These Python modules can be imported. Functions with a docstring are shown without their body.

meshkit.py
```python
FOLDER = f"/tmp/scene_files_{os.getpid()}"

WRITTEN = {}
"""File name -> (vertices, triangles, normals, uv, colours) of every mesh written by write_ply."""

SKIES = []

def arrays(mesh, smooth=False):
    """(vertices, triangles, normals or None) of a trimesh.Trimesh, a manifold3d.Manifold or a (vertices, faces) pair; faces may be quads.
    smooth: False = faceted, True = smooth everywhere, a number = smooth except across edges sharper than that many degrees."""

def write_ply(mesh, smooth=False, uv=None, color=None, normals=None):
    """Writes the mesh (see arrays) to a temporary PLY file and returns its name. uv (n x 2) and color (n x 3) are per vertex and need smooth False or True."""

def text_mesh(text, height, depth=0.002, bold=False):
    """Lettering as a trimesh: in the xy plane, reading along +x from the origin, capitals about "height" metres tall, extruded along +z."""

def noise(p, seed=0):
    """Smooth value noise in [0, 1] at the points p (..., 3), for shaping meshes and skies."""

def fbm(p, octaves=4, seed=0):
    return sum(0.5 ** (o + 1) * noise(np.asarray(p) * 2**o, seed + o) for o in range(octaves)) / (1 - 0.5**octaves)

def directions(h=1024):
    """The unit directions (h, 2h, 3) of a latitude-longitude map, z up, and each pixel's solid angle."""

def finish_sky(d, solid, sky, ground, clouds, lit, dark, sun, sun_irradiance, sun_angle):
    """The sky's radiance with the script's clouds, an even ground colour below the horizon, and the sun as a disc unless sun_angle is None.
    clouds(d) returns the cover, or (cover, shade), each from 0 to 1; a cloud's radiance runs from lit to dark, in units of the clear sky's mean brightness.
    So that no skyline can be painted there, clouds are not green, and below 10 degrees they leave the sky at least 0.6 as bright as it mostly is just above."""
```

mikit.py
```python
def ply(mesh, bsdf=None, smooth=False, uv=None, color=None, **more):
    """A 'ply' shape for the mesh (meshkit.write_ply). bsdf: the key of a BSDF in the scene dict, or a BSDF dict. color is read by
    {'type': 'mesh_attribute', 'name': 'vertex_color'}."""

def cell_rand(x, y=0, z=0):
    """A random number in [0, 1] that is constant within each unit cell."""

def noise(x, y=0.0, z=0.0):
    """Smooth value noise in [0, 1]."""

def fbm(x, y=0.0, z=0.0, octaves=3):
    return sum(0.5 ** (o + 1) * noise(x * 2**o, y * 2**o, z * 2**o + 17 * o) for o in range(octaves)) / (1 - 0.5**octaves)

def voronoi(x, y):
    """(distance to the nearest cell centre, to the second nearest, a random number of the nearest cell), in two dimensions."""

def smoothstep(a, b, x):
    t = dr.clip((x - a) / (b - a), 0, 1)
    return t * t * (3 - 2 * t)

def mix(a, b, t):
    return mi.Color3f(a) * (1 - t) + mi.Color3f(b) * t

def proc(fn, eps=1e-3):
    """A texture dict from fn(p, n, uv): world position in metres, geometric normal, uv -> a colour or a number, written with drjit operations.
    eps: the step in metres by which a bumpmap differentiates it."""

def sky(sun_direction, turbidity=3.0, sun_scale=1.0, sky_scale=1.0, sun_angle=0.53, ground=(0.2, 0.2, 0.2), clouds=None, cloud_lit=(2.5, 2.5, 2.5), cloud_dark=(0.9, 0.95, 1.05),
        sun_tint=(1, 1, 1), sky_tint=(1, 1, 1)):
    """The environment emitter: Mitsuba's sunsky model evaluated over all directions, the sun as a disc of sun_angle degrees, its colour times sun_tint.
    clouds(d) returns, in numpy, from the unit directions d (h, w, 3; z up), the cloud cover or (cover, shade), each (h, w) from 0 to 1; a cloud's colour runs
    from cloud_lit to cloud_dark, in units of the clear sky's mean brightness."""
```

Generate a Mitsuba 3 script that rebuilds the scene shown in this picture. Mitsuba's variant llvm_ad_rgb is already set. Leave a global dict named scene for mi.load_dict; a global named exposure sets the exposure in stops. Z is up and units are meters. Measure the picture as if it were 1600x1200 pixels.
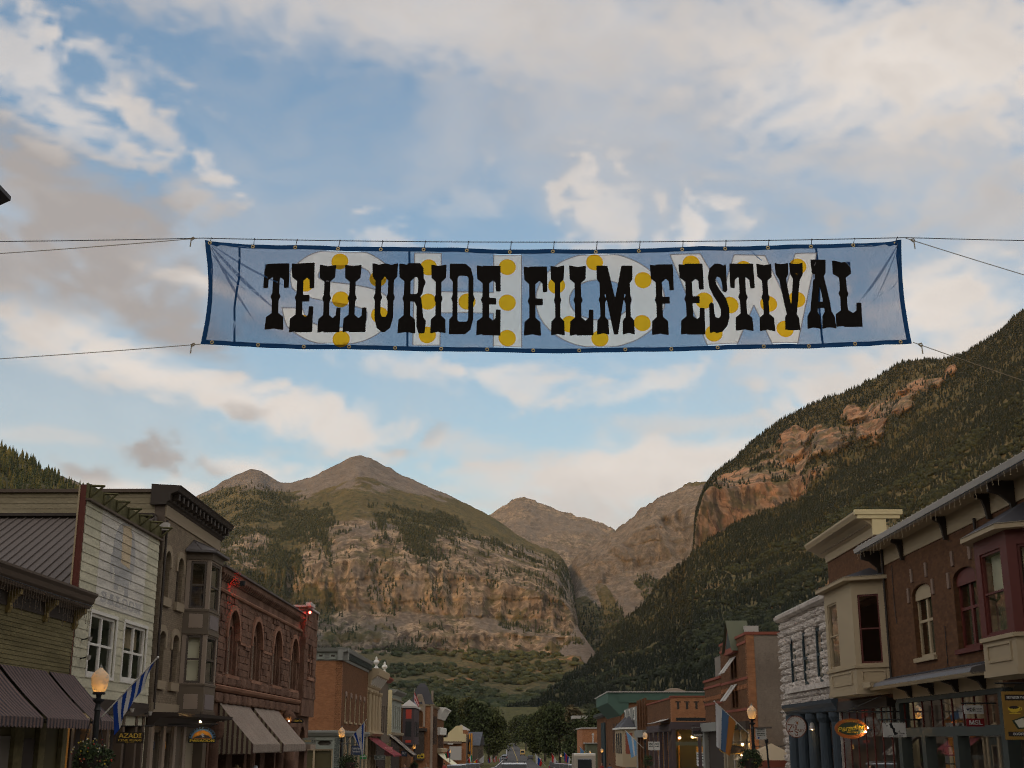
"""A festival banner over the main street of a mountain town, seen up the street at dusk. x = right, y = up the street, z = up, metres."""
import math
import random
import numpy as np
import drjit as dr
import trimesh
import mitsuba as mi
import mikit
import meshkit
from mikit import proc, noise, fbm, smoothstep, mix
from shapely.geometry import Polygon, MultiPolygon, Point, LineString, box as rect
from shapely import affinity
from shapely.ops import unary_union
from scipy.interpolate import PchipInterpolator

scene, labels = {}, {}
T = mi.ScalarTransform4f

# ---------------------------------------------------------------- camera, sky, exposure
PITCH, YAW = math.radians(15.64), math.radians(0.22)
look = [-math.sin(YAW) * math.cos(PITCH), math.cos(YAW) * math.cos(PITCH), math.sin(PITCH)]
scene['camera'] = {'type': 'perspective', 'fov': 43.6, 'fov_axis': 'x', 'near_clip': 0.1, 'far_clip': 30000.0,
                   'to_world': T().look_at(origin=[0, 0, 2.8], target=[look[0], look[1], 2.8 + look[2]], up=[0, 0, 1])}
exposure = 3.12
SUN_ELEVATION, SUN_SIDE = 6.5, -20.0   # degrees above the horizon; degrees from straight behind the camera, negative = to the left
se, ss = math.radians(SUN_ELEVATION), math.radians(SUN_SIDE)
sun_direction = [math.sin(ss) * math.cos(se), -math.cos(ss) * math.cos(se), math.sin(se)]

CLOUDS = [  # azimuth, elevation, half length, half width (degrees), tilt, cover, shade, raggedness
    (-20.6, 22.0, 8.59, 2.86, -27, 1.00, 0.95, 0.5),
    (-17.5, 18.5, 5.44, 1.38, -27, 0.98, 1.00, 0.5),
    (-22.5, 19.1, 3.72, 2.29, -10, 0.90, 0.95, 0.6),
    (-15.4, 23.4, 2.01, 0.97, -20, 0.80, 0.55, 0.8),
    (-22.6, 27.5, 4.30, 2.29, -45, 0.72, 0.12, 1.3),
    (-17.7, 26.1, 2.01, 0.74, -30, 0.70, 0.20, 1.2),
    (-14.6, 24.5, 1.78, 0.63, -35, 0.80, 0.20, 1.1),
    (-19.6, 28.4, 3.15, 0.74, -15, 0.50, 0.20, 1.2),
    (-6.0, 32.2, 13.18, 3.15, -4, 0.62, 0.25, 0.3),
    (-15.1, 31.3, 4.87, 1.43, -5, 0.50, 0.40, 0.7),
    (4.0, 30.7, 11.46, 3.44, -4, 0.60, 0.25, 0.3),
    (6.0, 25.7, 10.31, 4.01, -10, 0.42, 0.45, 0.3),
    (18.3, 28.1, 9.74, 3.72, -12, 1.00, 0.06, 0.4),
    (23.4, 28.6, 5.73, 4.30, 0, 1.00, 0.20, 0.6),
    (19.3, 24.3, 9.45, 2.58, -8, 0.62, 0.35, 0.4),
    (22.1, 21.8, 6.30, 2.01, -4, 0.70, 0.50, 0.5),
    (4.6, 23.7, 2.01, 2.58, 60, 0.50, 0.05, 1.7),
    (8.2, 22.5, 2.86, 0.80, 22, 0.70, 0.00, 1.5),
    (3.8, 24.3, 1.43, 1.43, 30, 0.50, 0.10, 1.4),
    (-6.3, 22.2, 1.03, 0.92, 0, 0.50, 0.00, 1.7),
    (9.9, 22.6, 1.43, 0.69, 20, 0.45, 0.10, 1.3),
    (-2.1, 23.9, 2.01, 1.15, 60, 0.25, 0.10, 1.3),
    (-15.1, 19.6, 3.15, 0.52, -17, 0.85, 0.00, 0.9),
    (-11.3, 18.7, 4.01, 0.74, -10, 0.60, 0.05, 1.0),
    (-6.3, 19.3, 3.15, 0.97, 0, 0.35, 0.10, 1.0),
    (-1.4, 20.6, 2.58, 0.86, 0, 0.40, 0.20, 1.2),
    (-19.9, 17.0, 4.58, 1.09, -8, 0.85, 0.15, 0.8),
    (-15.9, 15.4, 8.31, 1.15, -12, 0.95, 0.05, 0.7),
    (-9.6, 14.3, 6.59, 1.09, -12, 0.85, 0.05, 0.9),
    (0.4, 15.9, 3.44, 0.92, -10, 0.70, 0.10, 1.1),
    (-5.0, 16.4, 4.58, 0.80, -8, 0.60, 0.10, 1.0),
    (5.7, 15.6, 3.44, 0.92, 5, 0.70, 0.10, 1.1),
    (12.7, 16.1, 3.72, 2.01, -10, 0.60, 0.30, 0.8),
    (19.3, 18.3, 3.44, 2.29, 10, 1.00, 0.02, 0.7),
    (21.0, 16.5, 2.86, 1.32, 15, 0.95, 0.05, 0.7),
    (15.7, 15.1, 4.30, 1.72, 10, 0.85, 0.12, 0.8),
    (19.7, 19.6, 2.86, 0.86, 0, 0.60, 0.20, 1.0),
    (12.7, 20.0, 2.29, 1.72, 0, 0.45, 0.20, 1.0),
    (-12.5, 14.2, 1.03, 0.43, -4, 0.95, 1.00, 1.1),
    (-16.1, 12.0, 2.15, 0.86, -8, 1.00, 0.95, 1.0),
    (-19.3, 11.1, 2.01, 0.52, -10, 0.90, 0.90, 1.1),
    (-13.7, 11.5, 1.15, 0.40, 0, 0.70, 0.80, 1.1),
    (-4.9, 13.0, 1.29, 0.34, -10, 0.60, 0.75, 1.1),
    (-3.5, 13.4, 0.86, 0.52, 30, 0.50, 0.70, 1.1),
    (4.4, 11.5, 7.45, 1.78, 3, 1.00, 0.10, 0.5),
    (7.3, 12.1, 4.87, 1.09, 4, 1.00, 0.05, 0.6),
    (-1.4, 12.8, 4.30, 0.97, -6, 0.55, 0.25, 0.8),
    (-11.2, 11.6, 3.44, 0.86, -4, 0.90, 0.05, 0.8),
    (-17.2, 10.5, 4.30, 0.69, 0, 0.85, 0.10, 0.9),
    (2.7, 9.6, 7.45, 1.15, 0, 0.80, 0.35, 0.6),
    (-7.2, 12.7, 4.87, 0.52, -4, 0.45, 0.30, 0.9),
    (8.6, 13.8, 4.87, 0.63, 3, 0.55, 0.30, 0.9),
    (-21.0, 12.5, 3.72, 0.52, -6, 0.45, 0.20, 0.9),
]


def clouds(d):
    az, el = np.degrees(np.arctan2(d[..., 0], d[..., 1])), np.degrees(np.arcsin(np.clip(d[..., 2], -1, 1)))
    p = np.stack([az / 6.0, el / 3.2, az * 0], -1)
    wx, wy = meshkit.fbm(p, 4, 3) - 0.5, meshkit.fbm(p + 40, 4, 7) - 0.5
    fine = meshkit.fbm(np.stack([az / 2.6 + wx * 2, el / 1.5 + wy * 2, az * 0 + 5], -1), 5, 11) - 0.5
    wisp = meshkit.fbm(np.stack([az / 1.1 + el / 2.0 + wx * 4, el / 0.55 - az / 4.0 + wy * 4, az * 0 + 9], -1), 5, 23) - 0.5
    clear, dark, weight = np.ones_like(az), np.zeros_like(az), np.full_like(az, 1e-3)
    for a0, e0, la, lb, tilt, cov, shd, rag in CLOUDS:
        da = (az - a0 + 180) % 360 - 180
        c, s = math.cos(math.radians(tilt)), math.sin(math.radians(tilt))
        x, y = da * np.cos(np.radians(el)) + wx * 2.2, el - e0 + wy * 1.6
        q = np.sqrt(((x * c + y * s) / la) ** 2 + ((-x * s + y * c) / lb) ** 2)
        v = np.clip(1.25 - q + rag * (0.9 * fine + 1.9 * wisp), 0, 1.15) / 1.15
        v = cov * v * v * (3 - 2 * v)
        clear *= 1 - v
        dark, weight = dark + v * v * shd, weight + v * v
    # beyond the camera's field denser cloud is added, out of view, as fill light
    out = np.clip((np.abs((az + 180) % 360 - 180) - 24) / 14, 0, 1) + np.clip((el - 34) / 12, 0, 1)
    away = np.clip(out, 0, 1) * np.clip((meshkit.fbm(np.stack([d[..., 0] * 4, d[..., 1] * 4, d[..., 2] * 9], -1), 5, 31) - 0.30) * 3.6, 0, 0.95)
    low = np.clip((17 - el) / 12, 0, 1)
    veil = np.clip(0.02 + 0.20 * low + 1.5 * (meshkit.fbm(np.stack([az / 11 + wx, el / 5 + wy, az * 0 + 3], -1), 4, 41) - 0.46), 0, 0.30)
    cover = 1 - clear * (1 - away) * (1 - veil)
    shade = (dark + away ** 2 * 0.15 + veil ** 2 * 0.4) / (weight + away ** 2 + veil ** 2) + fine * 0.45 + wisp * 0.2 + 0.06
    # unseen clouds on the sun's side are brightened to light banner and walls
    toward = np.clip((d @ np.array(sun_direction) + 0.15) / 1.0, 0, 1)
    shade = 0.567 + 0.433 * np.clip(shade, 0, 1)
    return np.clip(cover, 0, 0.97), np.clip(shade * (1 - toward), 0, 1)


scene['sky'] = mikit.sky(sun_direction, turbidity=3.0, sun_scale=0.40, sun_angle=3.0, sun_tint=(0.97, 0.94, 0.86), sky_scale=1.0,
                         ground=(0.08, 0.08, 0.075), clouds=clouds, cloud_lit=(4.25, 3.88, 3.48), cloud_dark=(1.20, 1.10, 1.05), sky_tint=(0.84, 0.96, 1.16))

# ---------------------------------------------------------------- helpers
count = {}


def numbered(name, parent=None):
    """The next free key for this name: tree, tree_001 ...; parent + '__' + name for a part."""
    base = parent + '__' + name if parent else name
    n = count.get(base, 0)
    count[base] = n + 1
    return base if n == 0 else '%s_%03d' % (base, n)


def put(name, mesh, mat, parent=None, label=None, cat=None, group=None, kind=None, smooth=False, uv=None, color=None, **more):
    """One entry of the scene: a part of `parent`, or a thing of its own."""
    key = numbered(name, parent)
    scene[key] = mikit.ply(mesh, mat, smooth=smooth, uv=uv, color=color, **more)
    tag(key, label, cat, group, kind)
    return key


def tag(key, label=None, cat=None, group=None, kind=None):
    d = {k: v for k, v in (('label', label), ('category', cat), ('group', group), ('kind', kind)) if v}
    if d:
        labels[key] = {**labels.get(key, {}), **d}


def thing(name, label, cat, group=None):
    """A thing without a mesh of its own: its parts' keys start with the key returned."""
    key = numbered(name)
    tag(key, label, cat, group)
    return key


def bx(x0, x1, y0, y1, z0, z1):
    m = trimesh.creation.box((abs(x1 - x0), abs(y1 - y0), abs(z1 - z0)))
    m.apply_translation(((x0 + x1) / 2, (y0 + y1) / 2, (z0 + z1) / 2))
    return m


def cat_(ms):
    return trimesh.util.concatenate([m for m in ms if m is not None])


def extrude(poly, h, z0=0.0):
    """A shapely polygon in (a, b) as a solid from c = z0 to z0 + h."""
    polys = [g for g in getattr(poly, 'geoms', [poly]) if g.geom_type == 'Polygon' and g.area > 1e-7]
    m = cat_([trimesh.creation.extrude_polygon(g, h, engine='earcut') for g in polys])
    m.apply_translation((0, 0, z0))
    return m


def axes(m, ex, ey, ez, o=(0, 0, 0)):
    """Local axes (a, b, c) laid along the world directions ex, ey, ez."""
    M = np.eye(4)
    M[:3, 0], M[:3, 1], M[:3, 2], M[:3, 3] = ex, ey, ez, o
    m = m.copy()
    m.apply_transform(M)
    return m


def tube(points, r, sides=6):
    """A round bar along a polyline; r may be one radius or one for each point."""
    p = np.asarray(points, float)
    t = np.gradient(p, axis=0)
    t /= np.linalg.norm(t, axis=1, keepdims=True) + 1e-12
    ref = np.where(np.abs(t[:, 2:]) < 0.9, [[0, 0, 1.0]], [[1.0, 0, 0]])
    a = np.cross(t, ref)
    a /= np.linalg.norm(a, axis=1, keepdims=True) + 1e-12
    b = np.cross(t, a)
    ang = np.arange(sides) * 2 * np.pi / sides
    rr = np.broadcast_to(r, (len(p),))[:, None, None]
    v = p[:, None] + rr * (np.cos(ang)[None, :, None] * a[:, None] + np.sin(ang)[None, :, None] * b[:, None])
    i, j = np.meshgrid(np.arange(len(p) - 1), np.arange(sides), indexing='ij')
    k = (j + 1) % sides
    q = np.stack([i * sides + j, i * sides + k, (i + 1) * sides + k, (i + 1) * sides + j], -1).reshape(-1, 4)
    f = np.vstack([q[:, [0, 2, 1]], q[:, [0, 3, 2]]])
    n0, n1 = len(p) * sides, len(p) * sides + 1
    V = np.vstack([v.reshape(-1, 3), p[:1], p[-1:]])
    e = np.arange(sides)
    last = (len(p) - 1) * sides
    f = np.vstack([f, np.stack([e, (e + 1) % sides, e * 0 + n0], 1), np.stack([last + (e + 1) % sides, last + e, e * 0 + n1], 1)])
    m = trimesh.Trimesh(V, f, process=False)
    return m


def lathe(profile, sides=20, o=(0, 0, 0)):
    m = trimesh.creation.revolve(np.asarray(profile, float), sections=sides)
    m.apply_translation(o)
    return m


def sag(a, b, drop, n=14):
    t = np.linspace(0, 1, n)[:, None]
    p = np.asarray(a, float) * (1 - t) + np.asarray(b, float) * t
    p[:, 2] -= (4 * drop * t * (1 - t))[:, 0]
    return p


class Front:
    """A vertical plane: s along it, o out of it, z up."""
    def __init__(self, origin, ds, out):
        self.p0, self.ds, self.out = np.array([*origin, 0.0]), np.array([*ds, 0.0]), np.array([*out, 0.0])

    def P(self, s, o, z):
        return self.p0 + self.ds * s + self.out * o + np.array([0, 0, z])

    def place(self, m):
        """Local (s, z, o) into the world."""
        return axes(m, self.ds, (0, 0, 1), self.out, self.p0)

    def sheet(self, poly, o0, o1):
        """A polygon in (s, z) as a slab between o0 and o1."""
        return self.place(extrude(poly, o1 - o0, o0))

    def box(self, s0, s1, o0, o1, z0, z1):
        return self.sheet(rect(s0, z0, s1, z1), o0, o1)

    def run(self, profile, s0, s1):
        """A moulding: a polygon in (o, z) carried along s."""
        return axes(extrude(Polygon(profile), s1 - s0, s0), self.out, (0, 0, 1), self.ds, self.p0)

    def text(self, words, height, s, o, z, centre=True, depth=0.012, bold=False, width=None):
        m = meshkit.text_mesh(words, height, depth, bold)
        w = m.bounds[1][0]
        if width:
            m.apply_scale((width / w, 1, 1))
            w = width
        m.apply_translation((s - (w / 2 if centre else 0), z, o))
        return self.place(m)


def between(a, b):
    """The vertical plane from a to b (plan points); its outer side is to the right of the walk from a to b."""
    a, b = np.array(a, float), np.array(b, float)
    L = np.linalg.norm(b - a)
    d = (b - a) / L
    return Front(a, d, (d[1], -d[0])), L


LEFT, RIGHT = Front((-12.5, 0), (0, 1), (1, 0)), Front((13.0, 0), (0, 1), (-1, 0))


def flank(y):
    """A side wall that faces down the street, towards the viewer: s is x, o is -y."""
    return Front((0, y), (1, 0), (0, -1))


# ---------------------------------------------------------------- materials
def paint(name, rgb, rough=0.6, **more):
    scene[name] = {'type': 'twosided', 'bsdf': {'type': 'principled', 'base_color': {'type': 'rgb', 'value': list(rgb)}, 'roughness': rough, 'specular': 0.35, **more}}
    return name


def matte(name, fn, rough=0.85):
    scene[name] = {'type': 'twosided', 'bsdf': {'type': 'principled', 'base_color': proc(fn), 'roughness': rough, 'specular': 0.25}}
    return name


def brick(dark, light, mortar, scale=1.0):
    w, h = 0.21 * scale, 0.072 * scale

    def fn(p, n, uv):
        s = dr.select(dr.abs(n.x) > dr.abs(n.y), p.y, p.x)
        row = dr.floor(p.z / h)
        u = s / w + 0.5 * (row - 2 * dr.floor(row / 2))
        fu, fv = u - dr.floor(u), p.z / h - row
        joint = dr.maximum(1 - smoothstep(0.0, 0.10, dr.minimum(fu, 1 - fu)), 1 - smoothstep(0.0, 0.22, dr.minimum(fv, 1 - fv)))
        tone = mikit.cell_rand(dr.floor(u), row, 3)
        stain = fbm(p.x * 0.7, p.y * 0.7, p.z * 0.7, 3)
        c = mix(dark, light, dr.clip(tone * 0.7 + stain * 0.5 - 0.1, 0, 1))
        return mix(c, mortar, joint * 0.55) * (0.8 + 0.4 * fbm(p.x * 5, p.y * 5, p.z * 5, 2))
    return fn


def mottled(a, b, scale=1.0, grain=0.25, stretch=1.0):
    def fn(p, n, uv):
        big = fbm(p.x * scale, p.y * scale, p.z * scale * stretch, 4)
        small = noise(p.x * scale * 19, p.y * scale * 19, p.z * scale * 19)
        return mix(a, b, smoothstep(0.25, 0.75, big)) * (1 - grain / 2 + grain * small)
    return fn

# ---------------------------------------------------------------- the land
def street_z(y):
    """The street falls away gently up to the edge of town, then climbs towards the head of the valley."""
    y = np.asarray(y, float)
    return np.interp(y, [-3000, 0, 45, 94, 230, 650, 1000, 1060, 1250, 1700], [0, 0, 0, -0.75, -2.4, -3.4, 2.0, 5.0, 35.0, 38.0])


def street_x(y):
    """The street bends a little to the left at the far end."""
    return -6.0 * np.clip((np.asarray(y, float) - 450) / 550, 0, 1) ** 2


def ground_height(x, y):
    side = np.clip((np.abs(x) - 40) / 260, 0, 1) ** 2 * 6
    return street_z(y) + side


def land_colour(p, n, uv):
    grass = mix((0.042, 0.044, 0.016), (0.075, 0.068, 0.025), fbm(p.x * 0.05, p.y * 0.05, 0, 4))
    return grass * (0.75 + 0.5 * noise(p.x * 0.6, p.y * 0.6, 1))


matte('grassland', land_colour, 0.95)
gy = np.concatenate([np.linspace(-9000, -200, 14), np.linspace(-150, 1600, 176), np.linspace(1900, 12000, 12)])
gx = np.concatenate([np.linspace(-9000, -500, 10), np.linspace(-440, 440, 45), np.linspace(500, 9000, 10)])
GX, GY = np.meshgrid(gx, gy, indexing='ij')
GZ = ground_height(GX, GY) - 0.02


def grid_faces(n, m, flip=False):
    i, j = np.meshgrid(np.arange(n - 1), np.arange(m - 1), indexing='ij')
    q = np.stack([i * m + j, (i + 1) * m + j, (i + 1) * m + j + 1, i * m + j + 1], -1).reshape(-1, 4)
    f = np.vstack([q[:, [0, 1, 2]], q[:, [0, 2, 3]]])
    return f[:, ::-1] if flip else f


put('ground', (np.stack([GX, GY, GZ], -1).reshape(-1, 3), grid_faces(*GX.shape)), 'grassland', smooth=True, kind='structure', label='grassy valley floor and meadow')


# Rock, scree and turf: uv.x = how much turf grows there, uv.y = how far the rock turns to grey scree
def rock_colour(p, n, uv):
    warp = fbm(p.x * 0.006, p.y * 0.006, p.z * 0.006, 3)
    bands = noise(0.3, (p.z + 60 * warp) * 0.030, 2.0) * 0.5 + noise(4.3, (p.z + 40 * warp) * 0.10, 5.0) * 0.5
    streak = fbm(p.x * 0.055, p.y * 0.055, p.z * 0.010, 4)
    blotch = fbm(p.x * 0.02, p.y * 0.02, p.z * 0.02, 4)
    rock = mix((0.078, 0.065, 0.054), (0.245, 0.195, 0.142), smoothstep(0.34, 0.66, 0.12 * bands + 0.44 * streak + 0.26 * fbm(p.x * 0.15, p.y * 0.15, p.z * 0.022, 3) + 0.18 * blotch))
    red = smoothstep(0.5, 0.66, blotch * 0.5 + bands * 0.5) * smoothstep(330.0, 150.0, p.z)
    ruddy = smoothstep(230.0, 300.0, p.x) * smoothstep(2420.0, 2340.0, p.y) * smoothstep(0.40, 0.60, streak * 0.6 + blotch * 0.4)
    rock = mix(rock, (0.20, 0.105, 0.058), dr.maximum(red * 0.5, ruddy * 0.75))
    cracks = dr.maximum(smoothstep(0.58, 0.63, fbm(p.x * 0.11, p.y * 0.11, p.z * 0.016, 3)), 0.8 * smoothstep(0.60, 0.64, fbm(p.x * 0.04, p.y * 0.04, p.z * 0.006, 3)))
    seams = smoothstep(0.60, 0.70, fbm(p.x * 0.012, p.y * 0.012, (p.z + 30 * warp) * 0.14, 3))
    rock = rock * (1 - 0.50 * cracks) * (1 - 0.35 * seams)
    lichen = smoothstep(0.54, 0.62, fbm(p.x * 0.07, p.y * 0.07, p.z * 0.07, 3))
    rock = mix(rock, (0.060, 0.058, 0.032), lichen * 0.65)
    scree = mix((0.065, 0.058, 0.053), (0.130, 0.117, 0.105), fbm(p.x * 0.03, p.y * 0.03, p.z * 0.006, 4))
    rock = mix(rock, scree, dr.clip(uv.y, 0, 1))
    turf = mix((0.036, 0.034, 0.016), (0.088, 0.073, 0.032), fbm(p.x * 0.02, p.y * 0.02, p.z * 0.02, 4))
    soil = smoothstep(0.60, 0.68, fbm(p.x * 0.013, p.y * 0.013, p.z * 0.013, 3)) * smoothstep(60.0, 90.0, p.z) * smoothstep(200.0, 150.0, p.z)
    turf = mix(turf, (0.22, 0.11, 0.055), soil * 0.7)
    shrub = smoothstep(0.55, 0.62, noise(p.x * 0.11, p.y * 0.11, p.z * 0.11) * 0.6 + fbm(p.x * 0.015, p.y * 0.015, p.z * 0.015, 2) * 0.4)
    turf = mix(turf, (0.030, 0.036, 0.016), shrub * 0.7)
    edge = dr.clip(uv.x + (fbm(p.x * 0.03, p.y * 0.03, p.z * 0.03, 4) - 0.5) * 1.1, 0, 1)
    return mix(rock, turf, smoothstep(0.35, 0.65, edge)) * (0.70 + 0.60 * noise(p.x * 0.20, p.y * 0.20, p.z * 0.20))


matte('mountain_rock', rock_colour, 0.95)

MASSIF_LEFT = [  # azimuth in degrees, then (range, height) from foot to back
    (-16.97, (1100, -12), (1450, 37), (1850, 79), (2300, 168), (2345, 202), (2440, 205), (2520, 247), (2680, 285), (3150, 400), (3600, 519), (4300, 496)),
    (-15.72, (1100, -12), (1450, 37), (1850, 80), (2300, 167), (2345, 201), (2440, 216), (2520, 275), (2680, 325), (3150, 455), (3600, 589), (4300, 578)),
    (-14.17, (1100, -12), (1450, 37), (1850, 80), (2300, 166), (2345, 201), (2440, 226), (2520, 299), (2680, 360), (3150, 507), (3600, 659), (4300, 660)),
    (-13.11, (1100, -12), (1450, 37), (1850, 81), (2300, 166), (2345, 200), (2440, 231), (2520, 312), (2680, 379), (3150, 537), (3600, 702), (4300, 709)),
    (-11.80, (1100, -12), (1450, 37), (1850, 81), (2300, 165), (2345, 199), (2440, 236), (2520, 324), (2680, 396), (3150, 565), (3600, 740), (4300, 754)),
    (-10.59, (1100, -12), (1450, 37), (1850, 81), (2300, 164), (2345, 199), (2440, 237), (2520, 329), (2680, 404), (3150, 553), (3600, 705), (4300, 711)),
    (-9.47, (1100, -12), (1450, 38), (1850, 82), (2300, 164), (2345, 198), (2440, 238), (2520, 333), (2680, 410), (3150, 564), (3600, 722), (4300, 731)),
    (-8.35, (1100, -12), (1450, 38), (1850, 82), (2300, 163), (2345, 197), (2440, 241), (2520, 340), (2680, 420), (3150, 586), (3600, 757), (4300, 772)),
    (-7.22, (1100, -12), (1450, 38), (1850, 82), (2300, 162), (2345, 196), (2440, 242), (2520, 343), (2680, 425), (3150, 605), (3600, 791), (4300, 811)),
    (-6.04, (1100, -12), (1450, 38), (1850, 82), (2300, 161), (2345, 195), (2440, 240), (2520, 342), (2680, 424), (3150, 590), (3600, 761), (4300, 776)),
    (-4.87, (1100, -12), (1450, 38), (1850, 82), (2300, 160), (2345, 194), (2440, 238), (2520, 338), (2680, 419), (3150, 571), (3600, 727), (4300, 736)),
    (-3.12, (1100, -12), (1450, 38), (1850, 83), (2300, 158), (2345, 193), (2440, 233), (2520, 329), (2680, 406), (3150, 542), (3600, 680), (4300, 681)),
    (-1.23, (1100, -12), (1450, 38), (1850, 83), (2300, 156), (2345, 191), (2440, 225), (2520, 312), (2680, 383), (3150, 501), (3600, 622), (4300, 612)),
    (0.64, (1100, -12), (1450, 38), (1850, 83), (2300, 154), (2345, 188), (2440, 214), (2520, 289), (2680, 350), (3150, 448), (3600, 545), (4300, 522)),
    (1.79, (1100, -12), (1450, 38), (1850, 83), (2300, 152), (2345, 187), (2440, 207), (2520, 274), (2680, 330), (3150, 421), (3600, 513), (4300, 484)),
    (2.18, (1100, -12), (1450, 38), (1850, 83), (2300, 152), (2345, 187), (2440, 199), (2520, 256), (2680, 304), (3150, 395), (3600, 487), (4300, 454)),
    (2.51, (1100, -12), (1450, 38), (1850, 83), (2300, 152), (2345, 186), (2440, 191), (2520, 237), (2680, 277), (3150, 351), (3600, 425), (4300, 380)),
    (2.75, (1100, -12), (1450, 38), (1850, 83), (2300, 151), (2345, 186), (2440, 175), (2520, 200), (2680, 225), (3150, 283), (3600, 342), (4300, 283)),
    (2.96, (1100, -12), (1450, 38), (1850, 83), (2300, 137), (2345, 171), (2440, 156), (2520, 175), (2680, 195), (3150, 231), (3600, 265), (4300, 192)),
    (3.41, (1100, -12), (1450, 38), (1850, 83), (2300, 89), (2345, 122), (2440, 105), (2520, 122), (2680, 139), (3150, 164), (3600, 189), (4300, 103)),
]
PEAK_BACK = [  # azimuth in degrees, then (range, height) from foot to back
    (-3.66, (4600, 100), (5200, 625), (5700, 735), (6200, 843), (6600, 923), (7600, 912)),
    (-2.24, (4600, 100), (5200, 625), (5700, 787), (6200, 943), (6600, 1057), (7600, 1064)),
    (-1.23, (4600, 100), (5200, 626), (5700, 822), (6200, 1011), (6600, 1148), (7600, 1168)),
    (-0.51, (4600, 100), (5200, 626), (5700, 838), (6200, 1042), (6600, 1189), (7600, 1214)),
    (0.21, (4600, 100), (5200, 626), (5700, 855), (6200, 1074), (6600, 1233), (7600, 1264)),
    (0.94, (4600, 100), (5200, 626), (5700, 842), (6200, 1049), (6600, 1199), (7600, 1225)),
    (2.09, (4600, 100), (5200, 625), (5700, 826), (6200, 1018), (6600, 1157), (7600, 1178)),
    (3.24, (4600, 100), (5200, 625), (5700, 809), (6200, 987), (6600, 1116), (7600, 1131)),
    (4.44, (4600, 100), (5200, 624), (5700, 783), (6200, 936), (6600, 1048), (7600, 1054)),
    (5.78, (4600, 100), (5200, 622), (5700, 735), (6200, 845), (6600, 926), (7600, 916)),
    (7.16, (4600, 100), (5200, 621), (5700, 693), (6200, 764), (6600, 819), (7600, 794)),
]
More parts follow.
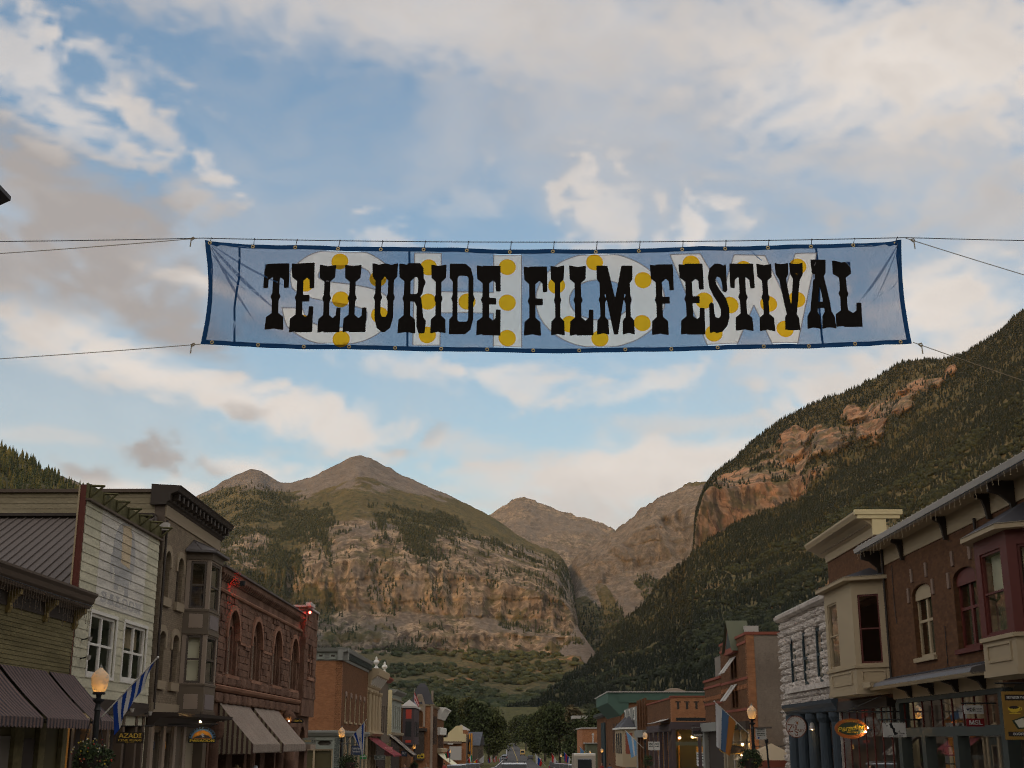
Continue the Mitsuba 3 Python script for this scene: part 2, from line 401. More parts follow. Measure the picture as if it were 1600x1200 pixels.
MASSIF_GORGE = [  # azimuth in degrees, then (range, height) from foot to back
    (1.49, (2000, -10), (2500, 144), (2800, 228), (3100, 291), (3350, 349), (3500, 409), (3800, 467), (4600, 429)),
    (2.12, (2000, -10), (2500, 144), (2800, 228), (3100, 296), (3350, 360), (3500, 426), (3800, 490), (4600, 456)),
    (2.79, (2000, -10), (2500, 144), (2800, 228), (3100, 308), (3350, 384), (3500, 466), (3800, 541), (4600, 517)),
    (3.51, (2000, -10), (2500, 144), (2800, 228), (3100, 314), (3350, 396), (3500, 485), (3800, 565), (4600, 546)),
    (4.44, (2000, -10), (2500, 144), (2800, 228), (3100, 324), (3350, 416), (3500, 518), (3800, 608), (4600, 598)),
    (5.55, (2000, -10), (2500, 143), (2800, 227), (3100, 337), (3350, 442), (3500, 561), (3800, 663), (4600, 663)),
    (7.01, (2000, -10), (2500, 143), (2800, 227), (3100, 351), (3350, 470), (3500, 607), (3800, 723), (4600, 735)),
    (8.16, (2000, -10), (2500, 143), (2800, 226), (3100, 355), (3350, 480), (3500, 623), (3800, 744), (4600, 760)),
    (9.30, (2000, -10), (2500, 142), (2800, 226), (3100, 354), (3350, 478), (3500, 621), (3800, 742), (4600, 758)),
    (10.68, (2000, -10), (2500, 142), (2800, 225), (3100, 344), (3350, 460), (3500, 592), (3800, 704), (4600, 714)),
    (12.29, (2000, -10), (2500, 141), (2800, 223), (3100, 327), (3350, 426), (3500, 537), (3800, 633), (4600, 630)),
]
SLOPE_RIGHT = [  # azimuth in degrees, then (range, height) from foot to back
    (-1.88, (1250, -12), (1350, 24), (1340, 23), (1400, 24), (1500, 25), (2100, -44)),
    (-0.78, (1200, -12), (1320, 26), (1340, 30), (1400, 31), (1500, 34), (2100, -31)),
    (0.89, (1150, -12), (1290, 30), (1340, 38), (1400, 41), (1500, 46), (2100, -15)),
    (2.21, (1100, -12), (1300, 37), (1440, 60), (1500, 65), (1600, 76), (2200, 21)),
    (3.42, (1000, -12), (1300, 44), (1590, 86), (1650, 93), (1750, 110), (2350, 58)),
    (4.49, (950, -12), (1330, 56), (1740, 127), (1800, 138), (1900, 165), (2500, 120)),
    (5.81, (880, -12), (1348, 66), (1890, 168), (1950, 184), (2050, 220), (2650, 181)),
    (6.39, (850, -12), (1350, 72), (1940, 193), (2000, 211), (2100, 253), (2700, 219)),
    (7.46, (800, -12), (1360, 79), (2040, 226), (2100, 248), (2200, 297), (2800, 267)),
    (7.84, (790, -12), (1289, 102), (1900, 264), (1930, 272), (2230, 316), (2830, 289)),
    (8.02, (780, -12), (1293, 105), (1920, 276), (1950, 319), (2250, 389), (2850, 379)),
    (8.18, (770, -12), (1296, 107), (1940, 284), (1970, 344), (2270, 410), (2870, 402)),
    (8.59, (750, -12), (1299, 111), (1970, 298), (2000, 385), (2300, 451), (2900, 451)),
    (9.62, (700, -12), (1294, 117), (2020, 329), (2050, 395), (2350, 498), (2950, 504)),
    (10.81, (650, -12), (1289, 122), (2070, 355), (2100, 409), (2400, 550), (3000, 564)),
    (12.56, (600, -12), (1270, 126), (2090, 379), (2120, 418), (2420, 600), (3020, 625)),
    (14.29, (560, -12), (1239, 134), (2070, 412), (2100, 441), (2400, 626), (3000, 659)),
    (16.29, (520, -12), (1217, 143), (2070, 451), (2100, 481), (2400, 660), (3000, 701)),
    (17.42, (500, -12), (1206, 147), (2070, 474), (2100, 506), (2400, 680), (3000, 727)),
    (18.51, (480, -12), (1195, 153), (2070, 500), (2100, 526), (2400, 681), (3000, 729)),
    (19.86, (460, -12), (1162, 155), (2020, 509), (2050, 530), (2350, 671), (2950, 723)),
    (21.25, (440, -12), (1128, 158), (1970, 525), (2000, 541), (2300, 684), (2900, 745)),
    (22.65, (420, -12), (1072, 157), (1870, 523), (1900, 541), (2200, 692), (2800, 768)),
    (25.36, (380, -12), (960, 147), (1670, 491), (1700, 507), (2000, 677), (2600, 776)),
    (29.17, (320, -12), (837, 132), (1470, 447), (1500, 464), (1800, 643), (2400, 763)),
    (33.78, (260, -12), (714, 113), (1270, 387), (1300, 402), (1600, 575), (2200, 708)),
]
SLOPE_LEFT = [  # azimuth in degrees, then (range, height) from foot to back
    (-29.95, (330, -12), (700, 84), (1200, 238), (1500, 368), (2000, 416)),
    (-26.32, (330, -12), (700, 79), (1200, 223), (1500, 344), (2000, 383)),
    (-22.49, (330, -12), (700, 74), (1200, 206), (1500, 317), (2000, 345)),
    (-21.81, (330, -12), (700, 72), (1200, 202), (1500, 310), (2000, 336)),
    (-20.90, (330, -12), (700, 70), (1200, 195), (1500, 299), (2000, 321)),
    (-20.16, (330, -12), (700, 68), (1200, 189), (1500, 290), (2000, 308)),
    (-19.40, (330, -12), (700, 67), (1200, 183), (1500, 280), (2000, 296)),
    (-17.61, (330, -12), (700, 61), (1200, 166), (1500, 253), (2000, 260)),
    (-16.18, (330, -12), (700, 54), (1200, 145), (1500, 219), (2000, 214)),
    (-14.83, (330, -12), (700, 33), (1200, 77), (1500, 113), (2000, 75)),
    (-13.88, (330, -12), (700, 20), (1200, 38), (1500, 51), (2000, -6)),
]
RIDGE_LEFT_BACK = [  # azimuth in degrees, then (range, height) from foot to back
    (-23.95, (2300, -10), (2800, 356), (3300, 669), (3900, 680)),
    (-21.30, (2300, -10), (2800, 355), (3300, 667), (3900, 676)),
    (-20.59, (2300, -10), (2800, 349), (3300, 654), (3900, 660)),
    (-19.88, (2300, -10), (2800, 341), (3300, 638), (3900, 641)),
    (-19.02, (2300, -10), (2800, 331), (3300, 619), (3900, 618)),
    (-17.64, (2300, -10), (2800, 311), (3300, 578), (3900, 570)),
    (-15.95, (2300, -10), (2800, 278), (3300, 511), (3900, 490)),
]


class Massif:
    """A mountain side: for each azimuth (as seen from the town) a profile from its foot over its cliffs to its back, carved with ribs and gullies."""
    def __init__(self, table, n_az, n_r, carve, seed, rough=1.0):
        az = np.array([a for a, *_ in table])
        prof = np.array([[list(q) for q in row[1:]] for row in table], float)
        self.a = np.linspace(az[0], az[-1], n_az)
        k = prof.shape[1]
        span = np.cumsum(np.r_[0, np.linalg.norm(np.diff(prof.mean(0), axis=0) * [0.45, 2.2], axis=1)])
        # knots are stretched where the table is steep, so cliffs keep their mesh density
        self.t = np.linspace(0, 1, n_r)
        along_az = PchipInterpolator(az, prof, axis=0)(self.a)                     # n_az, k, 2
        s = span / span[-1]
        full = np.stack([np.stack([np.interp(self.t, s, along_az[i, :, c]) for c in (0, 1)], -1) for i in range(n_az)])
        r, z = full[..., 0], full[..., 1]
        A = np.radians(self.a)[:, None] + 0 * r
        steep = np.gradient(z, axis=1) / np.maximum(np.abs(np.gradient(r, axis=1)), 1e-3)
        self.steep = steep
        q = np.stack([A * 2600 / 150, z / 420, 0 * r + seed], -1)
        warp = meshkit.fbm(np.stack([A * 2600 / 400, z / 300, 0 * r + seed + 3], -1), 3, seed) - 0.5
        q[..., 0] += warp * 1.6
        rib = 1 - np.abs(2 * meshkit.fbm(q, 5, seed + 1) - 1)
        lump = meshkit.fbm(np.stack([A * 2600 / 70, r / 90, z / 70], -1), 4, seed + 5) - 0.5
        grit = meshkit.fbm(np.stack([A * 2600 / 16, r / 22, z / 14], -1), 3, seed + 9) - 0.5
        ledge = meshkit.fbm(np.stack([A * 2600 / 500, z / 26, 0 * r + 2], -1), 3, seed + 13) - 0.5
        strata = (z + 70 * meshkit.fbm(np.stack([A * 2600 / 300, r / 300, z / 200], -1), 3, seed + 21)) / 42
        strata = strata - np.floor(strata)
        butt2 = 1 - np.abs(2 * meshkit.fbm(np.stack([A * 2600 / 21 + warp * 4, z / 130, 0 * r + seed + 4], -1), 2, seed + 23) - 1)
        mid = np.clip(np.sin(np.pi * np.clip(self.t, 0, 1)) * 2.2, 0, 1)[None]
        hard = np.clip((steep - 0.35) / 0.5, 0, 1)
        butt = 1 - np.abs(2 * meshkit.fbm(np.stack([A * 2600 / 48 + warp * 2, z / 210, 0 * r + seed + 8], -1), 3, seed + 17) - 1)
        r = r + carve * mid * ((rib - 0.75) * -1.6 * (0.75 + 0.25 * hard) - (butt - 0.7) * 1.1 * (0.4 + 0.6 * hard) + lump * (0.5 - 0.36 * hard) + ledge * 0.18 * hard + (strata - 0.5) * 0.10 * hard - (butt2 - 0.7) * 0.5 * hard)
        z = z + rough * mid * (lump * 16 * (1 - 0.8 * hard) + grit * (9 - 3 * hard))
        self.r, self.z, self.A = r, z, A
        self.V = np.stack([r * np.sin(A), r * np.cos(A), z], -1)
        self.n_az, self.n_r = n_az, n_r

    def mesh(self):
        return self.V.reshape(-1, 3), grid_faces(self.n_az, self.n_r, flip=True)

    def sample(self, n, rng, density):
        """n points on the surface, kept where density(azimuth, t, steepness) says so; evenly spread by area."""
        V = self.V
        e1, e2 = V[1:, :-1] - V[:-1, :-1], V[:-1, 1:] - V[:-1, :-1]
        area = np.linalg.norm(np.cross(e1, e2)[..., :2], axis=-1) if False else np.abs(np.cross(e1, e2)[..., 2]) + 0.25 * np.linalg.norm(np.cross(e1, e2), axis=-1)
        w = area * density[:-1, :-1]
        pick = rng.choice(w.size, n, p=(w / w.sum()).ravel())
        i, j = np.unravel_index(pick, w.shape)
        u, v = rng.random((2, n, 1))
        return V[i, j] + e1[i, j] * u + e2[i, j] * v


def soft(x, a, b):
    t = np.clip((x - a) / (b - a), 0, 1)
    return t * t * (3 - 2 * t)


def field(m, scale, seed, octaves=4):
    return meshkit.fbm(m.V / scale, octaves, seed)


# a cheap conifer: three ragged skirts of six sides; and a broad-leaved crown: a lumpy ball
def conifer_template(sides=6, tiers=3, seed=0):
    rng = np.random.default_rng(seed)
    V, F = [], []
    for k in range(tiers):
        z0, z1 = k / tiers * 0.8 + 0.04, min(1.0, k / tiers * 0.8 + 0.5)
        rad = 0.20 * (1 - k / (tiers + 0.6))
        ang = np.arange(sides) * 2 * np.pi / sides + rng.random() * 3
        rr = rad * (0.75 + 0.5 * rng.random(sides))
        o = len(V)
        V += [[rr[i] * np.cos(ang[i]), rr[i] * np.sin(ang[i]), z0 - 0.05 * rng.random()] for i in range(sides)] + [[0, 0, z1]]
        F += [[o + i, o + (i + 1) % sides, o + sides] for i in range(sides)]
    return np.array(V), np.array(F)


def crown_template(seed=0, sub=1):
    rng = np.random.default_rng(seed)
    m = trimesh.creation.icosphere(subdivisions=sub)
    v = np.array(m.vertices)
    v = v * (0.75 + 0.5 * rng.random((len(v), 1)))
    v[:, 2] = np.maximum(v[:, 2], -0.5) * 0.9 + 0.45
    return v * 0.5, np.array(m.faces)


def scatter(points, heights, widths, templates, tones, rng):
    """All the trees of one wood as one mesh with a tone of its own for each tree."""
    Vs, Fs, Cs, at = [], [], [], 0
    which = rng.integers(0, len(templates), len(points))
    for k, (tv, tf) in enumerate(templates):
        idx = np.nonzero(which == k)[0]
        if not len(idx):
            continue
        a = rng.random(len(idx)) * 6.283
        c, s = np.cos(a), np.sin(a)
        x = tv[None, :, 0] * c[:, None] - tv[None, :, 1] * s[:, None]
        y = tv[None, :, 0] * s[:, None] + tv[None, :, 1] * c[:, None]
        v = np.stack([x * (heights * widths)[idx, None], y * (heights * widths)[idx, None], np.repeat(tv[None, :, 2], len(idx), 0) * heights[idx, None]], -1) + points[idx, None]
        Vs.append(v.reshape(-1, 3))
        Fs.append((tf[None] + (at + np.arange(len(idx)) * len(tv))[:, None, None]).reshape(-1, 3))
        Cs.append(np.repeat(tones[idx], len(tv), 0))
        at += len(idx) * len(tv)
    return (np.vstack(Vs), np.vstack(Fs)), np.vstack(Cs)


CONIFERS = [conifer_template(seed=k) for k in range(5)]
SMALL_CONIFERS = [conifer_template(5, 2, seed=10 + k) for k in range(4)]
CROWNS = [crown_template(k) for k in range(5)]
scene['foliage'] = {'type': 'twosided', 'bsdf': {'type': 'principled', 'base_color': {'type': 'mesh_attribute', 'name': 'vertex_color'}, 'roughness': 0.8, 'specular': 0.15}}


def tones(rng, n, a, b, spread=0.25):
    t = rng.random((n, 1)) ** 1.5
    return (np.array(a) * (1 - t) + np.array(b) * t) * (1 + spread * (rng.random((n, 1)) * 2 - 1))


GREEN, OLIVE, GOLD = (0.009, 0.014, 0.008), (0.016, 0.020, 0.010), (0.046, 0.041, 0.014)
rng = np.random.default_rng(5)

# --- left massif
LM = Massif(MASSIF_LEFT, 680, 380, 50, 21)
ppx = np.degrees(LM.A)
up = field(LM, 140, 29) - 0.5
turf = np.clip(soft(LM.z + 60 * up, 430, 500) * (1 - soft(LM.steep, 0.75, 1.0)) * (1 - soft(LM.z + 200 * up, 610, 690)) * 0.9 + (1 - soft(LM.z, 120, 185)) * 0.95, 0, 1)
turf = np.maximum(turf, 0.62 * soft(field(LM, 90, 3), 0.47, 0.7) * (LM.z < 420))
scree = np.maximum(soft(LM.z + 120 * up, 560, 660), 0.8 * soft(field(LM, 120, 8), 0.56, 0.66))
# woods hang down from the turf in tongues, and fill the ridge's left end
tongue = meshkit.fbm(np.stack([LM.A * 2600 / 62 + LM.z / 300, 0 * LM.z, 0 * LM.z + 4], -1), 4, 51)
low_, high_ = 505 - 560 * (tongue - 0.42), 575 - 160 * np.abs(meshkit.fbm(np.stack([LM.A * 2600 / 60 + LM.z / 200, 0 * LM.z, 0 * LM.z + 9], -1), 3, 53) - 0.3)
patch = soft(LM.z, low_ - 40, low_ + 45) * (1 - soft(LM.z, high_ - 20, high_ + 22)) * soft(tongue, 0.41, 0.44) * (ppx > -11.0) * (1 - soft(ppx, -3.6, -1.8))
leftwood = soft(-ppx, 9.2, 10.4) * soft(LM.z + 170 * (tongue - 0.5), 250, 300) * (1 - soft(LM.z, 580, 660)) * soft(field(LM, 110, 14), 0.30, 0.42)
turf = np.maximum(turf, np.clip(0.62 * leftwood + 0.62 * patch, 0, 1))
put('mountain', LM.mesh(), 'mountain_rock', smooth=True, kind='structure', label='broad mountain with banded tan cliffs and a turf shoulder', uv=np.stack([turf, scree], -1).reshape(-1, 2))
dots = 0.10 * soft(field(LM, 60, 17), 0.46, 0.62) * (LM.z > 150) * (LM.z < 470) + 0.5 * soft(field(LM, 50, 19), 0.58, 0.64) * (LM.z > 150) * (LM.z < 470)
thin = soft(field(LM, 42, 35), 0.36, 0.60)
dens = np.clip((patch * 1.2 + leftwood * 0.95) * thin + dots, 0, 1.6) * (LM.t[None] < 0.93)
pts = LM.sample(19000, rng, dens)
h = 6 + 7 * rng.random(len(pts))
mesh, col = scatter(pts - [0, 0, 0.8], h, 0.85 + 0.4 * rng.random(len(pts)), SMALL_CONIFERS, tones(rng, len(pts), (0.024, 0.032, 0.018), (0.040, 0.044, 0.022)), rng)
put('mountain_forest', mesh, 'foliage', color=col, kind='stuff', label='dark tongues of conifers hanging over the cliffs of the broad mountain', cat='forest')
# aspen and oak scrub on the apron below the cliffs
lowd = 0.16 * (1 - soft(LM.z, 120, 175)) * soft(field(LM, 110, 61), 0.46, 0.58) + 1.0 * (1 - soft(LM.z + 70 * (field(LM, 160, 63) - 0.5), 38, 60))
pts = LM.sample(8000, rng, lowd * soft(LM.z, -5, 10))
h = 4 + 8 * rng.random(len(pts))
mesh, col = scatter(pts, h, 0.9 + 0.6 * rng.random(len(pts)), CROWNS, tones(rng, len(pts), (0.024, 0.034, 0.016), (0.058, 0.062, 0.024)), rng)
put('scrub', mesh, 'foliage', color=col, kind='stuff', label='aspen and oak scrub on the green apron under the cliffs', cat='shrubs')

# --- peak at the back of the valley and the massif beside the gorge
PB = Massif(PEAK_BACK, 300, 220, 110, 33, 3.5)
put('mountain', PB.mesh(), 'mountain_rock', smooth=True, kind='structure', label='bare far peak in the notch at the head of the valley',
    uv=np.stack([0.25 * soft(PB.z, 700, 560), 0.15 + 0.6 * soft(field(PB, 300, 3), 0.45, 0.6)], -1).reshape(-1, 2))
GM = Massif(MASSIF_GORGE, 380, 300, 80, 47, 2.2)
chute = meshkit.fbm(np.stack([GM.A * 2600 / 55 + GM.z / 160, GM.z / 240, 0 * GM.z], -1), 3, 71)
scree_shade = np.maximum(soft(chute, 0.5, 0.58) * (1 - soft(GM.z, 300, 420)), 0.6)  # scree in the chutes; the even floor greys the massif as shade
gturf = soft(GM.z, 690, 770) * 0.8 + (1 - soft(chute, 0.43, 0.49)) * (1 - soft(GM.z, 330, 460)) * 0.8
put('mountain', GM.mesh(), 'mountain_rock', smooth=True, kind='structure', label='massif with scree chutes right of the gorge, greyed as if in shade', uv=np.stack([np.clip(gturf, 0, 1), scree_shade], -1).reshape(-1, 2))
gtop = 330 + 120 * soft(np.degrees(GM.A), 4.2, 6.0)
gd = (1 - soft(chute, 0.43, 0.49)) * (1 - soft(GM.z, gtop - 60, gtop)) * soft(GM.z, 40, 70)
gd = gd * (1 - 0.75 * (1 - soft(np.degrees(GM.A), 3.6, 4.8)) * soft(field(GM, 60, 73), 0.40, 0.52))
pts = GM.sample(5200, rng, gd)
h = 6 + 7 * rng.random(len(pts))
mesh, col = scatter(pts - [0, 0, 0.8], h, 0.9 + 0.4 * rng.random(len(pts)), SMALL_CONIFERS, tones(rng, len(pts), GREEN, (0.04, 0.05, 0.022)), rng)
put('gorge_forest', mesh, 'foliage', color=col, kind='stuff', label='dark conifers between the grey scree chutes of the gorge', cat='forest')

# --- the fan of scree at the foot of the gorge
fa, fr = np.meshgrid(np.linspace(0, 1, 40), np.linspace(0, 1, 24), indexing='ij')
ang = math.radians(2.62) + (fa - 0.5) * 2 * 62 * fr / 2300
rr_ = 2420 - 260 * fr
fz = 214 - 84 * fr ** 0.9 - 26 * (2 * fa - 1) ** 2 * fr + 5 * (meshkit.fbm(np.stack([fa * 14, fr * 3, fa * 0], -1), 3, 5) - 0.5) * fr
put('scree_fan', (np.stack([rr_ * np.sin(ang), rr_ * np.cos(ang), fz], -1).reshape(-1, 3), grid_faces(40, 24)), 'mountain_rock', smooth=True, kind='structure', label='grey fan of scree at the foot of the gorge', uv=np.stack([0 * fa, 1 + 0 * fa], -1).reshape(-1, 2))

# --- the wooded slope on the right with its cliffs
SR = Massif(SLOPE_RIGHT, 760, 330, 34, 88, 0.8)
sdeg = np.degrees(SR.A)
cliffy = np.clip((SR.steep - 0.55) / 0.5, 0, 1)
brow = soft(sdeg, 7.5, 8.2) * (1 - soft(sdeg, 13.0, 15.0)) * soft(SR.t[None] + 0 * SR.z, 0.60, 0.66) * (1 - soft(SR.t[None] + 0 * SR.z, 0.735, 0.76))
crag = np.zeros_like(SR.z)
for a0, z0, da, dz in ((15.8, 505, 0.75, 42), (17.4, 548, 0.62, 40), (18.75, 580, 0.40, 26), (19.4, 606, 0.30, 22), (13.9, 490, 0.9, 55), (12.5, 520, 0.8, 50), (15.1, 560, 0.5, 26)):
    q = np.hypot((sdeg - a0) / da, (SR.z - z0) / dz) + 2.0 * (field(SR, 30, 91) - 0.5)
    crag = np.maximum(crag, 1 - soft(q, 0.6, 1.05))
SR.V[..., :2] *= (1 - 24 * crag[..., None] * (0.6 + 0.8 * field(SR, 16, 92)[..., None]) / SR.r[..., None])
band = (1 - soft(np.abs(SR.z - (478 + 19 * (sdeg - 12.5))), 18, 46)) * soft(sdeg, 11.5, 12.5) * (1 - soft(sdeg, 18.5, 20)) * soft(field(SR, 48, 94), 0.40, 0.52)
outcrop = np.maximum(crag, 0.85 * band)
rag = field(SR, 34, 93)
cliffy = cliffy * (1 - soft(sdeg + 3 * (rag - 0.5), 12.4, 13.6))
bare = np.clip(np.maximum(cliffy * soft(sdeg, 7.0, 7.8), np.maximum(brow * 0.95 * soft(rag, 0.34, 0.46), outcrop)), 0, 1)
put('mountain', SR.mesh(), 'mountain_rock', smooth=True, kind='structure', label='steep wooded mountain side with orange cliffs on the right',
    uv=np.stack([np.clip(1 - bare, 0, 1), 0 * bare], -1).reshape(-1, 2))
dens = np.clip(1 - bare * 1.02, 0.0, 1) * (SR.t[None] < 0.86) * (0.55 + 0.9 * soft(field(SR, 60, 97), 0.35, 0.6))
n = 80000
pts = SR.sample(n, rng, dens)
rr = np.linalg.norm(pts[:, :2], axis=1)
h = 3.8 + 7.2 * rng.random(n) ** 1.4
mixv = meshkit.fbm(pts / 70, 3, 5)[:, None]
gold = (rng.random((n, 1)) < np.clip((mixv - 0.50) * 4, 0.02, 0.6) * soft(rr, 1100, 1700)[:, None]) * 1.0  # gold share puts sunlit tops into the tree tones, besides aspen colour
broad = (meshkit.fbm(pts / 45, 3, 15) > 0.53) & (rr < 1700)
col = tones(rng, n, GREEN, OLIVE)
col = col * (1 - gold) + tones(rng, n, OLIVE, GOLD) * gold
col[broad] = tones(rng, int(broad.sum()), (0.013, 0.018, 0.008), (0.030, 0.034, 0.012))
m1, c1 = scatter(pts[~broad] - [0, 0, 0.8], h[~broad], 0.85 + 0.45 * rng.random((~broad).sum()), CONIFERS, col[~broad], rng)
put('slope_forest', m1, 'foliage', color=c1, kind='stuff', label='dense conifer forest covering the mountain side on the right', cat='forest')
m2, c2 = scatter(pts[broad], h[broad] * 0.8, 0.75 + 0.4 * rng.random(broad.sum()), CROWNS, col[broad], rng)
put('aspen_wood', m2, 'foliage', color=c2, kind='stuff', label='lighter aspen groves among the conifers on the right slope', cat='forest')

# --- wooded hill and bare ridge behind the roofs on the left
SL = Massif(SLOPE_LEFT, 200, 100, 20, 101, 0.8)
put('hill', SL.mesh(), 'mountain_rock', smooth=True, kind='structure', label='wooded hill behind the roofs on the left', uv=np.stack([1 + 0 * SL.z, 0 * SL.z], -1).reshape(-1, 2))
pts = SL.sample(5000, rng, (SL.t[None] < 0.9) * soft(SL.z, 60, 120) * (SL.A > math.radians(-30)))
h = 7 + 8 * rng.random(len(pts))
mesh, col = scatter(pts - [0, 0, 0.8], h, 0.9 + 0.4 * rng.random(len(pts)), CONIFERS, tones(rng, len(pts), (0.030, 0.040, 0.016), (0.075, 0.075, 0.026)), rng)
put('hill_forest', mesh, 'foliage', color=col, kind='stuff', label='olive conifers covering the hill on the left', cat='forest')
RB = Massif(RIDGE_LEFT_BACK, 120, 60, 30, 111, 1.0)
put('hill', RB.mesh(), 'mountain_rock', smooth=True, kind='structure', label='bare grey ridge showing behind the wooded hill', uv=np.stack([0.1 + 0 * RB.z, 0.7 + 0 * RB.z], -1).reshape(-1, 2))

# --- an added ridge, unseen behind the camera, blocks the low sun from the town
wx, wy = np.meshgrid(np.linspace(-3500, 3500, 71), np.linspace(-2600, -900, 35), indexing='ij')
wz = 560 * np.exp(-((wy + 1700) / 420.0) ** 2) * (0.86 + 0.28 * meshkit.fbm(np.stack([wx / 900, wy / 900, wx * 0], -1), 3, 121)) - 12
put('hill', (np.stack([wx, wy, wz], -1).reshape(-1, 3), grid_faces(*wx.shape)), 'mountain_rock', smooth=True, kind='structure', label='unseen ridge added behind the viewer to block the low sun',
    uv=np.stack([1 + 0 * wx, 0 * wx], -1).reshape(-1, 2))

# ---------------------------------------------------------------- paints and walls
for name_, rgb_, rough_ in [
        ('white_paint', (0.62, 0.60, 0.55), 0.5), ('cream_paint', (0.36, 0.28, 0.175), 0.6), ('pale_yellow', (0.58, 0.48, 0.27), 0.6), ('tan_paint', (0.27, 0.225, 0.155), 0.6),
        ('olive_dark', (0.085, 0.070, 0.028), 0.6), ('console_gold', (0.20, 0.145, 0.05), 0.6), ('brown_trim', (0.085, 0.06, 0.043), 0.55), ('dark_brown', (0.035, 0.025, 0.019), 0.55),
        ('black_iron', (0.016, 0.017, 0.018), 0.45), ('room', (0.17, 0.15, 0.125), 0.9), ('barn_red', (0.105, 0.026, 0.017), 0.7), ('taupe', (0.115, 0.088, 0.062), 0.6),
        ('panel_tan', (0.25, 0.195, 0.15), 0.6), ('panel_mauve', (0.17, 0.14, 0.135), 0.6), ('curtain', (0.60, 0.58, 0.42), 0.9), ('bronze_frame', (0.075, 0.058, 0.045), 0.45),
        ('steel_roof', (0.088, 0.072, 0.064), 0.65), ('lead_roof', (0.11, 0.10, 0.10), 0.5), ('oxblood', (0.105, 0.022, 0.016), 0.5), ('store_green', (0.050, 0.060, 0.054), 0.5),
        ('store_blue', (0.046, 0.062, 0.078), 0.5), ('teal_frame', (0.020, 0.036, 0.042), 0.5), ('green_fascia', (0.055, 0.105, 0.080), 0.6), ('grey_paint', (0.21, 0.21, 0.19), 0.6),
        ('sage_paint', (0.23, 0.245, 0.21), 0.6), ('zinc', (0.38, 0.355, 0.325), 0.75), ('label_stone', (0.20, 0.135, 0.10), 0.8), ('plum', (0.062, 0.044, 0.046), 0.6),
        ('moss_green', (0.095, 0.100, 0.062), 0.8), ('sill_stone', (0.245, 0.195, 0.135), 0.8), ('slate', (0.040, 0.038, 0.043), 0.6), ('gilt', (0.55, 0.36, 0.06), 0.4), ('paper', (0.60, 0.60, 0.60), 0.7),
        ('navy', (0.016, 0.026, 0.055), 0.5), ('sign_green', (0.04, 0.20, 0.06), 0.5), ('rose', (0.55, 0.22, 0.22), 0.7), ('amber', (0.60, 0.25, 0.03), 0.5), ('teal_print', (0.05, 0.17, 0.22), 0.6),
        ('maroon_cloth', (0.16, 0.028, 0.034), 0.85), ('red_paint', (0.42, 0.05, 0.03), 0.5), ('rust_red', (0.22, 0.06, 0.035), 0.6), ('shop_red', (0.20, 0.012, 0.014), 0.5),
        ('asphalt', (0.055, 0.053, 0.052), 0.9), ('kerb_stone', (0.24, 0.23, 0.21), 0.85), ('road_yellow', (0.45, 0.30, 0.04), 0.7), ('rubber', (0.02, 0.02, 0.02), 0.8)]:
    paint(name_, rgb_, rough_)
scene['glass'] = {'type': 'thindielectric', 'int_ior': 1.5}
matte('tan_brick', brick((0.145, 0.110, 0.075), (0.215, 0.170, 0.118), (0.10, 0.078, 0.055), 1.0))
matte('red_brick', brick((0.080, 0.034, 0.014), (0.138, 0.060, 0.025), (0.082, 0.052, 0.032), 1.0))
matte('bright_brick', brick((0.24, 0.095, 0.042), (0.33, 0.145, 0.064), (0.22, 0.135, 0.085), 1.0))  # lighter brick for west-facing side walls, their evening glow put into the colour
matte('sandstone', mottled((0.090, 0.048, 0.032), (0.152, 0.086, 0.058), 1.3, 0.5))
matte('sandstone_trim', mottled((0.19, 0.095, 0.060), (0.255, 0.138, 0.092), 1.1, 0.3))
matte('pale_stone', mottled((0.36, 0.315, 0.275), (0.56, 0.50, 0.445), 2.6, 0.6))
matte('olive_boards', mottled((0.115, 0.096, 0.045), (0.160, 0.135, 0.066), 0.8, 0.3, 5))
matte('tan_boards', mottled((0.215, 0.180, 0.115), (0.265, 0.225, 0.150), 0.6, 0.2, 5))
matte('mint_boards', mottled((0.36, 0.345, 0.255), (0.48, 0.45, 0.335), 0.7, 0.25, 4))
matte('mossy_boards', mottled((0.045, 0.042, 0.018), (0.105, 0.095, 0.042), 2.2, 0.5))
matte('concrete', mottled((0.16, 0.125, 0.098), (0.225, 0.180, 0.142), 0.9, 0.25, 0.5))
matte('mural_white', mottled((0.42, 0.395, 0.35), (0.52, 0.49, 0.435), 1.2, 0.3, 3))
matte('mural_grey', mottled((0.28, 0.275, 0.265), (0.36, 0.35, 0.335), 1.5, 0.35, 3))
matte('mural_orange', mottled((0.40, 0.32, 0.21), (0.47, 0.38, 0.26), 1.5, 0.3, 3))


def awning_stripes(a, b, axis_y, pitch):
    def fn(p, n, uv):
        t = (p.y if axis_y else p.x) / pitch
        f = t - dr.floor(t)
        return mix(a, b, smoothstep(0.42, 0.5, f) * (1 - smoothstep(0.9, 0.98, f))) * (0.85 + 0.3 * fbm(p.x * 2, p.y * 2, p.z * 2, 3))
    return fn


matte('plum_awning', awning_stripes((0.135, 0.092, 0.080), (0.050, 0.043, 0.050), True, 0.23), 0.9)
matte('buff_awning', awning_stripes((0.235, 0.195, 0.160), (0.165, 0.130, 0.108), True, 0.21), 0.9)
matte('awning_cheek', awning_stripes((0.22, 0.185, 0.125), (0.070, 0.042, 0.035), False, 0.21), 0.9)


def arch_shape(s0, s1, z0, z1, rise):
    """An opening with a curved head of that rise."""
    if rise <= 0:
        return rect(s0, z0, s1, z1)
    t = np.linspace(0, np.pi, 17)
    c, w = (s0 + s1) / 2, (s1 - s0) / 2
    return Polygon([(s0, z0), (s1, z0)] + [(c + w * math.cos(a), z1 - rise + rise * math.sin(a)) for a in t])


